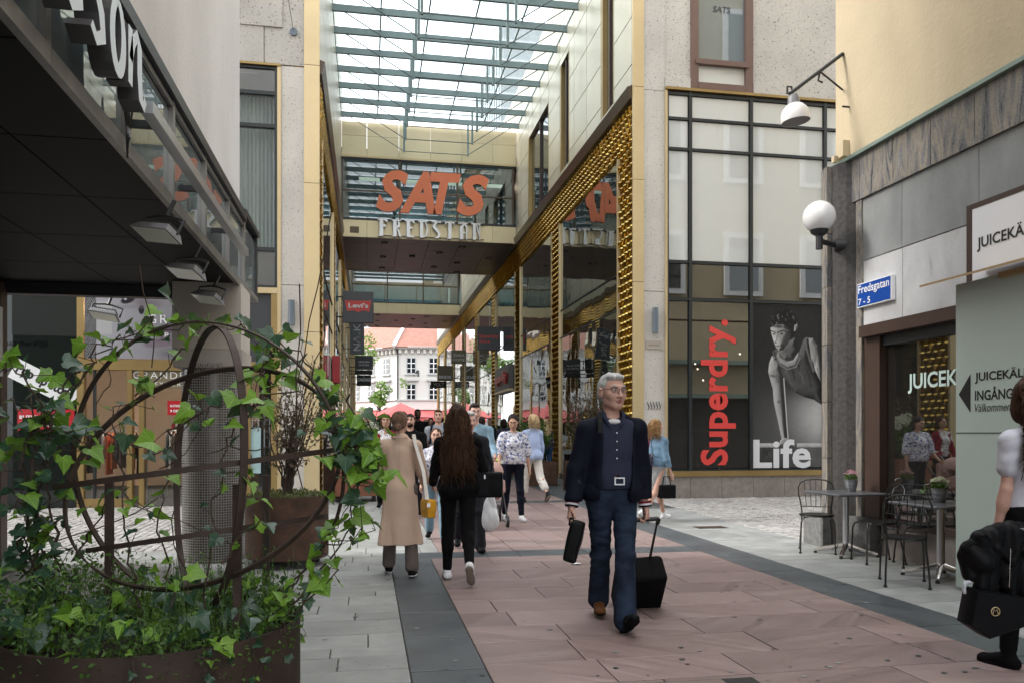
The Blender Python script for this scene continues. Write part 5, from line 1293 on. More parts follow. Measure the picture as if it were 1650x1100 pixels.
er = thing('door_sign', 'grey box sign with red italic lettering above an arcade shop door', 'shop sign', (XR - .1, 31.5, 3.5))
B((XR - .12, 30.2, 3.2), (XR + .05, 33.6, 4.1)).build('box', pmat('grey_sign', (.12, .12, .11), .5), er)
text_mesh('superdry', 'lettering', M['red'], (XR - .12, 33.3, 3.4), -UY, UZ, w=2.9, h=.5, bold=.05, shear=.2, ext=.08, parent=er)
B((XR - .14, 30.2, 3.1), (XR + .05, 33.6, 3.19)).build('door_canopy', M['gold_strip'], er)

# ------------------------------------------------------------------ script letters, light bar and floodlights on the canopy
ns = thing('script_letters', 'large pale blue white script letters standing on the canopy edge', 'lettering', (XC + .1, 3.5, 3.3))
def stroke_letter(strokes, y, zb_, sy_, sz_, name='letter'):
    b = MB(); Xf = XC + 0.17; dp = 0.11
    for st_, wd in strokes:
        pts = [(y + p[0]*sy_, zb_ + p[1]*sz_) for p in st_]; L, Rr = [], []
        n = len(pts)
        for i in range(n):
            q0, q1 = pts[max(i-1, 0)], pts[min(i+1, n-1)]; tx, tz = q1[0]-q0[0], q1[1]-q0[1]; l = math.hypot(tx, tz) or 1
            hw_ = wd * .82 * (0.55 + 0.45*math.sin(math.pi*(i + .6)/(n + .2))); nx_, nz_ = -tz/l*hw_, tx/l*hw_*0.8
            L.append((pts[i][0]+nx_, pts[i][1]+nz_)); Rr.append((pts[i][0]-nx_, pts[i][1]-nz_))
        k = len(b.v); 
        for (A_, xq) in ((L, Xf), (Rr, Xf), (L, Xf - dp), (Rr, Xf - dp)):
            for p in A_: b.v.append((xq, p[0], p[1]))
        for i in range(n - 1):
            b.f += [(k+i, k+n+i, k+n+i+1, k+i+1), (k+i, k+i+1, k+2*n+i+1, k+2*n+i), (k+n+i, k+3*n+i, k+3*n+i+1, k+n+i+1)]; b.m += [0, 1, 1]
        b.f += [(k, k+2*n, k+3*n, k+n), (k+n-1, k+2*n-1, k+4*n-1, k+3*n-1)]; b.m += [1, 1]
    return b.build(name, [M['signwhite'], M['signside']], ns)
def arc(cx_, cz_, rx, rz, a0, a1, n=14): return [(cx_ + rx*math.cos(R(a0 + (a1-a0)*i/n)), cz_ + rz*math.sin(R(a0 + (a1-a0)*i/n))) for i in range(n+1)]
LN = {'n': [([(.12, .95), (.14, .6), (.12, .05)], .055), ([(.14, .45), (.25, .8), (.4, .98), (.5, .85), (.5, .4), (.55, .05), (.68, .0), (.74, .15)], .055)],
      'o': [(arc(.3, .5, .2, .5, 90, 450, 22), .055)],
      's': [([(.5, .95), (.3, 1.0), (.2, .75), (.4, .45), (.45, .15), (.25, 0), (.1, .12)], .055)],
      'l': [([(.2, 1.6), (.14, 1.0), (.12, .4), (.2, .02), (.34, .1)], .06)],
      'i': [([(.14, .95), (.12, .4), (.2, .0), (.34, .12)], .055), ([(.2, 1.25), (.22, 1.38)], .06)],
      'N': [([(.0, .0), (.12, .7), (.2, 1.6)], .07), ([(.2, 1.6), (.45, .8), (.6, .02)], .07), ([(.6, .02), (.7, .8), (.82, 1.65)], .07)]}
yy = 2.62
for ch_, adv in (('N', .8), ('i', .37), ('l', .37), ('s', .52), ('s', .5), ('o', .48), ('n', .6)):
    stroke_letter(LN[ch_], yy, 3.245, .46, .34); yy += adv * .48 + .06
bar = thing('light_bar', 'slim aluminium light bar along the canopy edge after the script letters', 'light bar', (XC + .14, 6, 3.3))
B((XC + .1, 4.95, 3.29), (XC + .17, 8.75, 3.36)).build('housing', M['alu'], bar)
for y in (5.2, 6.5, 7.8): B((XC - .03, y, 3.3), (XC + .1, y + .05, 3.34)).build('bracket', M['darkmetal'], bar)
cbm = MB(); 
for k in range(4): cbm.tube([(XC + .02 + .01*k, 4.9 + .03*k, 3.34), (XC + .03, 4.93 + .02*k, 3.2), (XC + .04 + .01*k, 4.9 - .02*k, 3.1), (XC + .03, 4.95, 3.02 + .03*k)], .006, 5)
tag(cbm.build('loose_cables', M['black']), 'loose dark cables hanging over the canopy edge below the letters', 'cable')
def flood(loc, rz, label):
    t = thing('floodlight', label, 'floodlight', (0, 0, 0), 'floodlights under the dark canopy')
    b = MB(); b.add([(-.19, -.1, 0), (.19, -.1, 0), (.19, .12, 0), (-.19, .12, 0), (-.15, -.06, .075), (.15, -.06, .075), (.15, .1, .075), (-.15, .1, .075)], [(0,3,2,1),(4,5,6,7),(0,1,5,4),(1,2,6,5),(2,3,7,6),(3,0,4,7)]); b.build('housing', M['lampgrey'], t)
    b = MB()
    for k in range(11): b.box((-.14 + k*.027, -.05, .0755), (-.131 + k*.027, .09, .105))
    b.build('cooling_fins', M['black'], t, kind='stuff')
    B((-.17, -.085, -.006), (.17, .105, -.001)).build('lens', M['floodglass'], t)
    b = MB(); b.tube([(-.2, .02, .03), (-.2, .02, .17), (-.05, .02, .2), (.05, .02, .2), (.2, .02, .17), (.2, .02, .03)], .012, 6); b.build('yoke', M['darkmetal'], t)
    b = MB(); b.tube([(0, .02, .2), (0, .02, .36)], .02, 6); b.build('stem', M['black'], t)
    t.location = loc; t.rotation_euler = (R(-24), R(9), rz); t.scale = (.82, .82, .82)
    return t
for px, py, d, lb in ((250, 371, 5.4, 'nearest of the three grey floodlights along the canopy edge'), (298, 420, 6.7, 'middle of the three grey floodlights along the canopy edge'), (333, 458, 8.0, 'farthest of the three grey floodlights along the canopy edge')):
    p = atd(px, py, d); flood((p.x, p.y, ZS - .29), R(-30), lb)
p = atd(167, 494, 9.0); flood((p.x, p.y, ZS - .31), R(-4), 'single black finned floodlight hanging in front of the face poster')
# ------------------------------------------------------------------ white corner house beyond the arcade
D0 = 98.0; gY = gz(95) + 0.1
cn = atd(641, 640, D0); cn.z = 0
ze = atd(641, 562, D0).z; zc1 = atd(641, 643, D0).z
ur = Vector((1, -0.12, 0)).normalized(); ul = Vector((-0.62, 0.785, 0)).normalized()
wh = thing('white_house', 'white plastered corner house with red tiled roof beyond the arcade', 'building', (cn.x, cn.y, 0))
M['plaster'] = pmat('white_plaster', (0.6, 0.575, 0.535), 0.85, var=0.03)
M['rooftile'] = pmat('red_roof_tile', (0.27, 0.125, 0.09), 0.75, var=0.18, scale=2.0)
M['stonegrey'] = pmat('grey_trim', (0.42, 0.42, 0.41), 0.7, var=0.05)
nr = Vector((ur.y, -ur.x, 0)); nl = Vector((-ul.y, ul.x, 0))
if nr.y > 0: nr = -nr
if nl.y > 0: nl = -nl
Lr, Ll = 16.0, 18.0
pr, pl = cn + ur * Lr, cn + ul * Ll; back = cn + ur * Lr * .9 + ul * Ll
def wallp(p, q, z0, z1, th, out): # vertical slab
    d = (q - p); L = d.length; d = d / L
    return MB().prism([(0, z0), (L, z0), (L, z1), (0, z1)], p, d, UZ, out * -th)
wallp(cn, pr, 0, ze, .5, nr).build('wall', M['plaster'], wh); wallp(cn, pl, 0, ze, .5, nl).build('wall', M['plaster'], wh)
for (u, n, L) in ((ur, nr, Lr), (ul, nl, Ll)):
    q = cn + n * .003
    wallp(q - u * .1 + n * .25, q + u * L + n * .25, zc1 - 1.25, zc1 - .15, .25, n).build('cornice', M['plaster'], wh)
    wallp(q - u * .1 + n * .4, q + u * L + n * .4, zc1 - .15, zc1, .4, n).build('cornice_cap', M['stonegrey'], wh)
    wallp(q - u * .1 + n * .55, q + u * L + n * .55, ze - .02, ze + .22, .55, n).build('eave', M['plaster'], wh)
    d_ = MB(); k = 0.3
    while k < L:
        d_.obox(q + u * k + n * .2 + UZ * (ze - .3), (.16, .2, .24), Matrix((u, n, UZ)).transposed()); k += .75
    d_.build('dentils', M['plaster'], wh, kind='stuff')
def hwin(u, n, s, za, zb_, w_):
    q = cn + u * s + n * .004
    R3 = Matrix((u, n, UZ)).transposed(); zc_ = (za + zb_) / 2
    f = MB().obox(q + n * .03 + UZ * zc_, (w_/2 + .12, .05, (zb_-za)/2 + .12), R3).build('window', M['stonegrey'], wh)
    MB().obox(q + n * .085 + UZ * zc_, (w_/2, .01, (zb_-za)/2), R3).build('pane', M['darkglass'], f)
    g = MB(); g.obox(q + n * .11 + UZ * zc_, (.05, .02, (zb_-za)/2), R3); g.obox(q + n * .112 + UZ * (zc_ + (zb_-za)*.16), (w_/2, .02, .05), R3); g.obox(q + n * .114 + UZ * (zc_ - (zb_-za)*.2), (w_/2, .015, .03), R3)
    g.build('glazing_bars', M['white'], f)
    MB().obox(q + n * .1 + UZ * (za - .22), (w_/2 + .3, .14, .07), R3).build('sill', M['stonegrey'], f)
    if zb_ < 8.5: MB().obox(q + n * .16 + UZ * (zb_ + .55), (w_/2 + .4, .2, .12), R3).build('hood', M['stonegrey'], f)
zw = [atd(663, y, D0).z for y in (642, 619, 600, 577)]
for k in range(5):
    s = 1.65 + k * 2.75
    hwin(ur, nr, s, zw[0], zw[1], .95); hwin(ur, nr, s, zw[2], zw[3], .95)
for k in range(5):
    s = 2.1 + k * 3.0
    hwin(ul, nl, s, zw[0], zw[1], 1.0); hwin(ul, nl, s, zw[2], zw[3], 1.0)
# hipped roof
zrg = atd(690, 530, 104).z + .6
A, Bp, Cc = cn + nr * .6 + nl * .6, pr + nr * .6, pl + nl * .6
i0 = cn + ur * 5 + ul * 6; i1 = pr + ul * 6; i2 = pl + ur * 5
b = MB(); b.add([(A.x, A.y, ze + .2), (Bp.x, Bp.y, ze + .2), (i1.x, i1.y, zrg), (i0.x, i0.y, zrg), (Cc.x, Cc.y, ze + .2), (i2.x, i2.y, zrg)], [(0, 1, 2, 3), (0, 3, 5, 4)]); rf = b.build('roof', M['rooftile'], wh)
MB().tube([(A.x, A.y, ze + .25), (i0.x, i0.y, zrg + .05)], .22, 6).build('hip_flashing', M['white'], rf)
for f in (.38, .72):
    e = A.lerp(Bp, f); i = i0.lerp(i1, f); pm = Vector((e.x, e.y, ze + .2)).lerp(Vector((i.x, i.y, zrg)), .5)
    MB().obox(pm + Vector((0, -.15, .12)), (.6, .1, .35), Matrix.Rotation(R(-45), 3, 'X')).build('skylight', M['skyglass'], rf)
MB().tube([(cn + nr*.15).to_tuple()[:2] + (zc1,), (cn + nr*.15).to_tuple()[:2] + (ze - .3,), (cn + nr*.5).to_tuple()[:2] + (ze + .1,)], .09, 8).build('drainpipe', M['darkmetal'], wh)
ca = cn + ur * 2.2 + nr * .05; e2 = MB()
for k in range(4): e2.tube([ca + UZ * (zw[1] + 1.1 + .18*k) + ur * (-.3 + .12*k), ca + UZ * (zw[1] + 1.3 + .15*k) + ur * (.1 + .06*k), ca + UZ * (zw[1] + 1.0 + .2*k) + ur * (.4)], .07, 5)
tag(e2.build('carved_emblem', M['charcoal']), 'dark round wall emblem beside the drainpipe on the white house', 'emblem')
# dark shopfront under the cornice
for (u, n, L) in ((ur, nr, Lr), (ul, nl, Ll)):
    wallp(cn + n * .01 + u*.4, cn + n * .01 + u * (L - .4), 0.2, zc1 - 1.5, .006, n).build('shopfront', M['darkglass'], wh)
bh = thing('brick_house', 'red brick gable with roof railing peeking over the tiled roof', 'building', (cn.x, cn.y + 25, 0))
p0, p1 = atd(617, 545, 125), atd(652, 529, 125)
B((p0.x, p0.y, 0), (p1.x + .5, p0.y + 8, p1.z + .5)).build('wall', pmat('red_brick', (.34, .12, .08), .85, var=.15), bh)
for k in range(12): B((p0.x - 2 + k*.45, p0.y - .2, p0.z), (p0.x - 1.92 + k*.45, p0.y - .1, p0.z + 1.6)).build('railing_bar', M['redsign'], bh)
B((p0.x - 2.1, p0.y - .22, p0.z + 1.55), (p1.x + 3.5, p0.y - .08, p0.z + 1.65)).build('rail', M['white'], bh)
# second pale house further left, seen between crown gaps and in reflections
lh = thing('pale_house', 'pale house far left behind the light green trees', 'building', (-34, 78, 0))
B((-60, 84, 0), (-13.5, 96, 13)).build('wall', M['plaster'], lh)
for k in range(9):
    for j in range(3): f = B((-58 + k*5, 83.95, 2 + j*3.8), (-56.4 + k*5, 84, 4.4 + j*3.8)).build('window', M['darkglass'], lh)
b = MB(); b.add([(-60, 83.6, 13), (-13.5, 83.6, 13), (-13.5, 90, 16), (-60, 90, 16)], [(0, 1, 2, 3)]); b.build('roof', M['rooftile'], lh)
# red awnings and parasol
M['redcanvas'] = pmat('red_canvas', (0.46, 0.09, 0.085), 0.8, var=0.06)
pr_ = thing('parasol', 'large red market parasol before the white house', 'parasol', (0, 0, 0))
pc = atd(646, 670, 68); ap_ = atd(646, 648, 68).z; rp = 3.0
b = MB(); n = 8; ez = ap_ - 1.28
vs = [(0, 0, ap_)] + [(rp*math.cos(6.283*k/n + .3), rp*math.sin(6.283*k/n + .3), ez) for k in range(n)]
b.add(vs, [(0, 1 + k, 1 + (k+1) % n) for k in range(n)]); b.add([(v[0], v[1], v[2] - .02) for v in vs], [(0, 1 + (k+1) % n, 1 + k) for k in range(n)])
b.build('canopy', M['redcanvas'], pr_); MB().tube([(0, 0, .7), (0, 0, ap_)], .05, 8).build('pole', M['taupe'], pr_); MB().lathe([(.5, .7), (.5, .8), (.05, .85)], 16).build('foot', M['charcoal'], pr_)
b = MB()
for k in range(n): b.tube([(0, 0, ap_ - .06), (rp*.97*math.cos(6.283*k/n + .3), rp*.97*math.sin(6.283*k/n + .3), ez - .02)], .02, 4)
b.build('ribs', M['taupe'], pr_); pr_.location = (pc.x, pc.y, 0)
def awning(p, u, n, L, z, drop, label):
    t = thing('awning', label, 'awning', tuple(p)); b = MB(); o = Vector((n.x, n.y, 0)) * 2.6
    a0, a1 = p + UZ * z, p + u * L + UZ * z; b0, b1 = a0 + o - UZ * drop, a1 + o - UZ * drop
    b.add([a0, a1, b1, b0, b0 - UZ*.3, b1 - UZ*.3], [(0, 1, 2, 3), (3, 2, 5, 4)]); b.build('canvas', M['redcanvas'], t)
    b = MB()
    for k in (0.02, .5, .98): b.tube([a0.lerp(a1, k) - UZ*.1, b0.lerp(b1, k) - UZ*.05], .04, 5)
    b.build('arm', M['darkmetal'], t)
awning(cn + ur * .5, ur, nr, 9.5, zc1 - 1.3, 1.1, 'long red awning along the right face of the white house')
awning(cn + ul * .8, ul, nl, 10, zc1 - 1.3, 1.1, 'long red awning along the left face of the white house')

# ------------------------------------------------------------------ trees
def tree(x, y, h, cr, label, n=1500, seed=1, size=.28, z0=None, low=0.35):
    t = thing('street_tree', label, 'tree', (0, 0, 0), 'trees beyond the arcade'); r = random.Random(seed)
    zb_ = gz(y); b = MB()
    b.tube([(0, 0, 0), (.05, .03, h*.25), (-.05, .05, h*.5), (.05, 0, h*.8)], [.22, .18, .12, .04], 8)
    for k in range(9):
        a = k*2.4; l = cr*r.uniform(.6, .95); z = h*r.uniform(.35, .7); b.tube([(0, 0, z), (math.cos(a)*l*.5, math.sin(a)*l*.5, z + l*.35), (math.cos(a)*l, math.sin(a)*l, z + l*.5)], [.08, .05, .015], 5)
    b.build('trunk', M['bark'], t)
    cl = [(r.gauss(0, .45)*cr, r.gauss(0, .45)*cr, h*(low + (1-low)*.5) + r.gauss(0, .26)*h*(1-low), r.uniform(.35, .6)*cr*.6) for _ in range(16)]
    b = MB()
    for k in range(n):
        c = r.choice(cl); d = Vector((r.gauss(0, 1), r.gauss(0, 1), r.gauss(0, .8))).normalized() * c[3] * r.uniform(.5, 1.05)
        p = Vector(c[:3]) + d; s = size * r.uniform(.6, 1.3)
        u = Vector((r.uniform(-1, 1), r.uniform(-1, 1), r.uniform(-.6, .6))).normalized(); v = u.cross(Vector((r.uniform(-1, 1), r.uniform(-1, 1), 1))).normalized()
        b.add([p - u*s*.5, p + v*s*.35, p + u*s*.5, p - v*s*.35], [(0, 1, 2, 3)])
    b.build('crown', M['treeleaf'], t, kind='stuff'); t.location = (x, y, zb_); return t
p = atd(598, 620, 78); tree(p.x - 2.0, p.y, 12, 3.4, 'light green tree behind the black hanging signs beyond the arcade', 2600, 3, .3)
p = atd(622, 630, 82); tree(p.x - .6, p.y, 6.6, 1.7, 'smaller light green tree before the left face of the white house', 1300, 9, .28)
tree(-10, 70, 11, 3.6, 'light green tree on the square left of the arcade end', 1500, 5, .38)
tree(-14, 62, 10, 3.4, 'broad light green tree nearest the arcade end at left', 1200, 6, .38)

# ------------------------------------------------------------------ planters with shrubs
def cyl_planter(c, r, h, label, feet=True):
    t = thing('planter', label, 'planter', c)
    o = Vector(c); b = MB(); z0 = .09 if feet else 0
    b.lathe([(r*.97, z0), (r, z0 + .01), (r, h), (r - .012, h), (r - .012, h - .09)], 56, o, cap1=False); b.build('drum', M['corten'], t, smooth='auto')
    MB().lathe([(r - .014, h - .09), (0.0, h - .05)], 32, o, cap0=False, cap1=False).build('soil', M['soil'], t)
    if feet:
        for k in range(4):
            a = k*1.57 + .6; MB().box((o.x + r*.75*math.cos(a) - .06, o.y + r*.75*math.sin(a) - .06, o.z), (o.x + r*.75*math.cos(a) + .06, o.y + r*.75*math.sin(a) + .06, o.z + .09)).build('foot', M['black'], t)
    return t
def leafquad(b, p, u, v, s, fold=.2):
    n = u.cross(v); b.add([p, p + u*s*.5 + v*s*.32 + n*s*fold*.3, p + u*s, p + u*s*.5 - v*s*.32 + n*s*fold*.3], [(0, 1, 2), (0, 2, 3)])
def rv(r): return Vector((r.uniform(-1, 1), r.uniform(-1, 1), r.uniform(-1, 1))).normalized()
def shrub(c, z0, h, spread, nb, nl_, mat, label, name='shrub', seed=2, ls=.045, cat='shrub', stems='stem', low=.3, lkind='stuff'):
    t = thing(name, label, cat, c); r = random.Random(seed); o = Vector(c) + UZ * (z0 - c[2]); b = MB(); lb = MB()
    for k in range(nb):
        a = r.uniform(0, 6.28); l = h * r.uniform(.55, 1.0); d = Vector((math.cos(a), math.sin(a), 0)) * spread * r.uniform(.3, 1)
        pts = [o + Vector((r.uniform(-.05, .05), r.uniform(-.05, .05), 0))]
        for q in range(1, 7):
            f = q/6; pts.append(o + d * f**1.3 + UZ * l * f + Vector((r.gauss(0, .02), r.gauss(0, .02), 0)))
        b.tube(pts, [.011*(1 - .8*q/6) for q in range(7)], 5)
        for s_ in range(4):
            i = r.randint(2, 5); e = pts[i] + rv(r) * h * .14 + UZ * .06; b.tube([pts[i], e], .0035, 4); 
            for _ in range(max(1, int(nl_ * .35))): leafquad(lb, pts[i].lerp(e, r.uniform(.2, 1.1)) + rv(r)*.012, rv(r), rv(r), ls * r.uniform(.6, 1.2))
        for _ in range(nl_):
            f = r.uniform(low, 1.02); i = min(int(f*6), 5); p = pts[i].lerp(pts[i+1], f*6 - i)
            leafquad(lb, p + rv(r)*.05, rv(r), rv(r), ls * r.uniform(.6, 1.2))
    b.build('branches', M[stems], t); lb.build('foliage', M[mat], t, kind=lkind)
    return t
p2l = (-0.86, 9.0, 0); cyl_planter(p2l, .44, .76, 'rusty steel drum planter on black feet left of the beige coat woman')
shrub(p2l, .7, 1.6, .5, 26, 26, 'purple', 'airy purple leaved shrub in the rusty drum planter', seed=4, ls=.05)
def cover(c, z, r, n, mat, label, seed, ls=.028, h=.1):
    rr_ = random.Random(seed); b = MB()
    for k in range(n):
        a, q = rr_.uniform(0, 6.28), r * math.sqrt(rr_.random()); p = Vector((c[0] + q*math.cos(a), c[1] + q*math.sin(a), z + h * rr_.random() * (1 - .3*(q/r)**2)))
        leafquad(b, p, (rv(rr_) + Vector((0, 0, .2))).normalized(), rv(rr_), ls * rr_.uniform(.7, 1.5))
    o = b.build('ground_cover', M[mat], kind='stuff'); tag(o, label, 'ground cover'); return o
cover(p2l, .69, .42, 1500, 'shrub', 'low green ground cover in the rusty drum planter', 5, .035, .12)
# hydrangeas in a rusty box planter
hp = onZ(575, 808, gz(15)); bxp = thing('box_planter', 'rust brown box planter on short feet with white hydrangeas', 'planter', (hp.x, hp.y, 0))
z0 = gz(hp.y); 
B((hp.x - .42, hp.y - .3, z0 + .12), (hp.x + .42, hp.y + .5, z0 + .78)).build('box', pmat('rust_brown', (.2, .075, .04), .7, var=.2, scale=5), bxp)
for dx in (-.32, .3):
    for dy in (-.2, .4): B((hp.x + dx, hp.y + dy, z0), (hp.x + dx + .08, hp.y + dy + .08, z0 + .12)).build('foot', M['black'], bxp)
hy = shrub((hp.x, hp.y + .1, z0), z0 + .75, 1.0, .55, 22, 30, 'cover', 'bushy hydrangea with white flower heads in the box planter', name='hydrangea', seed=8, ls=.11, stems='stem_green', low=.1)
r3 = random.Random(3); b = MB()
for px, py in ((549, 677), (568, 678), (576, 668), (582, 676), (590, 672), (560, 684), (600, 684)):
    c = atd(px, py, 16.2)
    for k in range(90):
        d = rv(r3); leafquad(b, c + Vector((d.x*.1, d.y*.1, d.z*.085)), rv(r3), rv(r3), .06)
b.build('bloom', M['hydrangea'], hy, kind='stuff')
for (px, d, sd_, lb, dx) in ((596, 22, 31, 'dense evergreen bush behind the white hydrangeas', -.3), (586, 28, 32, 'dark leafy bush farther along the left arcade wall', -.2), (820, 25, 33, 'leafy bush with pale flowers by the right arcade wall', .1), (868, 20.5, 34, 'dark leafy bush by the mirror glass behind the blonde women', .2)):
    c = atd(px, 740, d); zz = gz(c.y)
    B((c.x - .4, c.y - .4, zz), (c.x + .4, c.y + .4, zz + .6)).build('box_planter', M['corten']); tag(bpy.data.objects[-1] if False else [o for o in COL.objects if o.name.startswith('box_planter')][-1], 'small rusty box planter under ' + lb, 'planter')
    shrub((c.x, c.y, zz), zz + .55, 1.15, .5, 20, 42, 'cover', lb, name='bush', seed=sd_, ls=.1, stems='stem_green', low=.05)
# bare branched purple shrub before the right glass and one at the left wall
for (px, d, sd_, lb, hh) in ((935, 18.6, 41, 'dark purple leaved shrub standing against the mirror glass behind the suitcase man', 1.9), (520, 17.0, 42, 'airy brown shrub before the left gold cladding', 1.9)):
    c = atd(px, 740, d); zz = gz(c.y)
    if px > 800: c.x = XR - .55
    o = B((c.x - .36, c.y - .36, zz), (c.x + .36, c.y + .36, zz + .7)).build('box_planter', M['corten']); tag(o, 'rusty box planter of the ' + lb.split(' standing')[0].split(' before')[0] + (' at the right wall' if px > 800 else ' at the left wall'), 'planter')
    shrub((c.x, c.y, zz), zz + .65, hh, .5, 26, 34, 'purple', lb, seed=sd_, ls=.06)

# ------------------------------------------------------------------ big planter with ivy globe in the foreground
pc_ = onZ(250, 1290, 0); PXc, PYc = -.80, 3.28
HP = .70; RP = .535
bp = thing('globe_planter', 'large dark rusted drum planter in the left foreground', 'planter', (PXc, PYc, 0))
o = Vector((PXc, PYc, 0))
MB().lathe([(RP - .005, 0), (RP, .01), (RP, HP), (RP - .012, HP), (RP - .012, HP - .1)], 64, o, cap1=False).build('drum', M['corten_dark'], bp, smooth='auto')
MB().lathe([(RP - .014, HP - .1), (0, HP - .03)], 40, o, cap0=False, cap1=False).build('soil', M['soil'], bp)
GC = Vector((-0.63, 3.32, 1.29)); GR = .57
gb = thing('ring_globe', 'open globe of rusted flat steel rings standing in the foreground planter', 'garden sculpture', (GC.x, GC.y, HP))
def ring(axis, r_, offs=0.0, wd=.026, th=.007, name='ring', a0=0, a1=360):
    ax = Vector(axis).normalized(); u = ax.cross(Vector((.3, .2, 1))).normalized(); v = ax.cross(u); n = 84; b = MB(); rr2 = math.sqrt(max(r_*r_ - offs*offs, .01)); vs = []
    N_ = n if a1 - a0 >= 360 else n + 1
    for k in range(N_):
        a = R(a0 + (a1-a0)*k/n); d = u*math.cos(a) + v*math.sin(a); c = GC + ax*offs
        for (rad, w_) in ((rr2, -wd/2), (rr2, wd/2), (rr2 - th, wd/2), (rr2 - th, -wd/2)): vs.append(c + d*rad + ax*w_)
    fs = []
    for k in range(n):
        k2 = (k+1) % N_
        for q in range(4): fs.append((k*4+q, k*4+(q+1) % 4, k2*4+(q+1) % 4, k2*4+q))
    b.add(vs, fs); return b.build(name, M['corten_dark'], gb, smooth=False)
Fv = Vector((_s, _c, 0)); Rv_ = Vector((_c, -_s, 0))
ring(Fv*.93 + Rv_*.12 + UZ*.10, GR)                    # nearly facing: the big outer circle
ring(Fv*.55 + Rv_*.83 - UZ*.05, GR - .014)               # narrow upright ellipse
ring(Fv*.775 - UZ*.63 + Rv_*.06, GR - .028)              # wide tilted loop
ring(UZ*.98 - Rv_*.13 - Fv*.0096, GR - .042, wd=.02)           # equator
ring(UZ*.97 - Rv_*.14 + Fv*.0686, GR - .056, -.26, wd=.018)        # low ring
for a in (1.0, 3.1, 5.2):
    b = MB(); q = GC + Vector((math.cos(a), math.sin(a), 0))*.36; b.box((q.x-.014, q.y-.014, HP - .08), (q.x+.014, q.y+.014, GC.z - .05)); b.build('post', M['corten_dark'], gb)
# ivy
iv = thing('ivy_plant', 'climbing ivy with dark and bright lobed leaves wound over the ring globe', 'ivy', (GC.x, GC.y, HP))
ri = random.Random(21)
def ivy_leaf(var):
    # five lobed leaf, stalk at origin, tip along +Y, folded along the midrib
    half = [(0, 0), (.22, -.14), (.46, -.06), (.45, .12), (.6, .34), (.38, .42), (.27, .62), (0, 1.0)]
    if var == 1: half = [(0, 0), (.2, -.1), (.44, .0), (.5, .22), (.3, .36), (.2, .6), (0, .95)]
    if var == 2: half = [(0, 0), (.24, -.18), (.5, -.14), (.48, .08), (.66, .28), (.44, .38), (.3, .56), (0, .86)]
    b = MB(); fold, curl = .28, .22
    def P(x, y): return (x, y, abs(x)*fold - curl*(y - .3)**2 + .02*math.sin(9*x + 5*y))
    n = len(half); vs = [P(0, y) for y in (0, .25, .5, .75)] 
    L = [P(x, y) for x, y in half]; Rr = [P(-x, y) for x, y in half]
    b.add([P(0, .3)] + L, [(0, i+1, i+2) for i in range(n-1)]); b.add([P(0, .3)] + Rr, [(0, i+2, i+1) for i in range(n-1)])
    return b
LM = [[ivy_leaf(v).mesh('ivy_leaf', M[m], smooth=True) for v in range(3)] for m in ('ivy_dark', 'ivy_bright')]
leaves = []
def addleaf(p, s, bright, up=None):
    # face roughly up and outward, tip hanging
    n = (Vector((ri.gauss(0, .5), ri.gauss(0, .5) - .35, ri.uniform(.3, 1.0)))).normalized()
    tip = Vector((ri.uniform(-1, 1), ri.uniform(-.8, .4), ri.uniform(-1.1, .25))); tip = (tip - n * tip.dot(n)).normalized()
    x = tip.cross(n).normalized(); Mx = Matrix((x, tip, n)).transposed().to_4x4()
    leaves.append((p, s*.78, bright, Mx))
stems = MB()
def vine(pts, leafstep, s, bright, r_=.004, jit=.03):
    pts = [Vector(q) for q in pts]; out = []
    for i in range(len(pts) - 1):
        for k in range(6):
            out.append(pts[i].lerp(pts[i+1], k/6) + Vector((ri.gauss(0, .012), ri.gauss(0, .012), ri.gauss(0, .012))))
    out.append(pts[-1]); stems.tube(out, [r_ * (1 - .6*i/len(out)) for i in range(len(out))], 5)
    d = 0; last = out[0]
    for q in out[1:]:
        d += (q - last).length; last = q
        if d > leafstep * ri.uniform(.35, .95):
            d = 0; e = q + Vector((ri.gauss(0, jit), ri.gauss(0, jit), ri.gauss(.01, jit))); stems.tube([q, e], .0015, 3); addleaf(e, s * ri.uniform(.5, 1.2), ri.random() < bright)
def P3(px, py, d): return atd(px, py, d)
# dark trunk mass climbing at the left, denser
for k in range(7):
    x = ri.uniform(40, 110); vine([P3(x + 20, 1010, 3.1), P3(x + ri.uniform(-20, 20), 900, 3.0), P3(x + ri.uniform(-30, 30), 780, 2.95), P3(x + ri.uniform(-40, 40), ri.uniform(620, 700), 2.95)], .045, .075, .22, .006, .05)
vine([P3(70, 720, 3.0), P3(110, 640, 3.0), P3(160, 560, 3.05), P3(200, 540, 3.1), P3(300, 525, 3.2), P3(390, 530, 3.3), P3(470, 600, 3.3)], .055, .085, .75)
vine([P3(80, 690, 2.8), P3(40, 600, 2.7), P3(10, 590, 2.7), P3(-20, 620, 2.7)], .06, .08, .7)
vine([P3(100, 690, 2.9), P3(180, 700, 2.85), P3(260, 730, 2.8), P3(330, 640, 2.8)], .07, .085, .2)
vine([P3(230, 1000, 2.9), P3(200, 860, 2.85), P3(195, 740, 2.85), P3(180, 650, 2.85), P3(250, 640, 2.85)], .07, .075, .55)
vine([P3(330, 1010, 2.8), P3(345, 850, 2.75), P3(360, 720, 2.75), P3(400, 650, 2.8), P3(430, 560, 2.9)], .07, .08, .5)
vine([P3(280, 980, 2.75), P3(260, 850, 2.75), P3(265, 760, 2.7)], .08, .085, .6)
vine([P3(440, 1000, 3.0), P3(470, 930, 3.0), P3(520, 880, 3.0), P3(560, 870, 3.0), P3(600, 850, 3.0)], .045, .085, .8)
vine([P3(440, 1010, 3.0), P3(500, 960, 3.0), P3(545, 920, 3.0), P3(540, 860, 3.1)], .045, .09, .85)
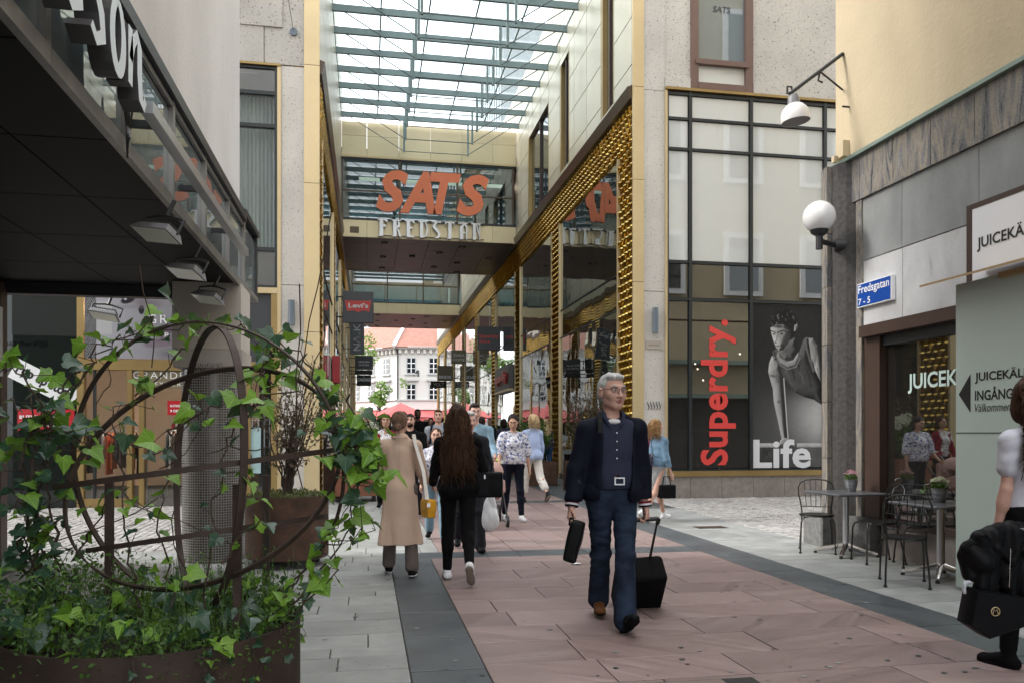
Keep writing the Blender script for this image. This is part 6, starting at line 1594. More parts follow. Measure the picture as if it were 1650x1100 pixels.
vine([P3(470, 980, 3.05), P3(560, 860, 3.1), P3(585, 760, 3.1), P3(560, 690, 3.1)], .06, .08, .5)
for k in range(6): vine([P3(530 + ri.uniform(-15, 15), 690, 3.0), P3(555 + ri.uniform(-30, 30), 720 + ri.uniform(-20, 20), 3.0), P3(580 + ri.uniform(-40, 40), 770 + ri.uniform(-40, 40), 3.0)], .04, .095, .35, .004, .045)
vine([P3(540, 690, 3.0), P3(590, 680, 3.0), P3(615, 690, 3.0)], .05, .1, .8); vine([P3(560, 740, 3.0), P3(600, 735, 3.0), P3(615, 755, 3.0)], .05, .1, .7)
vine([P3(400, 660, 2.9), P3(440, 620, 3.0), P3(420, 590, 3.1), P3(450, 560, 3.2), P3(480, 620, 3.2)], .05, .095, .8)
vine([P3(300, 560, 3.3), P3(250, 620, 3.2), P3(210, 650, 3.1)], .07, .08, .75)
vine([P3(360, 900, 2.7), P3(420, 830, 2.7), P3(395, 760, 2.7)], .07, .085, .7)
vine([P3(130, 900, 3.3), P3(160, 820, 3.3), P3(200, 790, 3.3), P3(250, 840, 3.2)], .07, .075, .6)
for k in range(10):
    a = ri.uniform(0, 6.28); q = o + Vector((math.cos(a)*RP*.9, math.sin(a)*RP*.9, HP)); vine([q, q + Vector((math.cos(a)*.07, math.sin(a)*.07, -.02)), q + Vector((math.cos(a)*.12, math.sin(a)*.12, -.14))], .05, .05, .5, .002, .02)
for k in range(150):
    a, q = ri.uniform(0, 6.28), RP * math.sqrt(ri.random()) * .98
    addleaf(o + Vector((q*math.cos(a), q*math.sin(a), HP + ri.uniform(0, .13))), .085 * ri.uniform(.6, 1.2), ri.random() < .4)
for k in range(70):   # shaded left side of the planter
    addleaf(P3(ri.uniform(-10, 90), ri.uniform(880, 1090), ri.uniform(2.8, 3.2)), .075 * ri.uniform(.6, 1.2), ri.random() < .15)
for (pts_, st_, sz_) in (([P3(70, 690, 3.0), P3(110, 620, 3.05), P3(170, 560, 3.1), P3(250, 528, 3.2), P3(330, 518, 3.25)], .035, .1), ([P3(380, 522, 3.3), P3(440, 545, 3.3), P3(500, 590, 3.3), P3(545, 650, 3.3), P3(575, 720, 3.2)], .035, .1), ([P3(560, 640, 3.05), P3(585, 700, 3.05), P3(580, 780, 3.05), P3(545, 850, 3.05)], .03, .11),
                        ([P3(20, 760, 2.9), P3(50, 700, 2.9), P3(100, 690, 2.9), P3(150, 720, 2.85)], .03, .11), ([P3(30, 900, 3.0), P3(60, 830, 2.95), P3(40, 760, 2.95)], .03, .1), ([P3(270, 700, 2.7), P3(330, 660, 2.7), P3(390, 650, 2.75), P3(430, 640, 2.8)], .05, .1)):
    vine(pts_, st_, sz_, .6, .004, .04)
# twining thin stems between the rings
for k in range(16):
    p = P3(ri.uniform(60, 560), ri.uniform(560, 960), ri.uniform(2.7, 3.3)); q2 = [p]; dv = Vector((ri.gauss(0, .05), ri.gauss(0, .04), ri.gauss(0, .06)))
    for j in range(5): dv = dv + Vector((ri.gauss(0, .02), ri.gauss(0, .02), ri.gauss(0, .02))); q2.append(q2[-1] + dv*.7)
    stems.tube(q2, .0022, 4)
stems.build('stems', M['stem'], iv, kind='stuff')
leaves.sort(key=lambda l: (l[0] - CP).length / l[1])
rest = [MB(), MB()]
for i, (p, s, br, Mx) in enumerate(leaves):
    me = LM[1 if br else 0][ri.randrange(3)]
    if i < 295:
        ob = link('leaf', me, iv); ob.matrix_local = Matrix.Translation(p - ORG[iv]) @ Mx @ Matrix.Scale(s, 4)
    else:
        T_ = Matrix.Translation(p) @ Mx @ Matrix.Scale(s, 4); rest[1 if br else 0].add([T_ @ v.co for v in me.vertices], [tuple(f.vertices) for f in me.polygons])
for k in (0, 1):
    if rest[k].v: rest[k].build('leaves', M[('ivy_dark', 'ivy_bright')[k]], iv, kind='stuff')
cv = MB()
for k in range(6500):
    a, q = ri.uniform(0, 6.28), RP * 1.03 * math.sqrt(ri.random()); hgt = .15 + .06 * math.sin(a*3 + 1) + (.16 if math.cos(a - 3.4) > .5 else 0)
    p = o + Vector((q*math.cos(a), q*math.sin(a), HP - .05 - (.10 * ri.random() if q > RP*.97 else 0) + hgt * ri.random()**1.3))
    leafquad(cv, p, (rv(ri) + Vector((0, 0, .3))).normalized(), rv(ri), .017 * ri.uniform(.7, 1.7))
for k in range(260):
    a, q = ri.uniform(0, 6.28), RP * math.sqrt(ri.random()); p = o + Vector((q*math.cos(a), q*math.sin(a), HP)); e = p + Vector((ri.gauss(0, .03), ri.gauss(0, .03), ri.uniform(.08, .26))); cv.tube([p, e], .001, 3)
    for j in range(5): leafquad(cv, p.lerp(e, ri.uniform(.4, 1.05)), rv(ri), rv(ri), .015)
oc = cv.build('ground_cover', M['cover'], kind='stuff'); tag(oc, 'tiny leaved creeper filling the foreground planter under the rings', 'ground cover')

# ------------------------------------------------------------------ cafe tables and chairs
def cafe_table(x, y, rz, label):
    t = thing('cafe_table', label, 'table', (0, 0, 0), 'cafe tables along the window')
    b = MB(); b.bbox((-.34, -.34, .715), (.34, .34, .742), .008); b.build('table_top', M['tabletop'], t)
    MB().box((-.09, -.09, .695), (.09, .09, .714)).build('mount', M['black'], t)
    MB().lathe([(.036, .1), (.036, .695)], 16).build('column', M['alu'], t, smooth='auto')
    for k in range(4):
        a = k * math.pi/2 + .785; d = Vector((math.cos(a), math.sin(a), 0)); b = MB()
        b.tube([d*.02 + UZ*.12, d*.1 + UZ*.095, d*.25 + UZ*.06, d*.345 + UZ*.035], [.035, .03, .026, .02], 8); f = b.build('foot', M['chrome'], t, smooth='auto')
        MB().lathe([(.02, 0), (.02, .025)], 10, d*.34).build('glide', M['black'], f)
    t.location = (x, y, 0); t.rotation_euler = (0, 0, rz); return t
def cafe_chair():
    t = thing('cafe_chair', '-', 'chair', (0, 0, 0), 'black metal cafe chairs')
    m_ = M['chairblack']
    MB().lathe([(.19, .445), (.2, .45), (.2, .457), (.05, .452), (0.0, .45)], 28, cap0=True, cap1=False).build('seat', m_, t, smooth='auto')
    def arcpts(z): return [(.19*math.cos(a), .19*math.sin(a), z) for a in [2*math.pi*k/24 for k in range(25)]]
    MB().tube(arcpts(.44), .009, 6, caps=False).build('seat_frame', m_, t)
    for sx in (-1, 1):
        b = MB(); b.tube([(sx*.09, -.15, .44), (sx*.16, -.19, .425), (sx*.185, -.205, .37), (sx*.195, -.215, .02)], .0095, 8); b.lathe([(.017, 0), (.017, .02)], 10, (sx*.195, -.215, 0)); b.build('leg', m_, t, smooth='auto')
        b = MB(); b.tube([(sx*.165, .12, .47), (sx*.165, .14, .36), (sx*.18, .19, .15), (sx*.185, .215, .02)], .0095, 8); b.lathe([(.017, 0), (.017, .02)], 10, (sx*.185, .215, 0)); b.build('leg', m_, t, smooth='auto')
    hoop = [(-.165, .12, .47), (-.175, .15, .56), (-.2, .175, .68), (-.205, .19, .76), (-.18, .205, .82), (-.11, .215, .855), (0, .22, .865)]
    hoop = hoop + [(-p[0], p[1], p[2]) for p in hoop[-2::-1]]
    MB().tube(hoop, .0085, 8).build('back_hoop', m_, t, smooth='auto')
    MB().tube([(-.172, .145, .535), (0, .19, .53), (.172, .145, .535)], .005, 6).build('back_rail', m_, t)
    for k in range(5):
        f = (k - 2)/2; b = MB(); b.tube([(f*.11, .18 - abs(f)*.02, .532), (f*.135, .212 - .004*abs(f), .86 - .03*f*f)], .0042, 5); b.build('spindle', m_, t)
    return t
Z1 = onZ(1372, 893); Z2 = onZ(1526, 924)
cafe_table(5.54, 8.52, .06, 'dark square cafe table by the stone corner, nearer the cobbles')
cafe_table(5.57, 6.98, .03, 'dark square cafe table half hidden behind the mint hoarding')
c0_ = cafe_chair(); c0_['label'] = 'black spindle back chair by the stone corner plinth, farthest from the hoarding'
pp = onZ(1316, 888); c0_.location = (pp.x, pp.y, 0); c0_.rotation_euler = (0, 0, R(-28))
pp = onZ(1415, 905); copy_tree(c0_, (pp.x, pp.y, 0), R(-100), 'black spindle back chair seen side on between the two cafe tables')
pp = onZ(1478, 911); copy_tree(c0_, (pp.x, pp.y, 0), R(-22), 'black spindle back chair standing before the second table, back to the window')
pp = onZ(1556, 925); copy_tree(c0_, (5.0, 6.75, 0), R(150), 'black spindle back chair mostly hidden behind the right edge woman')
def bucket(x, y, mat, label, rz=0):
    t = thing('flower_bucket', label, 'flower pot', (x, y, .742)); o = Vector((x, y, .742)); b = MB()
    b.lathe([(.05, .001), (.052, .005), (.062, .045), (.064, .048), (.063, .052), (.069, .085), (.071, .088), (.07, .092), (.076, .13), (.08, .133), (.08, .139), (.074, .139), (.072, .12)], 24, o, cap1=False); b.build('pot', M['zinc'], t, smooth='auto')
    r = random.Random(int(x*100)); b = MB(); fl = MB()
    for k in range(150): a = rv(r); leafquad(b, o + Vector((a.x*.06, a.y*.06, .14 + .05*r.random())), rv(r), rv(r), .035)
    for k in range(26):
        a = r.uniform(0, 6.28); q = .075*math.sqrt(r.random()); c = o + Vector((q*math.cos(a), q*math.sin(a), .205 + .035*(1 - (q/.075)**2)))
        for j in range(12): leafquad(fl, c, rv(r) + Vector((0, 0, .3)), rv(r), .02)
    b.build('foliage', M['cover'], t, kind='stuff'); fl.build('bloom', M[mat], t, kind='stuff')
bucket(5.66, 8.60, 'pink', 'zinc bucket of pink flowers on the table by the stone corner')
bucket(5.62, 7.06, 'hydrangea', 'zinc bucket of white flowers on the table by the mint hoarding')
# plants standing inside the cafe window
for (x, y, sd_, lb) in ((6.35, 7.9, 51, 'pointed leaved pot plant behind the cafe window'), (6.4, 7.1, 52, 'feathery pot plant behind the cafe window near the hoarding')):
    t = shrub((x, y, .43), .55, .55, .28, 14, 16, 'cover', lb, name='pot_plant', seed=sd_, ls=.16, cat='pot plant', stems='stem_green', low=.1)
    MB().lathe([(.09, .43), (.12, .62)], 16, (x, y, 0)).build('pot', M['coral'] if sd_ == 52 else M['zinc'], t)
# ------------------------------------------------------------------ people: implicit surfaces meshed as one continuous skin
def cap(a, b, ra, rb=None, k=.03): return ('c', np.array(a, float), np.array(b, float), ra, ra if rb is None else rb, k, 1)
def ell(c, r, M_=None, k=.03, s=1): return ('e', np.array(c, float), np.array(r, float), np.eye(3) if M_ is None else np.array(M_, float), 0, k, s)
def rbox(c, h, r, M_=None, k=.02, s=1): return ('b', np.array(c, float), np.array(h, float), np.eye(3) if M_ is None else np.array(M_, float), r, k, s)
def cut(n, d): return ('p', np.array(n, float), d, 0, 0, 0, -1)      # keep n.p < d
def sub_(p): return p[:6] + (-1,)
def prim_bounds(p):
    if p[0] == 'c': return np.minimum(p[1]-p[3], p[2]-p[4]), np.maximum(p[1]+p[3], p[2]+p[4])
    if p[0] == 'e': e = np.abs(p[3]) @ p[2]; return p[1]-e, p[1]+e
    e = np.abs(p[3]) @ p[2] + p[4]; return p[1]-e, p[1]+e
def axisgrid(lo, hi, v, fine):
    pts = [lo]
    while pts[-1] < hi:
        x = pts[-1]; s = v
        for (a, b, f) in fine:
            if a - v <= x <= b: s = min(s, f)
        pts.append(x + s)
    return np.array(pts)
def sdf_mesh(prims, v, fine=()):
    bs = [prim_bounds(p) for p in prims if p[0] != 'p' and p[6] > 0]
    lo = np.min([b[0] for b in bs], 0) - v*2.1; hi = np.max([b[1] for b in bs], 0) + v*2.1
    ax = [axisgrid(lo[i], hi[i], v, [(f[0][i], f[1][i], f[2]) for f in fine]) for i in range(3)]
    Fd = np.full([len(a) for a in ax], 0.09, np.float32)
    for p in prims:
        if p[0] == 'p':
            n = p[1]; d = n[0]*ax[0][:, None, None] + n[1]*ax[1][None, :, None] + n[2]*ax[2][None, None, :] - p[2]
            Fd = np.maximum(Fd, d.astype(np.float32)); continue
        a, b = prim_bounds(p); m = .05 + p[5]
        sl = [slice(max(0, np.searchsorted(ax[i], a[i]-m)), np.searchsorted(ax[i], b[i]+m) + 1) for i in range(3)]
        X_, Y_, Z_ = [ax[i][sl[i]] for i in range(3)]
        if not (len(X_) and len(Y_) and len(Z_)): continue
        gx, gy, gz_ = X_[:, None, None], Y_[None, :, None], Z_[None, None, :]
        if p[0] == 'c':
            A_, D = p[1], p[2]-p[1]; L2 = max(D @ D, 1e-9)
            t = np.clip(((gx-A_[0])*D[0] + (gy-A_[1])*D[1] + (gz_-A_[2])*D[2]) / L2, 0, 1)
            d = np.sqrt((gx-A_[0]-t*D[0])**2 + (gy-A_[1]-t*D[1])**2 + (gz_-A_[2]-t*D[2])**2) - (p[3] + (p[4]-p[3])*t)
        else:
            C_, Mi = p[1], p[3]
            q = [Mi[0][i]*(gx-C_[0]) + Mi[1][i]*(gy-C_[1]) + Mi[2][i]*(gz_-C_[2]) for i in range(3)]
            if p[0] == 'e':
                r = p[2]; k0 = np.sqrt((q[0]/r[0])**2 + (q[1]/r[1])**2 + (q[2]/r[2])**2); k1 = np.sqrt((q[0]/r[0]**2)**2 + (q[1]/r[1]**2)**2 + (q[2]/r[2]**2)**2) + 1e-9
                d = k0*(k0-1)/k1
            else:
                h = p[2]; e = [np.abs(q[i]) - h[i] for i in range(3)]
                d = np.sqrt(sum(np.maximum(x, 0)**2 for x in e)) + np.minimum(np.maximum(np.maximum(e[0], e[1]), e[2]), 0) - p[4]
        cur = Fd[tuple(sl)]; k = max(p[5], 1e-4)
        if p[6] > 0:
            h_ = np.maximum(k - np.abs(cur - d), 0) / k; Fd[tuple(sl)] = np.minimum(cur, d) - h_*h_*k*.25
        else:
            d = -d; h_ = np.maximum(k - np.abs(cur - d), 0) / k; Fd[tuple(sl)] = np.maximum(cur, d) + h_*h_*k*.25
    S = Fd < 0
    c = [S[i:S.shape[0]-1+i, j:S.shape[1]-1+j, l:S.shape[2]-1+l] for i in (0, 1) for j in (0, 1) for l in (0, 1)]
    anyb = np.logical_or.reduce(c); allb = np.logical_and.reduce(c); act = anyb & ~allb
    I = np.argwhere(act); n = len(I)
    if n == 0: return np.zeros((0, 3)), []
    idm = np.full(act.shape, -1, np.int64); idm[act] = np.arange(n)
    offs = np.array([(i, j, l) for i in (0, 1) for j in (0, 1) for l in (0, 1)])
    vals = np.stack([Fd[I[:, 0]+o[0], I[:, 1]+o[1], I[:, 2]+o[2]] for o in offs], 1).astype(float)
    pos = np.stack([np.stack([ax[a][I[:, a]+o[a]] for a in range(3)], 1) for o in offs], 1)
    acc = np.zeros((n, 3)); cnt = np.zeros(n)
    for a in range(8):
        for b in range(a+1, 8):
            if np.abs(offs[a]-offs[b]).sum() != 1: continue
            va, vb = vals[:, a], vals[:, b]; m = (va < 0) != (vb < 0)
            t = np.where(m, va/(va-vb+1e-12), 0); P_ = pos[:, a] + (pos[:, b]-pos[:, a])*t[:, None]
            acc += P_*m[:, None]; cnt += m
    V = acc/np.maximum(cnt, 1)[:, None]; faces = []
    for axn in range(3):
        s0 = [slice(None)]*3; s1 = [slice(None)]*3; s0[axn] = slice(0, -1); s1[axn] = slice(1, None)
        A_, B_ = S[tuple(s0)], S[tuple(s1)]; E = np.argwhere(A_ != B_)
        u, w_ = [(1, 2), (2, 0), (0, 1)][axn]
        ok = (E[:, u] > 0) & (E[:, w_] > 0) & (E[:, u] < S.shape[u]-1) & (E[:, w_] < S.shape[w_]-1); E = E[ok]
        def cell(du, dw):
            q = E.copy(); q[:, u] += du; q[:, w_] += dw; return idm[q[:, 0], q[:, 1], q[:, 2]]
        Q = np.stack([cell(-1, -1), cell(0, -1), cell(0, 0), cell(-1, 0)], 1)
        fl = A_[E[:, 0], E[:, 1], E[:, 2]]; Q[~fl] = Q[~fl][:, ::-1]
        faces.append(Q[(Q >= 0).all(1)])
    return V, np.concatenate(faces)
def vnormals(V, Q):
    a = V[Q[:, 0]]; n = np.cross(V[Q[:, 2]]-a, V[Q[:, 3]]-V[Q[:, 1]]); N = np.zeros_like(V)
    for i in range(4): np.add.at(N, Q[:, i], n)
    return N / (np.linalg.norm(N, axis=1, keepdims=True) + 1e-9)
def wrinkle(V, amp, f, seed, st=(1, 1, 1)):
    r = np.random.RandomState(seed); P_ = V*np.array(st)*f
    P_ = P_ + .35*np.sin(P_[:, [1, 2, 0]]*1.3 + r.rand(3)*6)
    o = np.zeros(len(V))
    for _ in range(7):
        d = r.randn(3); d /= np.linalg.norm(d); o += np.sin(P_ @ d*r.uniform(.7, 1.8) + r.rand()*6.28)
    o = o/3.2; q = V*f*.22; msk = .5 + .5*np.sin(q[:, 0]*1.3 + q[:, 2]*2.1 + r.rand()*6 + np.sin(q[:, 1]*2))
    return amp * (np.abs(o) * 1.3 - .5) * (.25 + .75*msk)
def skin_obj(name, prims, v, mat, parent=None, fine=(), wr=None, label=None, post=None):
    V, Q = sdf_mesh(prims, v, fine)
    if len(V) == 0: return None
    if wr is not None:
        N = vnormals(V, Q); V = V + N*wrinkle(V, *wr)[:, None]
    if post is not None: V = post(V, Q)
    me = bpy.data.meshes.new(name); me.vertices.add(len(V)); me.vertices.foreach_set('co', V.ravel())
    me.loops.add(len(Q)*4); me.loops.foreach_set('vertex_index', Q.ravel())
    me.polygons.add(len(Q)); me.polygons.foreach_set('loop_start', np.arange(len(Q))*4)
    me.polygons.foreach_set('use_smooth', np.ones(len(Q), bool)); me.update(calc_edges=True); me.validate()
    me.materials.append(mat)
    o = link(name, me); 
    if parent is not None: o.parent = parent
    if label: o['label'] = label
    return o
SK = {k: pmat('skin_' + k, c, .5, var=.08, scale=14, spec=.35) for k, c in (('fair', (.53, .31, .23)), ('pink', (.56, .33, .26)), ('tan', (.42, .24, .16)), ('dark', (.1, .05, .035)))}
HR = {}
def hairmat(name, a, b_, sc_=(60, 60, 5)):
    m, t, bs = mk('hair_' + name); vec = coords(t, 'Object', sc_); n = noisef(t, vec, 1.0, 5, .65, .8)
    c = mixc(t, mrange(t, n, .35, .65, 0, 1), a, b_); r = randf(t); h = ND(t, 'HueSaturation'); t.links.new(c, h.inputs['Color']); t.links.new(mrange(t, r, 0, 1, .7, 1.35), h.inputs['Value'])
    t.links.new(h.outputs[0], bs.inputs['Base Color']); bs.inputs['Roughness'].default_value = .6; bs.inputs['Specular IOR Level'].default_value = .12
    bumpn(t, bs, n, .7, .006); return m
for k, a, b_ in (('grey', (.16, .16, .16), (.5, .5, .49)), ('silver', (.2, .2, .2), (.55, .55, .54)), ('dark', (.008, .006, .005), (.03, .02, .015)), ('brown', (.018, .009, .006), (.09, .045, .025)), ('bunbrown', (.05, .03, .02), (.2, .12, .08)), ('blonde', (.3, .2, .1), (.62, .48, .28)), ('ginger', (.14, .07, .03), (.42, .26, .12)), ('greybrown', (.05, .042, .038), (.2, .18, .165))): HR[k] = hairmat(k, a, b_)
def cloth(name, c, rough=.85, var=.1, scale=6, bump=.15, bscale=350, **k): return pmat('cloth_' + name, c, rough, var=var, scale=scale, bump=bump, bscale=bscale, bdist=.003, spec=.12, **k)
CL = {'navy': cloth('navy', (.006, .0075, .016), .75), 'shirtblue': cloth('shirt_dots', (.028, .032, .058), .8, speck=[(260, .66, (.07, .08, .13))]), 'jeans': cloth('jeans', (.018, .028, .05), .85, var=.6, scale=7),
      'denim': cloth('light_denim', (.19, .29, .36), .85, var=.2, scale=12), 'denim2': cloth('mid_denim', (.16, .26, .36), .85, var=.25, scale=12), 'bluejeans': cloth('blue_jeans', (.03, .075, .15), .85, var=.3),
      'beige': cloth('beige_wool', (.56, .405, .31), .9, var=.05), 'black': cloth('black', (.004, .004, .0045), .85), 'leather': cloth('black_leather', (.005, .0055, .0065), .5, bump=.3, bscale=90), 'trousers': cloth('brown_grey', (.13, .105, .095), .9), 'darkgrey': cloth('dark_grey', (.02, .02, .025), .85),
      'floral': pmat('cloth_floral', (.62, .62, .64), .85, var=.05, speck=[(22, .53, (.06, .08, .22)), (34, .56, (.2, .22, .42)), (30, .6, (.66, .66, .66))]), 'floraldark': pmat('cloth_floral_dark', (.03, .03, .06), .85, speck=[(26, .6, (.4, .3, .36)), (40, .63, (.12, .14, .3))]),
      'lightblue': cloth('light_blue', (.38, .46, .66), .85, var=.06), 'white': cloth('white', (.72, .72, .73), .85, var=.04), 'offwhite': cloth('off_white', (.6, .57, .52), .85), 'red': cloth('dark_red', (.2, .012, .025), .85), 'print': pmat('cloth_print', (.6, .58, .58), .85, speck=[(38, .55, (.05, .04, .05))]),
      'greytee': cloth('grey_marl', (.3, .32, .35), .9, speck=[(14, .66, (.05, .06, .1))]), 'zig': pmat('cloth_zigzag', (.04, .04, .06), .85, speck=[(18, .6, (.5, .4, .42))]), 'skirt': pmat('cloth_skirt', (.2, .2, .2), .9, speck=[(120, .5, (.5, .5, .5))]), 'tee': cloth('white_tee', (.56, .57, .63), .85, var=.04), 'brownleather': cloth('brown_shoe', (.2, .085, .035), .4), 'sole': pmat('sole_rubber', (.6, .6, .6), .6), 'greysole': pmat('sole_grey', (.2, .17, .14), .7), 'greenblue': cloth('teal_top', (.06, .15, .3), .85)}
M['eyewhite'] = pmat('eye_white', (.6, .58, .56), .2, var=0); M['iris'] = pmat('iris', (.02, .02, .022), .15, var=0); M['lip'] = pmat('lip', (.34, .13, .11), .45, var=.05)

def pose(P):
    s = P['H']/1.75; J = {'s': s}; fem = P.get('fem', False)
    sw = .165 if fem else .19; hw = .092 if fem else .09
    sw *= P.get('build', 1.0)
    ln = R(P.get('lean', 0))
    def tl(p):   # lean of the upper body about the hips
        x, y, z = p; z0 = .95; return np.array([x, (y*math.cos(ln) - (z-z0)*math.sin(ln)), z0 + (z-z0)*math.cos(ln) + y*math.sin(ln)])
    J['tl'] = tl
    for sd, sx in (('L', 1), ('R', -1)):
        a, kf, fp = [R(q) for q in P.get('leg' + sd, (0, 0, 0))]; ou = R(P.get('legout', 2.5)) * sx
        hip = np.array([sx*hw, 0, .92]); d = lambda an: np.array([math.sin(ou)*math.cos(an), -math.sin(an), -math.cos(an)*math.cos(ou)])
        kn = hip + .43*d(a); an_ = kn + .42*d(a - kf)
        f = np.array([sx*.12, -math.cos(fp), math.sin(fp)]); f /= np.linalg.norm(f); upv = np.array([0, math.sin(fp), math.cos(fp)])
        J['hip'+sd], J['knee'+sd], J['ank'+sd], J['ff'+sd], J['fu'+sd] = hip, kn, an_, f, upv
        J['heel'+sd] = an_ - f*.055 - upv*.075; J['toe'+sd] = an_ + f*.185 - upv*.075
        pt, ab, el = [R(q) for q in P.get('arm' + sd, (0, 6, 12))]; sh = tl((sx*sw*.96, 0, 1.38))
        tw = R(P.get('twist'+sd, 0))
        def dd(p_, ab_): return np.array([sx*math.sin(ab_), -math.sin(p_)*math.cos(ab_), -math.cos(p_)*math.cos(ab_)])
        e = sh + .29*dd(pt, ab); d2 = dd(pt + el, ab*.6 - tw); wr = e + .255*d2
        if 'hand'+sd in P:     # two-bone reach to a target
            tg = np.array(P['hand'+sd], float)/s; v = tg - sh; L = min(np.linalg.norm(v), .54); v = v/np.linalg.norm(v)
            a_, b_ = .29, .255; ca = (a_*a_ + L*L - b_*b_)/(2*a_*L); ca = max(-1, min(1, ca)); hint = np.array([sx*.6, .7, -.3]); hint -= v*(hint @ v); hint /= np.linalg.norm(hint)
            e = sh + v*a_*ca + hint*a_*math.sqrt(1-ca*ca); wr = sh + v*L; d2 = wr - e; d2 /= np.linalg.norm(d2)
        J['sho'+sd], J['elb'+sd], J['wri'+sd], J['hd'+sd] = sh, e, wr, d2
    g = min(J['heelL'][2], J['toeL'][2], J['heelR'][2], J['toeR'][2]); J['g'] = g
    hy, hp_, hr = [R(q) for q in P.get('head', (0, 0, 0))]
    Hm = Matrix.Rotation(hy, 3, 'Z') @ Matrix.Rotation(hp_, 3, 'X') @ Matrix.Rotation(hr, 3, 'Y')
    J['Hm'] = np.array(Hm); J['hb'] = tl((0, -.005, 1.545))
    return J
def person(P):
    J = pose(P); s, g = J['s'], J['g']; fem = P.get('fem', False); v = P.get('v', .016); tl = J['tl']
    def T(p): return (np.array(p) - np.array([0, 0, g]))*s
    def sc_(r): return r*s if not isinstance(r, (tuple, list)) else [x*s for x in r]
    def C(a, b, ra, rb=None, k=.03): return cap(T(a), T(b), ra*s, (ra if rb is None else rb)*s, k*s)
    def E(c, r, M_=None, k=.03, sg=1): return ell(T(c), sc_(list(r)), M_, k*s, sg)
    Hm, hb = J['Hm'], J['hb']
    hs = P.get('hs', 1.0)
    def hp(p): return hb + Hm @ ((np.array(p) - np.array([0, 0, 1.545]))*hs)   # head space point
    def HE(c, r, k=.02, sg=1, M_=None): return E(hp(c), [q*hs for q in r], Hm if M_ is None else Hm @ np.array(M_), k, sg)
    def HC(a, b, ra, rb=None, k=.015): return C(hp(a), hp(b), ra*hs, None if rb is None else rb*hs, k)
    bw = P.get('build', 1.0); kx = 1.0 if not fem else .9
    # ---- skin
    sk = [E(tl((0, 0, 1.29)), (.14*kx*bw, .09*bw, .19)), E(tl((0, 0, 1.08)), (.12*kx*bw, .085*bw, .16), k=.06), E((0, .008, .955), (.14*bw, .1*bw, .12), k=.06)]
    sk += [C(tl((0, .012, 1.42)), hp((0, .018, 1.57)), .06 if not fem else .05, .054 if not fem else .045, .03)]
    for sd in 'LR':
        sk += [C(tl((0, 0.005, 1.42)), J['sho'+sd], .045, .042, .04), C(J['sho'+sd], J['elb'+sd], .043 if not fem else .038, .035 if not fem else .032, .03), C(J['elb'+sd], J['wri'+sd], .037 if not fem else .033, .025 if not fem else .022, .02)]
        mid = J['elb'+sd]*.7 + J['wri'+sd]*.3; sk.append(E(mid, (.037 if not fem else .033,)*2 + (.06,), k=.03))
        sk += [C(J['hip'+sd], J['knee'+sd], .07, .05, .04), C(J['knee'+sd], J['ank'+sd], .048, .033, .03)]
        cf = J['knee'+sd]*.68 + J['ank'+sd]*.32 + np.array([0, .018, 0]); sk.append(E(cf, (.045, .045, .1), k=.04))
        sk.append(C(J['ank'+sd] - J['fu'+sd]*.03, J['ank'+sd] + J['ff'+sd]*.13 - J['fu'+sd]*.05, .035, .026, .03))
        # hand
        sx = 1 if sd == 'L' else -1; d = J['hd'+sd]; w_ = J['wri'+sd]
        inn = np.array([-sx, 0, 0.0]) + np.array(P.get('palm'+sd, (0, 0, 0))); inn = inn - d*(inn @ d); inn /= np.linalg.norm(inn); fw = np.cross(d, inn)*(-sx); fw /= np.linalg.norm(fw)
        if fw @ np.array([0, -1, 0]) < 0 and 'palm'+sd not in P: fw = -fw
        hsz = .93 if fem else 1.0; curl = R(P.get('curl'+sd, 25))
        sk.append(rbox(T(w_ + d*.045*hsz), [x*s*hsz for x in (.024, .007, .036)], .011*s, np.stack([fw, inn, d], 1), .02*s))
        detail = P.get('fingers', False)
        for q, (of, ln_) in enumerate(((.031, .072), (.0105, .082), (-.0105, .076), (-.031, .06))):
            kn_ = w_ + d*.086*hsz + fw*of*hsz
            d1 = d*math.cos(curl) + inn*math.sin(curl); d2 = d*math.cos(curl*2.1) + inn*math.sin(curl*2.1); d3 = d*math.cos(curl*2.8) + inn*math.sin(curl*2.8)
            a = kn_ + d1*ln_*.5*hsz; b = a + d2*ln_*.3*hsz; c = b + d3*ln_*.25*hsz; r_ = .0088 if detail else .0095
            sk += [C(kn_ - d*.02, a, r_, r_*.95, .006), C(a, b, r_*.95, r_*.9, .004), C(b, c, r_*.9, r_*.75, .004)]
        t0 = w_ + d*.025 + fw*.028; t1 = t0 + (d*.6 + fw*.75 + inn*.25)/1.0*.042; t2 = t1 + (d*.9 + fw*.2 + inn*.35)*.034
        sk += [C(t0, t1, .0125, .0105, .012), C(t1, t2, .0105, .0085, .005)]
    # head and face
    j = P.get('jaw', 1.0)
    sk += [HE((0, .014, 1.662), (.076, .096, .092), .03), HE((0, -.032, 1.612), (.063*j, .066, .084), .03), HE((0, -.064, 1.551), (.032*j, .026, .02), .03),
           HC((.042*j, -.012, 1.575), (.012, -.066, 1.552), .02, .016, .03), HC((-.042*j, -.012, 1.575), (-.012, -.066, 1.552), .02, .016, .03),
           HC((-.036, -.085, 1.668), (.036, -.085, 1.668), .011, None, .02), HE((.038, -.068, 1.615), (.022, .02, .02), .03), HE((-.038, -.068, 1.615), (.022, .02, .02), .03)]
    sk += [HE((.031, -.104, 1.648), (.017, .015, .011), .014, -1), HE((-.031, -.104, 1.648), (.017, .015, .011), .014, -1)]
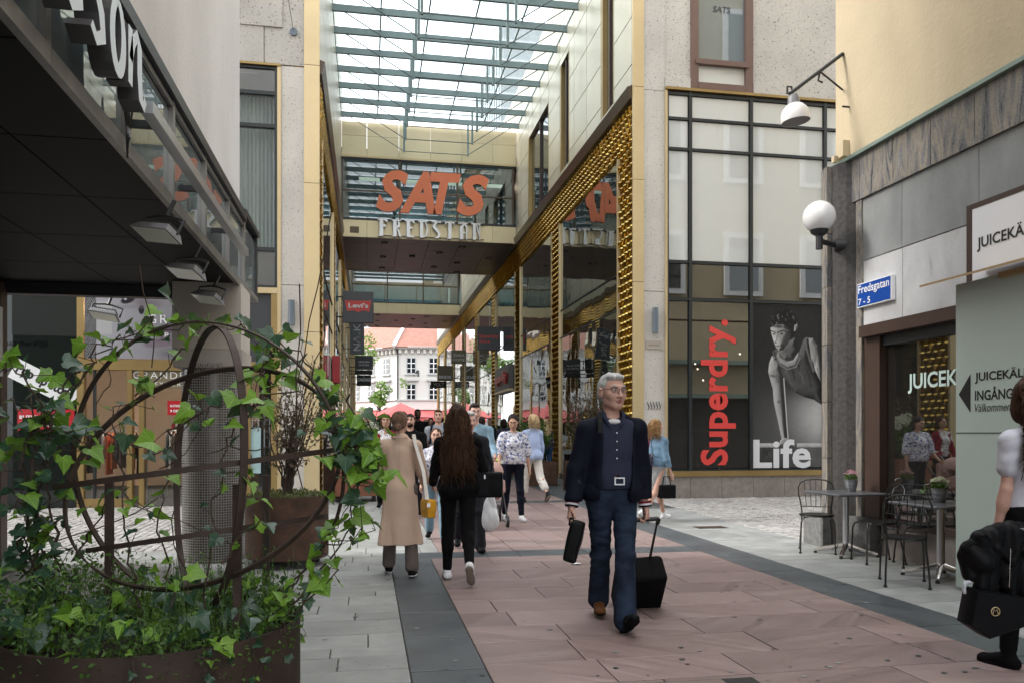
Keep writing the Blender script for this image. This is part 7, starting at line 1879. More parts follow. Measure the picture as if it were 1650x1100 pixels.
    sk += [HC((0, -.092, 1.655), (0, -.118, 1.612), .009, .0125, .012), HE((.011, -.106, 1.607), (.009, .012, .008), .01), HE((-.011, -.106, 1.607), (.009, .012, .008), .01),
           HE((0, -.094, 1.5835), (.021, .011, .0055), .008), HE((0, -.093, 1.574), (.019, .011, .006), .006), HE((0, -.1065, 1.5785), (.019, .006, .0015), .003, -1)]
    for sx in (1, -1): sk += [HE((sx*.079, .012, 1.632), (.011, .02, .032), .01), HE((sx*.09, .006, 1.634), (.006, .011, .02), .008, -1)]
    fine = []
    hc = T(hp((0, 0, 1.64)))
    if 'vh' in P: fine.append((hc - .135*s, hc + .135*s, P['vh']))
    if P.get('fingers'):
        for sd in 'LR':
            c = T(J['wri'+sd] + J['hd'+sd]*.09); fine.append((c - .11*s, c + .11*s, .0055))
    # skin cut below the clothes is kept: the body is one whole figure
    body = skin_obj('person', sk, v, SK[P.get('skin', 'fair')], None, fine)
    tag(body, P['label'], 'person', P.get('group')); ORG[body] = Vector()
    # ---- face parts
    def fp(name, prims, mat, vv=.004): return skin_obj(name, prims, vv*s, mat, body)
    bc = HR[P.get('brow', P.get('hair', 'brown'))]
    if P.get('face', True):
        for sx in (1, -1):
            if P.get('vh'):
                e = skin_obj('eye', [HE((sx*.031, -.0875, 1.648), (.0125, .01, .0075), .001)], .003, M['eyewhite'], body); skin_obj('iris', [HE((sx*.031, -.0955, 1.648), (.0055, .004, .0055), .001)], .0022, M['iris'], e)
                skin_obj('eyelid', [HC((sx*.017, -.0945, 1.6545), (sx*.046, -.089, 1.654), .0035)], .0025, SK[P.get('skin', 'fair')], body)
            else: skin_obj('eye', [HE((sx*.031, -.092, 1.648), (.015, .009, .0075), .001)], .005, M['iris'], body)
            skin_obj('eyebrow', [HC((sx*.014, -.099, 1.6685), (sx*.032, -.098, 1.674), .0042), HC((sx*.032, -.098, 1.674), (sx*.052, -.082, 1.668), .0042, .003)], .004, bc, body)
        skin_obj('lips', [HE((0, -.0985, 1.5835), (.021, .009, .004), .003), HE((0, -.0975, 1.5735), (.018, .009, .005), .003)], .003 if P.get('vh') else .005, M['lip'], body)
    if 'beard' in P: skin_obj('beard', [HE((0, -.05, 1.565), (.058, .06, .045), .02), HE((0, -.098, 1.592), (.03, .012, .006), .01), sub_(HE((0, -.105, 1.579), (.022, .02, .006), .006))], .006, HR[P['beard']], body)
    # ---- hair
    hk = P.get('hairstyle', 'short'); hm = HR[P.get('hair', 'brown')]
    hl = .0
    front = [sub_(HE((0, -.1, 1.628), (.072, .07, .1), .015)), sub_(HE((0, -.08, 1.56), (.068, .07, .06), .02))]
    wr_h = (.006, 60, 3, (1, 1, .6))
    if hk in ('short', 'balding'):
        h = [HE((0, .028, 1.674), (.0805, .096, .088), .02), HE((0, .035, 1.62), (.079, .08, .07), .03), HE((0, -.035, 1.732), (.058, .05, .024), .02)] + [sub_(HE((0, -.088, 1.612), (.071, .062, .1), .012)), sub_(HE((0, .05, 1.545), (.12, .1, .03), .02))] + [sub_(HE((sx*.088, .0, 1.625), (.022, .028, .036), .01)) for sx in (1, -1)]
    elif hk == 'bun':
        h = [HE((0, .03, 1.672), (.084, .103, .092), .02), HE((0, .05, 1.61), (.07, .07, .05), .03), HE((0, .115, 1.585), (.045, .04, .042), .01)] + front
    elif hk == 'bob':
        h = [HE((0, .034, 1.675), (.09, .108, .095), .02), HE((0, .05, 1.58), (.098, .08, .1), .04)] + front
    else:   # long
        h = [HE((0, .034, 1.675), (.088, .106, .095), .02), HE((0, .055, 1.58), (.095, .07, .11), .04)]
        for q in range(4): h.append(E(tl((0, .10 + .012*q, 1.47 - .1*q)), (.115 + .012*q, .05, .12), k=.05))
        h = h[:2 + P.get('hairlen', 4)] + front
        wr_h = (.010, 42, 3, (1, 1, .25))
    ho = skin_obj('hair', h, max(.006, v*.6), hm, body, wr=wr_h)
    if P.get('strands'):
        r = random.Random(5); b = MB(); n = P['strands']; curly = P.get('curly', 0); L_ = P.get('slen', .75)
        c0 = hp((0, .02, 1.672))
        for k in range(n):
            az = r.uniform(-.25, math.pi + .25) if hk != 'short' else r.uniform(0, 6.28); el = r.uniform(-.2, 1.3)
            dirv = Hm @ np.array([math.cos(az)*math.cos(el)*.088, math.sin(az)*math.cos(el)*.106, math.sin(el)*.095]); p0 = c0 + dirv*hs
            pts = [p0]; L = L_*r.uniform(.5, 1.05); x, y = (p0[0]-c0[0]), (p0[1]-c0[1])
            ph = r.uniform(0, 6.28); wv = r.uniform(.5, 1.5)*(.018 + curly); sprd = P.get('spread', 1.25)
            nn_ = 12
            for q in range(1, nn_+1):
                f = q/nn_; zz = p0[2] - L*f
                ww_ = x*(1 + (sprd-1)*f) + .02*r.gauss(0, 1)*f + wv*math.sin(ph + f*(9 + curly*160))
                back_ = max(y, .055) + P.get('hairy', .075)*math.sin(min(f*1.6, 1.57)) + .6*wv*math.cos(ph + f*(9 + curly*160)) + r.gauss(0, .006)
                pts.append(np.array([c0[0] + ww_, c0[1] + back_, zz]))
            b.tube([Vector(T(q)) for q in pts], [.0055*s*(1 - .65*q/nn_) for q in range(nn_+1)], 4)
        o = b.build('strands', hm, None, smooth=True); o.parent = body; o['kind'] = 'stuff'
    # ---- trousers / skirts
    bt = P.get('bottom')
    if bt:
        wd = P.get('legw', (.088, .068, .058)); pr = [E((0, .01, .965), (.155*bw, .118*bw, .12), k=.05)]
        hemf = P.get('hem', .93)
        for sd in 'LR':
            an_ = J['knee'+sd] + (J['ank'+sd] - J['knee'+sd])*hemf
            pr += [C(J['hip'+sd], J['knee'+sd], wd[0], wd[1], .04), C(J['knee'+sd], an_, wd[1], wd[2], .02), E(J['hip'+sd] + np.array([0, .035, -.01]), (.085*bw, .09, .1), k=.05)]
            if wd[2] < .055: pr.append(E(J['knee'+sd]*.68 + an_*.32 + np.array([0, .02, 0]), (.052, .054, .1), k=.04))
        pr.append(cut((0, 0, 1), (1.045 - g)*s))
        skin_obj('trousers', pr, v*.8, CL[bt], body, wr=P.get('wr_b', (.006, 26, 2, (1, 1, 2.2))))
    if 'skirt' in P:
        zl_ = P.get('skirtlen', .5); pr = [E((0, .01, .97), (.16, .125, .11), k=.03), C((0, 0, .92), (0, 0, zl_ + .1), .155, .17, .05), C((0, -.08, .8), (0, -.13, zl_ + .1), .11, .13, .06), C((0, .08, .8), (0, .12, zl_ + .1), .11, .13, .06), cut((0, 0, -1), -(zl_ - g)*s), cut((0, 0, 1), (1.05 - g)*s)]
        skin_obj('skirt', pr, v*.8, CL[P['skirt']], body, wr=(.006, 18, 4, (2, 2, .4)))
    # ---- shoes
    for sd in 'LR':
        f, u, an_ = J['ff'+sd], J['fu'+sd], J['ank'+sd]; sh_, so = P.get('shoes'+sd, P.get('shoes', ('black', 'black'))); x = np.cross(f, u)
        Mx = np.stack([x, f, u], 1)
        hl_, te = an_ - f*.045 - u*.045, an_ + f*.15 - u*.05
        hi = P.get('boot', .02)
        pr = [C(hl_, an_ + f*.06 - u*.035, .036, .034, .03), C(an_ + f*.04 - u*.035, te, .034, .03, .03), C(an_ - f*.01 - u*.04, an_ - f*.005 + u*hi, .04, .041, .03), E(an_ + f*.14 - u*.052, (.042, .055, .026), Mx, .02), cut(-u, float(-(T(an_ - u*.066) @ u)))]
        so_ = skin_obj('shoe', pr, min(v, .010), CL[sh_], body)
        b = [E(an_ + f*.125 - u*.069, (.045, .075, .0 + .012), Mx, .005), E(an_ - f*.02 - u*.069, (.039, .055, .012), Mx, .02), E(an_ + f*.05 - u*.069, (.037, .08, .012), Mx, .02)]
        sole = skin_obj('sole', b, min(v*.7, .008), CL[so], so_)
    # ---- top
    tp = P.get('top')
    slv = P.get('sleeve', 'long')
    def topprims(inf, hem, slv, flare=0, k=.05):
        pr = [E(tl((0, 0, 1.265)), ((.148*kx*bw + inf*.8), .104*bw + inf, .18), k=k), E(tl((0, 0, 1.1)), (.135*kx*bw + inf + flare*.5, .1*bw + inf + flare*.5, .18), k=.08), E(tl((0, .005, max(hem + .06, .93))), (.148*bw + inf + flare, .11*bw + inf + flare, .14), k=.08)]
        if fem: pr += [E(tl((sx*.065, -.075, 1.27)), (.06 + inf*.5, .06 + inf*.5, .065), k=.06) for sx in (1, -1)]
        for sd in 'LR':
            pr += [C(tl((0, .01, 1.445)), J['sho'+sd], .045 + inf*.25, .05 + inf*.5, .06)]
            if slv == 'long': pr += [C(J['sho'+sd], J['elb'+sd], .049 + inf*.6, .045 + inf*.6, .03), C(J['elb'+sd], J['elb'+sd] + (J['wri'+sd]-J['elb'+sd])*.97, .046 + inf*.7, .034 + inf*.5, .02)]
            elif slv == 'elbow': pr += [C(J['sho'+sd], J['elb'+sd]*.92 + J['sho'+sd]*.08, .056 + inf, .058 + inf, .03)]
            elif slv == 'short': pr += [C(J['sho'+sd], J['sho'+sd]*.45 + J['elb'+sd]*.55, .052 + inf*.7, .05 + inf*.6, .03)]
        nk = tl((0, -.02, 1.475)); pr += [sub_(E(nk + np.array([0, -.005, .03]), (.062 if not P.get('wide') else .1, .066, .05), None, .01)), cut((0, 0, -1), -(hem - g)*s)]
        return pr
    if tp: skin_obj('top' if P.get('topname') is None else P['topname'], topprims(P.get('inf', .006), P.get('tophem', .93), slv, P.get('flare', 0)), v*.8, CL[tp], body, wr=P.get('wr_t', (.011, 14, 6, (1.1, 1.1, 1.4))))
    jk = P.get('jacket')
    if jk:
        inf = P.get('jinf', .02); pr = topprims(inf, P.get('jhem', .86), 'long', P.get('jflare', .015))
        if P.get('collar', True): pr.insert(3, E(tl((0, .02, 1.475)), (.085, .08, .035), k=.02))
        if P.get('open'):
            op = P['open']; pr += [sub_(rbox(T(tl((op[2] if len(op) > 2 else 0, -.16, 1.12))), [op[0]*s, .12*s, .42*s], .01*s, np.array(Matrix.Rotation(R(op[1]), 3, 'Y')), .02*s))]
            pr += [sub_(E(tl((0, -.1, 1.44)), (.05, .09, .13), k=.02))]
        skin_obj('jacket', pr, v*.8, CL[jk], body, wr=P.get('wr_j', (.014, 12, 9, (1.1, 1.1, 1.4))))
    if P.get('coat'):
        zl_ = P.get('coatlen', .42); wob = .02
        pr = [E(tl((0, 0, 1.26)), (.165*kx, .122, .19), k=.05), E((0, .01, 1.05), (.158, .128, .2), k=.08), C((0, .015, .9), (0.0, .03, zl_), .172, .185, .06), C((.05, 0, .85), (.1, 0, zl_), .12, .14, .05), C((-.05, 0, .85), (-.1, 0, zl_), .12, .14, .05), E(tl((0, .015, 1.48)), (.075, .072, .04), k=.02)]
        for (xx, dx, rr_) in ((-.10, -.05, .035), (-.045, -.03, .03), (.02, .0, .035), (.075, .03, .03), (.115, .05, .035)): pr.append(C((xx, .085 - abs(xx)*.25, 1.0), (xx*1.25 + dx, .165 - abs(xx)*.45, zl_), rr_*.7, rr_*1.25, .035))
        for sd in 'LR': pr += [C(tl((0, .01, 1.44)), J['sho'+sd], .056, .064, .05), C(J['sho'+sd], J['elb'+sd], .07, .066, .03), C(J['elb'+sd], J['elb'+sd] + (J['wri'+sd]-J['elb'+sd])*.98, .064, .055, .02)]
        pr += [sub_(E(hp((0, 0, 1.56)), (.06, .068, .06), None, .01)), cut((0, 0, -1), -(zl_ - g)*s)]
        skin_obj('coat', pr, v*.8, CL[P['coat']], body, wr=(.017, 9, 12, (1.6, 1.6, .55)))
    body.location = P['loc']; body.rotation_euler = (0, 0, R(P.get('rz', 0)))
    J['T'] = T; J['body'] = body; J['hp'] = hp; J['HC'] = HC; J['HE'] = HE; J['C'] = C; J['E'] = E; J['Wm'] = Matrix.Translation(Vector(P['loc'])) @ Matrix.Rotation(R(P.get('rz', 0)), 4, 'Z')
    J['W'] = lambda p: J['Wm'] @ Vector(T(p)); return J
def lz(px, py, z0=None, d=None):
    # standing point: pixel of the feet on the sloping lane
    if d is not None: p = atd(px, 700, d); p.z = gz(p.y); return p
    p = onZ(px, py, 0)
    for _ in range(4): p = onZ(px, py, gz(p.y))
    return p
# ------------------------------------------------------------------ the people in the photograph
def faceyaw(p):  # rotation that makes a figure look at the camera from p
    return math.degrees(math.atan2(-p.x, p.y)) * -1 * -1
def tube_obj(name, pts, r, mat, parent=None, n=8, smooth='auto'):
    o = MB().tube(pts, r, n).build(name, mat, None, smooth); 
    if parent is not None: o.parent = parent
    return o
# 1 --- man with suitcase
p = lz(986, 1004)
m = person(dict(H=1.87, loc=p, rz=-4, label='grey haired person in glasses, open navy jacket and jeans pulling a suitcase', v=.010, vh=.0045, fingers=True, skin='pink', hair='silver', brow='grey', hairstyle='short', head=(14, 2, 0), build=.98, hs=1.09,
    legL=(20, 4, 32), legR=(-13, 17, -4), legout=-4.5, armR=(-2, 15, 12), armL=(-8, 9, 10), curlR=16, curlL=58, bottom='jeans', legw=(.09, .068, .078), hem=1.02, wr_b=(.0065, 19, 2, (1.1, 1.1, 2.8)), wr_j=(.014, 12, 9, (1.2, 1.2, 1.4)), wr_t=(.004, 16, 6, (1, 1, 1.5)),
    top='shirtblue', topname='shirt', inf=.022, tophem=.97, jacket='navy', jinf=.036, jhem=.9, jflare=.035, open=(.095, 4, .01), shoes=('brownleather', 'black'), shoesL=('leather', 'black'), boot=.05))
MT, body = m['T'], m['body']
# belt, buckle, cuffs, collar, tee, glasses, strap
b = MB(); pts = [MT((.168*1.06*math.cos(a), .008 + .128*1.06*math.sin(a), 1.03)) for a in [6.283*k/40 for k in range(41)]]
vs, fs = [], []
for q in pts: vs += [(q[0], q[1], q[2]-.021), (q[0], q[1], q[2]+.021)]
b.add(vs, [(2*i, 2*i+2, 2*i+3, 2*i+1) for i in range(40)]); o = b.build('belt', CL['leather']); o.parent = body
q = MT((.02, -.128, 1.03)); b = MB()
for (x0, z0, x1, z1) in ((-.038, -.028, .038, -.019), (-.038, .019, .038, .028), (-.038, -.019, -.029, .019), (.029, -.019, .038, .019)): b.box((q[0]+x0, q[1]-.016, q[2]+z0), (q[0]+x1, q[1]-.007, q[2]+z1))
o = b.build('buckle', M['alu']); o.parent = body
for sd in 'LR':
    w_, d = m['wri'+sd], m['hd'+sd]
    for (f0, r_, mt) in ((-.035, .051, 'red'), (-.022, .0505, 'white'), (-.01, .05, 'navy')):
        o = MB().tube([MT(w_ + d*f0), MT(w_ + d*(f0 + .013))], r_, 18).build('cuff', CL[mt]); o.parent = body
skin_obj('tshirt_neck', [m['E'](m['tl']((0, -.03, 1.438)), (.056, .06, .024), None, .01)], .006, CL['white'], body)
b = MB()
for sx in (1, -1):
    b.add([MT((sx*.012, -.112, 1.385)), MT((sx*.065, -.10, 1.44)), MT((sx*.088, -.045, 1.49)), MT((sx*.072, -.0, 1.525)), MT((sx*.056, -.055, 1.50)), MT((sx*.05, -.085, 1.455))], [(0, 1, 5), (1, 2, 4, 5), (2, 3, 4)] if sx > 0 else [(0, 5, 1), (1, 5, 4, 2), (2, 4, 3)])
o = b.build('shirt_collar', CL['shirtblue']); o.parent = body
for k in range(6):
    o = MB().sphere(MT((.004, -.1255 - .004*(k % 2) + .004*k*(k > 3), 1.36 - .058*k)), .006, 8, 5).build('button', M['white']); o.parent = body
hp = lambda q: Vector(MT(m['hp'](q)))
for sx in (1, -1):
    fr_ = [hp((sx*x, y, z)) for x, y, z in ((.008, -.112, 1.658), (.03, -.112, 1.660), (.055, -.102, 1.657), (.057, -.101, 1.640), (.045, -.106, 1.632), (.018, -.113, 1.632), (.009, -.114, 1.640), (.008, -.112, 1.658))]
    gl_ = tube_obj('glasses_rim', fr_, .0022, M['black'], body, 5); tube_obj('glasses_arm', [hp((sx*.057, -.1, 1.655)), hp((sx*.08, -.05, 1.655)), hp((sx*.084, .01, 1.648))], .0025, M['black'], body, 5)
tube_obj('glasses_bridge', [hp((-.009, -.113, 1.652)), hp((.009, -.113, 1.652))], .002, M['black'], body, 5)
b = MB(); sp = [m['tl'](q) for q in ((-.075, .03, 1.52), (-.10, -.05, 1.505), (-.112, -.118, 1.43), (-.116, -.146, 1.36))]
vs = []
for q in sp: a = MT(q); vs += [(a[0]-.017, a[1]-.012, a[2]), (a[0]+.017, a[1]-.012, a[2])]
b.add(vs, [(2*i, 2*i+1, 2*i+3, 2*i+2) for i in range(len(sp)-1)]); o = b.build('shoulder_strap', CL['leather']); o.parent = body
# briefcase held at his side and rolling suitcase
hw_ = m['W'](m['wriR'] + m['hdR']*.1)
bc_ = thing('briefcase', 'soft black briefcase carried at the side of the suitcase man', 'briefcase', tuple(hw_))
Mb = Matrix.Rotation(R(14), 3, 'Y') @ Matrix.Rotation(R(72), 3, 'Z')
o = skin_obj('bag_body', [rbox(np.array(hw_ + Vector((.045, .04, -.155))), [.16, .03, .13], .02, np.array(Mb), .01)], .011, CL['leather'], None, wr=(.006, 14, 3)); o.parent = bc_; o.matrix_parent_inverse = Matrix.Translation(-hw_)
o = MB().tube([hw_ + Vector((.0, .0, -.03)), hw_ + Vector((.0, -.04, .02)), hw_ + Vector((.03, .05, .02)), hw_ + Vector((.05, .08, -.03))], .012, 8).build('bag_handle', CL['leather'], bc_)
hl_ = m['W'](m['wriL'] + m['hdL']*.085)
sc_t = thing('suitcase', 'black rolling suitcase with telescopic handle and blue tag', 'suitcase', (hl_.x, hl_.y + .5, 0))
wheel = Vector(onZ(1018, 968)); wheel.z = 0
axd = (hl_ - (wheel + Vector((0, 0, .04)))).normalized(); side = Vector((1, -.05, 0)).normalized(); nrm = side.cross(axd).normalized(); side = axd.cross(nrm).normalized()
RM = Matrix((side, nrm, axd)).transposed(); base = wheel + Vector((0, 0, .05))
def sp_(x, y, z): return base + side*x + nrm*y + axd*z
o = skin_obj('case_body', [rbox(np.array(sp_(0, .11, .29)), [.155, .085, .225], .035, np.array(RM), .01), rbox(np.array(sp_(0, .0, .22)), [.12, .03, .12], .02, np.array(RM), .02)], .011, CL['black'], None); o.parent = sc_t; o.matrix_parent_inverse = Matrix.Translation(-sc_t.location)
for x in (-.085, .085): MB().tube([sp_(x, .02, .1), sp_(x, .02, .52), sp_(x, .02, (hl_-base).length - .02)], [.011, .011, .0085], 8).build('handle_tube', M['darkmetal'], sc_t)
b = MB(); L = (hl_-base).length; b.tube([sp_(-.088, .02, L-.06), sp_(-.092, .02, L-.015), sp_(-.08, .02, L), sp_(.08, .02, L), sp_(.092, .02, L-.015), sp_(.088, .02, L-.06)], .017, 8); b.build('grip', M['black'], sc_t, smooth='auto')
for x in (-.13, .13): MB().tube([sp_(x-.02, .05, -.01), sp_(x+.02, .05, -.01)], .045, 14).build('wheel', M['black'], sc_t)
MB().obox(sp_(-.07, -.02, .45), (.024, .006, .06), RM).build('luggage_tag', pmat('tag_blue', (.01, .15, .6), .4), sc_t)
MB().obox(sp_(-.03, -.052, .2), (.045, .004, .012), RM).build('case_badge', M['alu'], sc_t)
MB().obox(sp_(0, .0, .44), (.13, .006, .012), RM).build('case_trim', M['darkmetal'], sc_t)

# 2 --- beige coat woman, from behind
p = lz(645, 927)
t2 = person(dict(H=1.63, fem=True, loc=p, rz=176, label='person from behind in long beige coat with hair bun and yellow shoulder bag', v=.011, vh=.007, hair='bunbrown', hairstyle='bun', head=(-14, 0, 0), legL=(14, 6, 8), legR=(-6, 5, -6), armL=(18, 12, 40), armR=(15, 14, 48), bottom='trousers', legw=(.08, .07, .072), hem=.95, coat='beige', coatlen=.34, shoes=('black', 'sole'), boot=.01))
T2 = t2['T']; b2 = t2['body']
skin_obj('coat_collar', [t2['E'](t2['tl']((0, .045, 1.475)), (.085, .055, .032), None, .01)], .008, CL['beige'], b2)
o = MB().box(*[Vector(T2(q)) for q in ((-.002, .148, .5), (.002, .156, 1.4))]).build('coat_seam', CL['beige']); o.parent = b2
yb_t = thing('yellow_bag', 'small mustard yellow shoulder bag on a cream strap beside the beige coat', 'handbag', (0, 0, 0))
bp_ = atd(690, 818, 7.55)
o = skin_obj('bag_body', [rbox(np.array(bp_), [.03, .07, .075], .012, np.array(Matrix.Rotation(R(20), 3, 'Z')), .01), rbox(np.array(bp_ + Vector((0, 0, .02))), [.035, .074, .04], .012, np.array(Matrix.Rotation(R(20), 3, 'Z')), .01)], .008, pmat('mustard_leather', (.62, .3, .01), .45), yb_t)
MB().box(bp_ + Vector((-.02, -.125, .02)), bp_ + Vector((.01, -.105, .06))).build('clasp', M['chrome'], yb_t)
shp = t2['W'](t2['tl']((-.14, .0, 1.5)))
b = MB(); pts = [shp + Vector((0, .05, -.02)), shp + Vector((0, -.07, .012)), shp + Vector((.01, -.14, -.08)), shp.lerp(bp_, .5) + Vector((.02, -.14, 0)), bp_ + Vector((-.015, -.09, .09))]
vs = []
for q in pts: vs += [q - Vector((.017, 0, 0)), q + Vector((.017, 0, 0))]
b.add(vs, [(2*i, 2*i+1, 2*i+3, 2*i+2) for i in range(4)]); b.build('strap', CL['offwhite'], yb_t)
# 3 --- black dressed woman, from behind
p = lz(738, 934)
t3 = person(dict(H=1.69, fem=True, loc=p, rz=174, label='person from behind all in black with very long dark hair and white trainers', v=.011, hair='brown', hairstyle='long', hairlen=5, strands=420, slen=.72, spread=1.9, hairy=.085, head=(-4, 3, 0), build=1.12, legL=(8, 3, 3), legR=(-15, 30, -52), legout=1.2, armL=(12, 10, 45), armR=(6, 16, 38), face=False, bottom='black', legw=(.09, .066, .046), hem=.9, top='black', inf=.016, tophem=.84, flare=.03, shoes=('white', 'greysole'), boot=.0))
bt_ = thing('black_tote', 'large black leather tote bag hanging between the women and the grey haired man', 'handbag', (0, 0, 0))
c = atd(788, 780, 7.8)
o = skin_obj('bag_body', [rbox(np.array(c), [.115, .045, .105], .02, np.array(Matrix.Rotation(R(-12), 3, 'Z')), .01)], .011, CL['leather'], bt_, wr=(.005, 12, 3))
for dx in (-.06, .03): MB().tube([c + Vector((dx-.02, -.05, .1)), c + Vector((dx-.01, -.05, .2)), c + Vector((dx-.06, -.03, .3)), c + Vector((dx-.08, 0, .26)), c + Vector((dx-.04, .04, .1))], .008, 6).build('bag_handle', CL['leather'], bt_)
MB().box(c + Vector((-.06, -.075, .06)), c + Vector((-.045, -.066, .1))).build('clasp', M['chrome'], bt_)
# 4 --- grey haired man with a plastic bag
p = lz(756, 886)
t4 = person(dict(H=1.70, loc=p, rz=-4, label='grey haired person in dark jacket facing us, carrying a white plastic bag', v=.013, vh=.006, skin='pink', hair='grey', head=(16, 6, 0), legL=(14, 5, 6), legR=(-14, 18, -14), armL=(4, 12, 14), armR=(5, 10, 20), curlL=50, bottom='darkgrey', legw=(.09, .074, .075), hem=.98, top='darkgrey', jacket='darkgrey', jinf=.025, jhem=.85, shoes=('leather', 'black'), boot=.03))
pb = thing('plastic_bag', 'thin white plastic carrier bag held low beside the stroller', 'plastic bag', (0, 0, 0)); c = atd(790, 828, 9.1)
o = skin_obj('bag', [ell(np.array(c + Vector((0, 0, -.07))), [.1, .07, .13], None, .05), ell(np.array(c + Vector((0, 0, .05))), [.075, .04, .16], None, .05), ell(np.array(c + Vector((0, 0, .2))), [.03, .02, .1], None, .04)], .011, None or pmat('thin_plastic', (.66, .68, .7), .35, var=.1, scale=20, spec=.6), pb, wr=(.012, 24, 5, (1.3, 1.3, .45)))
# 5 --- denim shirt man with stroller
p = lz(765, 0, d=11.9)
person(dict(H=1.87, loc=p, rz=-6, label='dark haired person in light denim shirt pushing a pink stroller', v=.014, vh=.007, skin='pink', hair='dark', head=(8, 8, 0), build=1.08, legL=(10, 5, 4), legR=(-10, 12, -8), armL=(25, 8, 45), armR=(25, 8, 45), bottom='darkgrey', top='denim', inf=.02, tophem=.88, shoes=('white', 'sole')))
p = lz(798, 850)
st_ = thing('stroller', 'dusty pink baby stroller with black frame pushed by the denim shirt man', 'stroller', (p.x, p.y, 0))
pk = pmat('dusty_pink', (.42, .26, .22), .85, var=.06); o = Vector((p.x - .02, p.y + .35, 0)); sb_ = lambda x, y, z: o + Vector((x, y, z))
q = skin_obj('hood', [ell(np.array(sb_(0, .1, .82)), [.22, .3, .2], None, .03), sub_(rbox(np.array(sb_(0, -.2, .68)), [.3, .25, .1], .02, None, .03)), cut((0, 0, -1), -.66)], .016, pk, None, wr=(.006, 9, 2)); q.parent = st_; q.matrix_parent_inverse = Matrix.Translation(-st_.location)
q = skin_obj('seat', [rbox(np.array(sb_(0, .12, .55)), [.17, .28, .07], .04, np.array(Matrix.Rotation(R(-14), 3, 'X')), .02), rbox(np.array(sb_(0, .3, .68)), [.17, .05, .2], .03, None, .03)], .016, pk, None); q.parent = st_; q.matrix_parent_inverse = Matrix.Translation(-st_.location)
for sx in (-1, 1):
    MB().tube([sb_(sx*.2, .75, 1.02), sb_(sx*.22, .45, .75), sb_(sx*.22, -.25, .16)], .014, 6).build('frame_tube', M['black'], st_); MB().tube([sb_(sx*.22, .15, .45), sb_(sx*.24, .5, .14)], .014, 6).build('frame_tube', M['black'], st_)
    for (y, r_) in ((-.27, .09), (.52, .14)):
        wl = MB().tube([sb_(sx*.22 - .02, y, r_), sb_(sx*.22 + .02, y, r_)], r_, 22).build('wheel', M['black'], st_); MB().tube([sb_(sx*.22 - .024, y, r_), sb_(sx*.22 + .024, y, r_)], r_*.55, 16).build('hub', M['alu'], wl)
MB().tube([sb_(-.2, .75, 1.02), sb_(.2, .75, 1.02)], .018, 8).build('push_bar', M['black'], st_); MB().tube([sb_(-.17, -.02, .72), sb_(0, -.12, .7), sb_(.17, -.02, .72)], .014, 6).build('safety_bar', M['black'], st_)
MB().tube([sb_(.2, .72, 1.02), sb_(.27, .6, .97), sb_(.32, .5, .9)], .024, 8).build('grip_toy', pmat('lime', (.45, .75, .05), .5), st_)
# 6 --- floral top woman
p = lz(827, 838)
person(dict(H=1.72, fem=True, loc=p, rz=-2, label='dark haired person in blue and white floral top looking down', v=.013, vh=.0065, skin='tan', hair='dark', hairstyle='bob', head=(-10, 20, 0), build=1.05, legL=(6, 2, 2), legR=(-6, 8, -4), armL=(2, 12, 10), armR=(12, 14, 40), sleeve='elbow', wide=True, bottom='navy', legw=(.088, .064, .046), hem=.9, top='floral', inf=.03, tophem=.94, flare=.025, shoes=('white', 'sole')))
# 7 --- blonde woman, light blue shirt
p = lz(858, 809)
t7 = person(dict(H=1.76, fem=True, loc=p, rz=196, label='blonde person walking away in light blue shirt and white cropped trousers', v=.014, skin='fair', hair='blonde', hairstyle='bob', strands=160, slen=.24, spread=1.2, hairy=.03, head=(-6, 0, 0), face=False, legL=(12, 4, 4), legR=(-16, 26, -35), armL=(5, 10, 12), armR=(14, 16, 10), bottom='offwhite', legw=(.095, .078, .078), hem=.62, top='lightblue', inf=.028, tophem=.86, flare=.03, shoes=('darkgrey', 'greysole'), wr_t=(.011, 16, 6, (1, 1, 1.2))))
# 8 --- zigzag jumper
p = lz(879, 777)
person(dict(H=1.68, fem=True, loc=p, rz=188, label='grey blonde person walking away in dark zigzag jumper and blue jeans', v=.018, hair='blonde', hairstyle='long', hairlen=3, face=False, legL=(12, 4, 4), legR=(-12, 16, -14), armL=(6, 8, 12), armR=(0, 8, 10), bottom='bluejeans', legw=(.085, .064, .056), top='zig', inf=.02, shoes=('black', 'sole')))
# 9 --- curly haired woman, denim jacket, walking to the right
p = lz(1058, 838)
t9 = person(dict(H=1.70, fem=True, loc=p, rz=118, label='curly haired person in denim jacket and grey skirt walking to the right', v=.013, skin='fair', hair='ginger', hairstyle='bob', strands=260, slen=.26, spread=1.5, curly=.018, hairy=.03, head=(-8, 4, 0), face=False, legL=(26, 8, 4), legR=(-24, 22, -38), armL=(-6, 8, 14), armR=(4, 8, 16), skirt='skirt', skirtlen=.48, top='denim2', inf=.02, tophem=.96, shoes=('white', 'sole')))
cbg = thing('crossbody_bag', 'small navy and red bag slung behind the denim jacket woman', 'handbag', (0, 0, 0)); c = t9['W']((.02, .2, 1.08))
skin_obj('bag_body', [rbox(np.array(c), [.02, .09, .09], .015, np.array(Matrix.Rotation(R(25), 3, 'Z')), .01)], .01, CL['floraldark'], cbg)
a_ = t9['W'](t9['tl']((.08, .06, 1.5))); MB().tube([c + Vector((0, 0, .08)), c.lerp(a_, .5) + Vector((-.03, -.05, .0)), a_ + Vector((0, 0, .02))], .012, 5).build('strap', CL['red'], cbg)
c = t9['W']((-.2, -.02, .56)); hb9 = thing('black_handbag', 'black handbag held low by the denim jacket woman', 'handbag', (0, 0, 0))
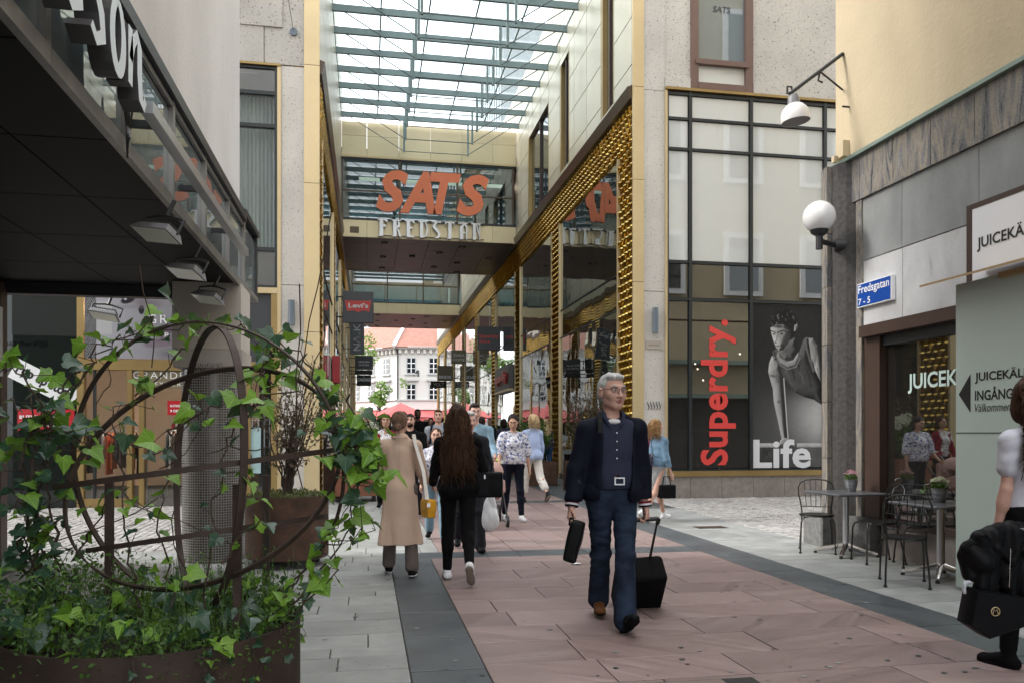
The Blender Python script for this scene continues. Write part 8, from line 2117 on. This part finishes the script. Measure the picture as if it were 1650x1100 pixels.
skin_obj('bag_body', [rbox(np.array(c), [.12, .05, .09], .02, None, .01)], .011, CL['leather'], hb9); MB().tube([c + Vector((-.07, 0, .09)), c + Vector((-.05, 0, .24)), c + Vector((.05, 0, .24)), c + Vector((.07, 0, .09))], .008, 6).build('bag_handle', CL['leather'], hb9)
# 10 --- right edge woman with jacket over the arm
p = lz(1660, 1074)
t10 = person(dict(H=1.74, fem=True, loc=p, rz=188, label='person at the right edge in white tee and black leggings with jacket over arm', v=.011, fingers=True, skin='pink', hair='brown', hairstyle='long', hairlen=4, strands=260, slen=.5, spread=1.6, hairy=.06, wr_t=(.004, 30, 6, (1, 1, 1.4)), head=(-60, 2, 0), face=False, legL=(4, 2, 0), legR=(-8, 20, -8), armL=(2, 5, 10), armR=(-2, 16, 14), sleeve='short', curlR=20, bottom='black', legw=(.088, .066, .048), hem=.9, top='tee', inf=.022, tophem=.9, shoes=('black', 'black')))
jl = thing('leather_jacket', 'black quilted leather jacket draped over the arm at the right edge', 'jacket', (0, 0, 0)); jc = atd(1604, 884, 4.6)
def jb(dx, dy, dz): return np.array(jc + Vector((dx, dy, dz)))
fol = [cap(jb(-.17, -.01, .0), jb(-.12, -.03, -.06), .06, .075, .02), cap(jb(-.17, .02, -.04), jb(-.17, .0, -.14), .055, .04, .015)]
for k, (x0, z0, x1, z1, r0, r1) in enumerate(((-.11, .06, -.13, -.2, .05, .035), (-.05, .09, -.06, -.26, .055, .04), (.01, .1, .03, -.2, .055, .035), (.07, .11, .06, -.3, .06, .045), (.13, .1, .15, -.24, .06, .04), (.2, .09, .21, -.32, .06, .05), (.26, .08, .29, -.26, .06, .05))):
    fol.append(cap(jb(x0, -.02 - .02*(k % 2), z0), jb(x1, -.01 - .03*((k+1) % 2), z1), r0, r1, .012))
fol += [cap(jb(-.12, -.02, .07), jb(.26, .0, .1), .05, .055, .02), cap(jb(-.06, -.075, .02), jb(.05, -.085, -.08), .022, .012, .006), cap(jb(.08, -.085, .06), jb(.02, -.08, -.16), .014, .01, .006), cap(jb(.12, -.08, .0), jb(.2, -.08, -.12), .02, .012, .006)]
skin_obj('jacket_body', fol, .0095, CL['leather'], jl, wr=(.008, 30, 7, (1.3, 1.3, .7)))
for k in range(9): MB().tube([jb(-.232 + .012*k, -.03 - .006*k, .05 + .006*k), jb(-.17 + .012*k, -.07, .0 + .006*k)], .004, 5).build('quilt_seam', CL['black'], jl)
MB().tube([jb(.0, -.11, .02), jb(-.01, -.115, -.1), jb(.0, -.1, -.2)], .003, 5).build('zip', M['chrome'], jl)
for (dx, dz) in ((.07, .12), (.15, .1)): MB().box(jb(dx, -.1, dz), jb(dx + .035, -.09, dz + .012)).build('buckle', M['chrome'], jl)
hbk = thing('angular_handbag', 'big black angular handbag with gold charm hanging under the leather jacket', 'handbag', (0, 0, 0)); c = atd(1596, 985, 4.55)
pr_b = [(-.16, -.06), (-.04, -.14), (.16, -.07), (.17, .09), (-.12, .14)]
sdv = Vector((_c, -_s, 0)); fwv = Vector((_s, _c, 0))
b = MB(); ring_o = []
for off, sc2 in ((-.075, .93), (-.06, 1), (.06, 1), (.075, .93)): ring_o.append([c + sdv*(q[0]*sc2) + UZ*(q[1]*sc2) + fwv*off for q in pr_b])
vs = [q for r_ in ring_o for q in r_]; fs = [tuple(range(4, -1, -1)), tuple(range(15, 20))]
for j in range(3):
    for i in range(5): k2 = (i+1) % 5; fs.append((j*5+i, j*5+k2, j*5+5+k2, j*5+5+i))
b.add(vs, fs); b.build('bag_body', CL['leather'], hbk, smooth='auto')
cc_ = c + sdv*-.02 - fwv*.08 + UZ*.02; pts = [cc_ + sdv*.024*math.cos(a) + UZ*.024*math.sin(a) for a in [6.283*k/18 for k in range(19)]]
ch = MB().tube(pts, .0028, 5).build('charm', M['gold_strip'], hbk); MB().tube([cc_ + sdv*-.014 + UZ*-.012, cc_ + sdv*-.008 + UZ*.014, cc_, cc_ + sdv*.008 + UZ*.014, cc_ + sdv*.014 + UZ*-.012], .0026, 4).build('monogram', M['gold_strip'], ch)
MB().tube([c + sdv*-.1 + UZ*.13, c + sdv*-.06 + UZ*.26, c + sdv*.08 + UZ*.27, c + sdv*.12 + UZ*.1], .009, 6).build('bag_handle', CL['leather'], hbk)
skin_obj('scarf', [ell(np.array(c + sdv*-.13 + UZ*.17), [.02, .02, .012], None, .02), ell(np.array(c + sdv*-.15 + UZ*.13), [.009, .012, .03], None, .02)], .007, CL['tee'], hbk, wr=(.006, 60, 3))
# background walkers
BG = [
 (622, 14.5, dict(H=1.74, fem=True, rz=-4, label='person in dark red cardigan over a printed top behind the ivy', skin='tan', hair='brown', hairstyle='bob', bottom='black', top='print', jacket='red', jinf=.02, open=(.08, 0), collar=False)),
 (661, 13.4, dict(H=1.74, rz=-10, label='person in black jacket with sunglasses on head and goatee', skin='fair', hair='dark', beard='dark', bottom='darkgrey', top='darkgrey', jacket='black', jinf=.03, build=1.15, shades=True)),
 (673, 22, dict(H=1.95, rz=0, label='dark bearded person all in black farther back', skin='dark', hair='dark', beard='dark', bottom='black', top='black', inf=.025, build=1.08)),
 (650, 20, dict(H=1.86, fem=True, rz=4, label='person with long brown hair half hidden behind the hair bun', skin='fair', hair='brown', hairstyle='long', hairlen=3, bottom='darkgrey', top='darkgrey')),
 (706, 15.5, dict(H=1.84, rz=-6, label='short haired person in grey printed tee with dark backpack straps', skin='fair', hair='brown', bottom='jeans', top='greytee', inf=.02, sleeve='short', tophem=.88, straps=True)),
 (703, 10.6, dict(H=1.5, fem=True, rz=-8, label='shorter person in pale blue white blouse between the two women', skin='fair', hair='brown', hairstyle='bun', bottom='denim', legw=(.085, .07, .07), top='floral', inf=.025)),
 (812, 24, dict(H=1.70, fem=True, rz=168, label='person from behind in dark floral dress beside the leafy bush', skin='tan', hair='dark', hairstyle='bob', face=False, bottom='black', top='floraldark', inf=.02, sleeve='short', flare=.03, tophem=.85)),
 (738, 21, dict(H=1.72, rz=176, label='person from behind in teal blue top behind the long dark hair', skin='fair', hair='brown', face=False, bottom='darkgrey', top='greenblue', inf=.02)),
 (776, 17, dict(H=1.72, rz=170, label='person from behind in black tee right of the denim shirt man', skin='tan', hair='dark', face=False, bottom='jeans', top='black', inf=.02, sleeve='short')),
 (686, 30, dict(H=1.7, fem=True, rz=0, label='distant blonde person in dark coat near the parasol', skin='fair', hair='blonde', hairstyle='bob', bottom='black', top='darkgrey', inf=.03)),
 (634, 34, dict(H=1.7, rz=8, label='distant person in dark grey by the left gold cladding', skin='fair', hair='dark', bottom='darkgrey', top='darkgrey', inf=.02)),
 (747, 33, dict(H=1.74, rz=0, label='distant person in navy near the right gold posts', skin='fair', hair='brown', bottom='jeans', top='navy', inf=.02)),
 (668, 40, dict(H=1.7, fem=True, rz=180, label='distant person from behind in pale top at the arcade end', skin='fair', hair='blonde', hairstyle='bob', face=False, bottom='bluejeans', top='white', inf=.02)),
 (719, 42, dict(H=1.75, rz=4, label='distant person in black at the arcade end under the low black sign', skin='tan', hair='dark', bottom='black', top='black', inf=.02)),
 (615, 27, dict(H=1.72, fem=True, rz=6, label='distant person in white top left of the red cardigan', skin='tan', hair='brown', hairstyle='bob', bottom='jeans', top='white', inf=.02)),
 (643, 26, dict(H=1.78, rz=2, label='distant person in brown jacket between the bun and the bearded person', skin='fair', hair='greybrown', bottom='darkgrey', top='trousers', inf=.03)),
 (694, 24, dict(H=1.72, fem=True, rz=-6, label='distant person in dark top left of the grey tee', skin='tan', hair='dark', hairstyle='long', hairlen=3, bottom='black', top='darkgrey', inf=.02)),
 (729, 27, dict(H=1.76, rz=4, label='distant person in mid blue denim behind the long dark hair', skin='fair', hair='dark', bottom='jeans', top='denim2', inf=.03)),
 (744, 24, dict(H=1.74, fem=True, rz=178, label='distant person from behind in brown top left of the denim shirt', skin='tan', hair='brown', hairstyle='bob', face=False, bottom='black', top='trousers', inf=.02)),
 (789, 30, dict(H=1.74, rz=0, label='distant person in dark jacket left of the floral dark dress', skin='fair', hair='dark', bottom='jeans', top='darkgrey', inf=.03)),
 (656, 46, dict(H=1.74, rz=0, label='far off person in pale blue before the parasol', skin='fair', hair='dark', bottom='jeans', top='lightblue', inf=.02)),
 (612, 46, dict(H=1.74, fem=True, rz=180, label='far off person in red top by the left awning', skin='fair', hair='dark', face=False, bottom='black', top='red', inf=.02)),
]
for i, (px, d, P) in enumerate(BG):
    P = dict(P); r_ = random.Random(i); P.setdefault('v', .016 if d < 18 else .022 if d < 28 else .03); P['loc'] = lz(px, 0, d=d); sw_ = r_.choice((-1, 1))*r_.uniform(8, 15)
    P.setdefault('legL', (sw_, 6 if sw_ > 0 else 18, 4 if sw_ > 0 else -14)); P.setdefault('legR', (-sw_, 18 if sw_ > 0 else 6, -14 if sw_ > 0 else 4)); P.setdefault('armL', (-sw_, 8, 14)); P.setdefault('armR', (sw_, 8, 14)); P.setdefault('shoes', ('black', 'sole'))
    m_ = person(P)
    if P.get('shades'):
        for sx in (1, -1): skin_obj('sunglasses', [m_['HE']((sx*.035, -.075, 1.715), (.028, .012, .018), .005)], .006, M['iris'], m_['body'])
    if P.get('straps'):
        for sx in (1, -1): tube_obj('backpack_strap', [m_['T'](m_['tl'](q)) for q in ((sx*.11, .04, 1.5), (sx*.12, -.1, 1.44), (sx*.13, -.145, 1.3), (sx*.15, -.1, 1.12))], .022, CL['navy'], m_['body'], 6)
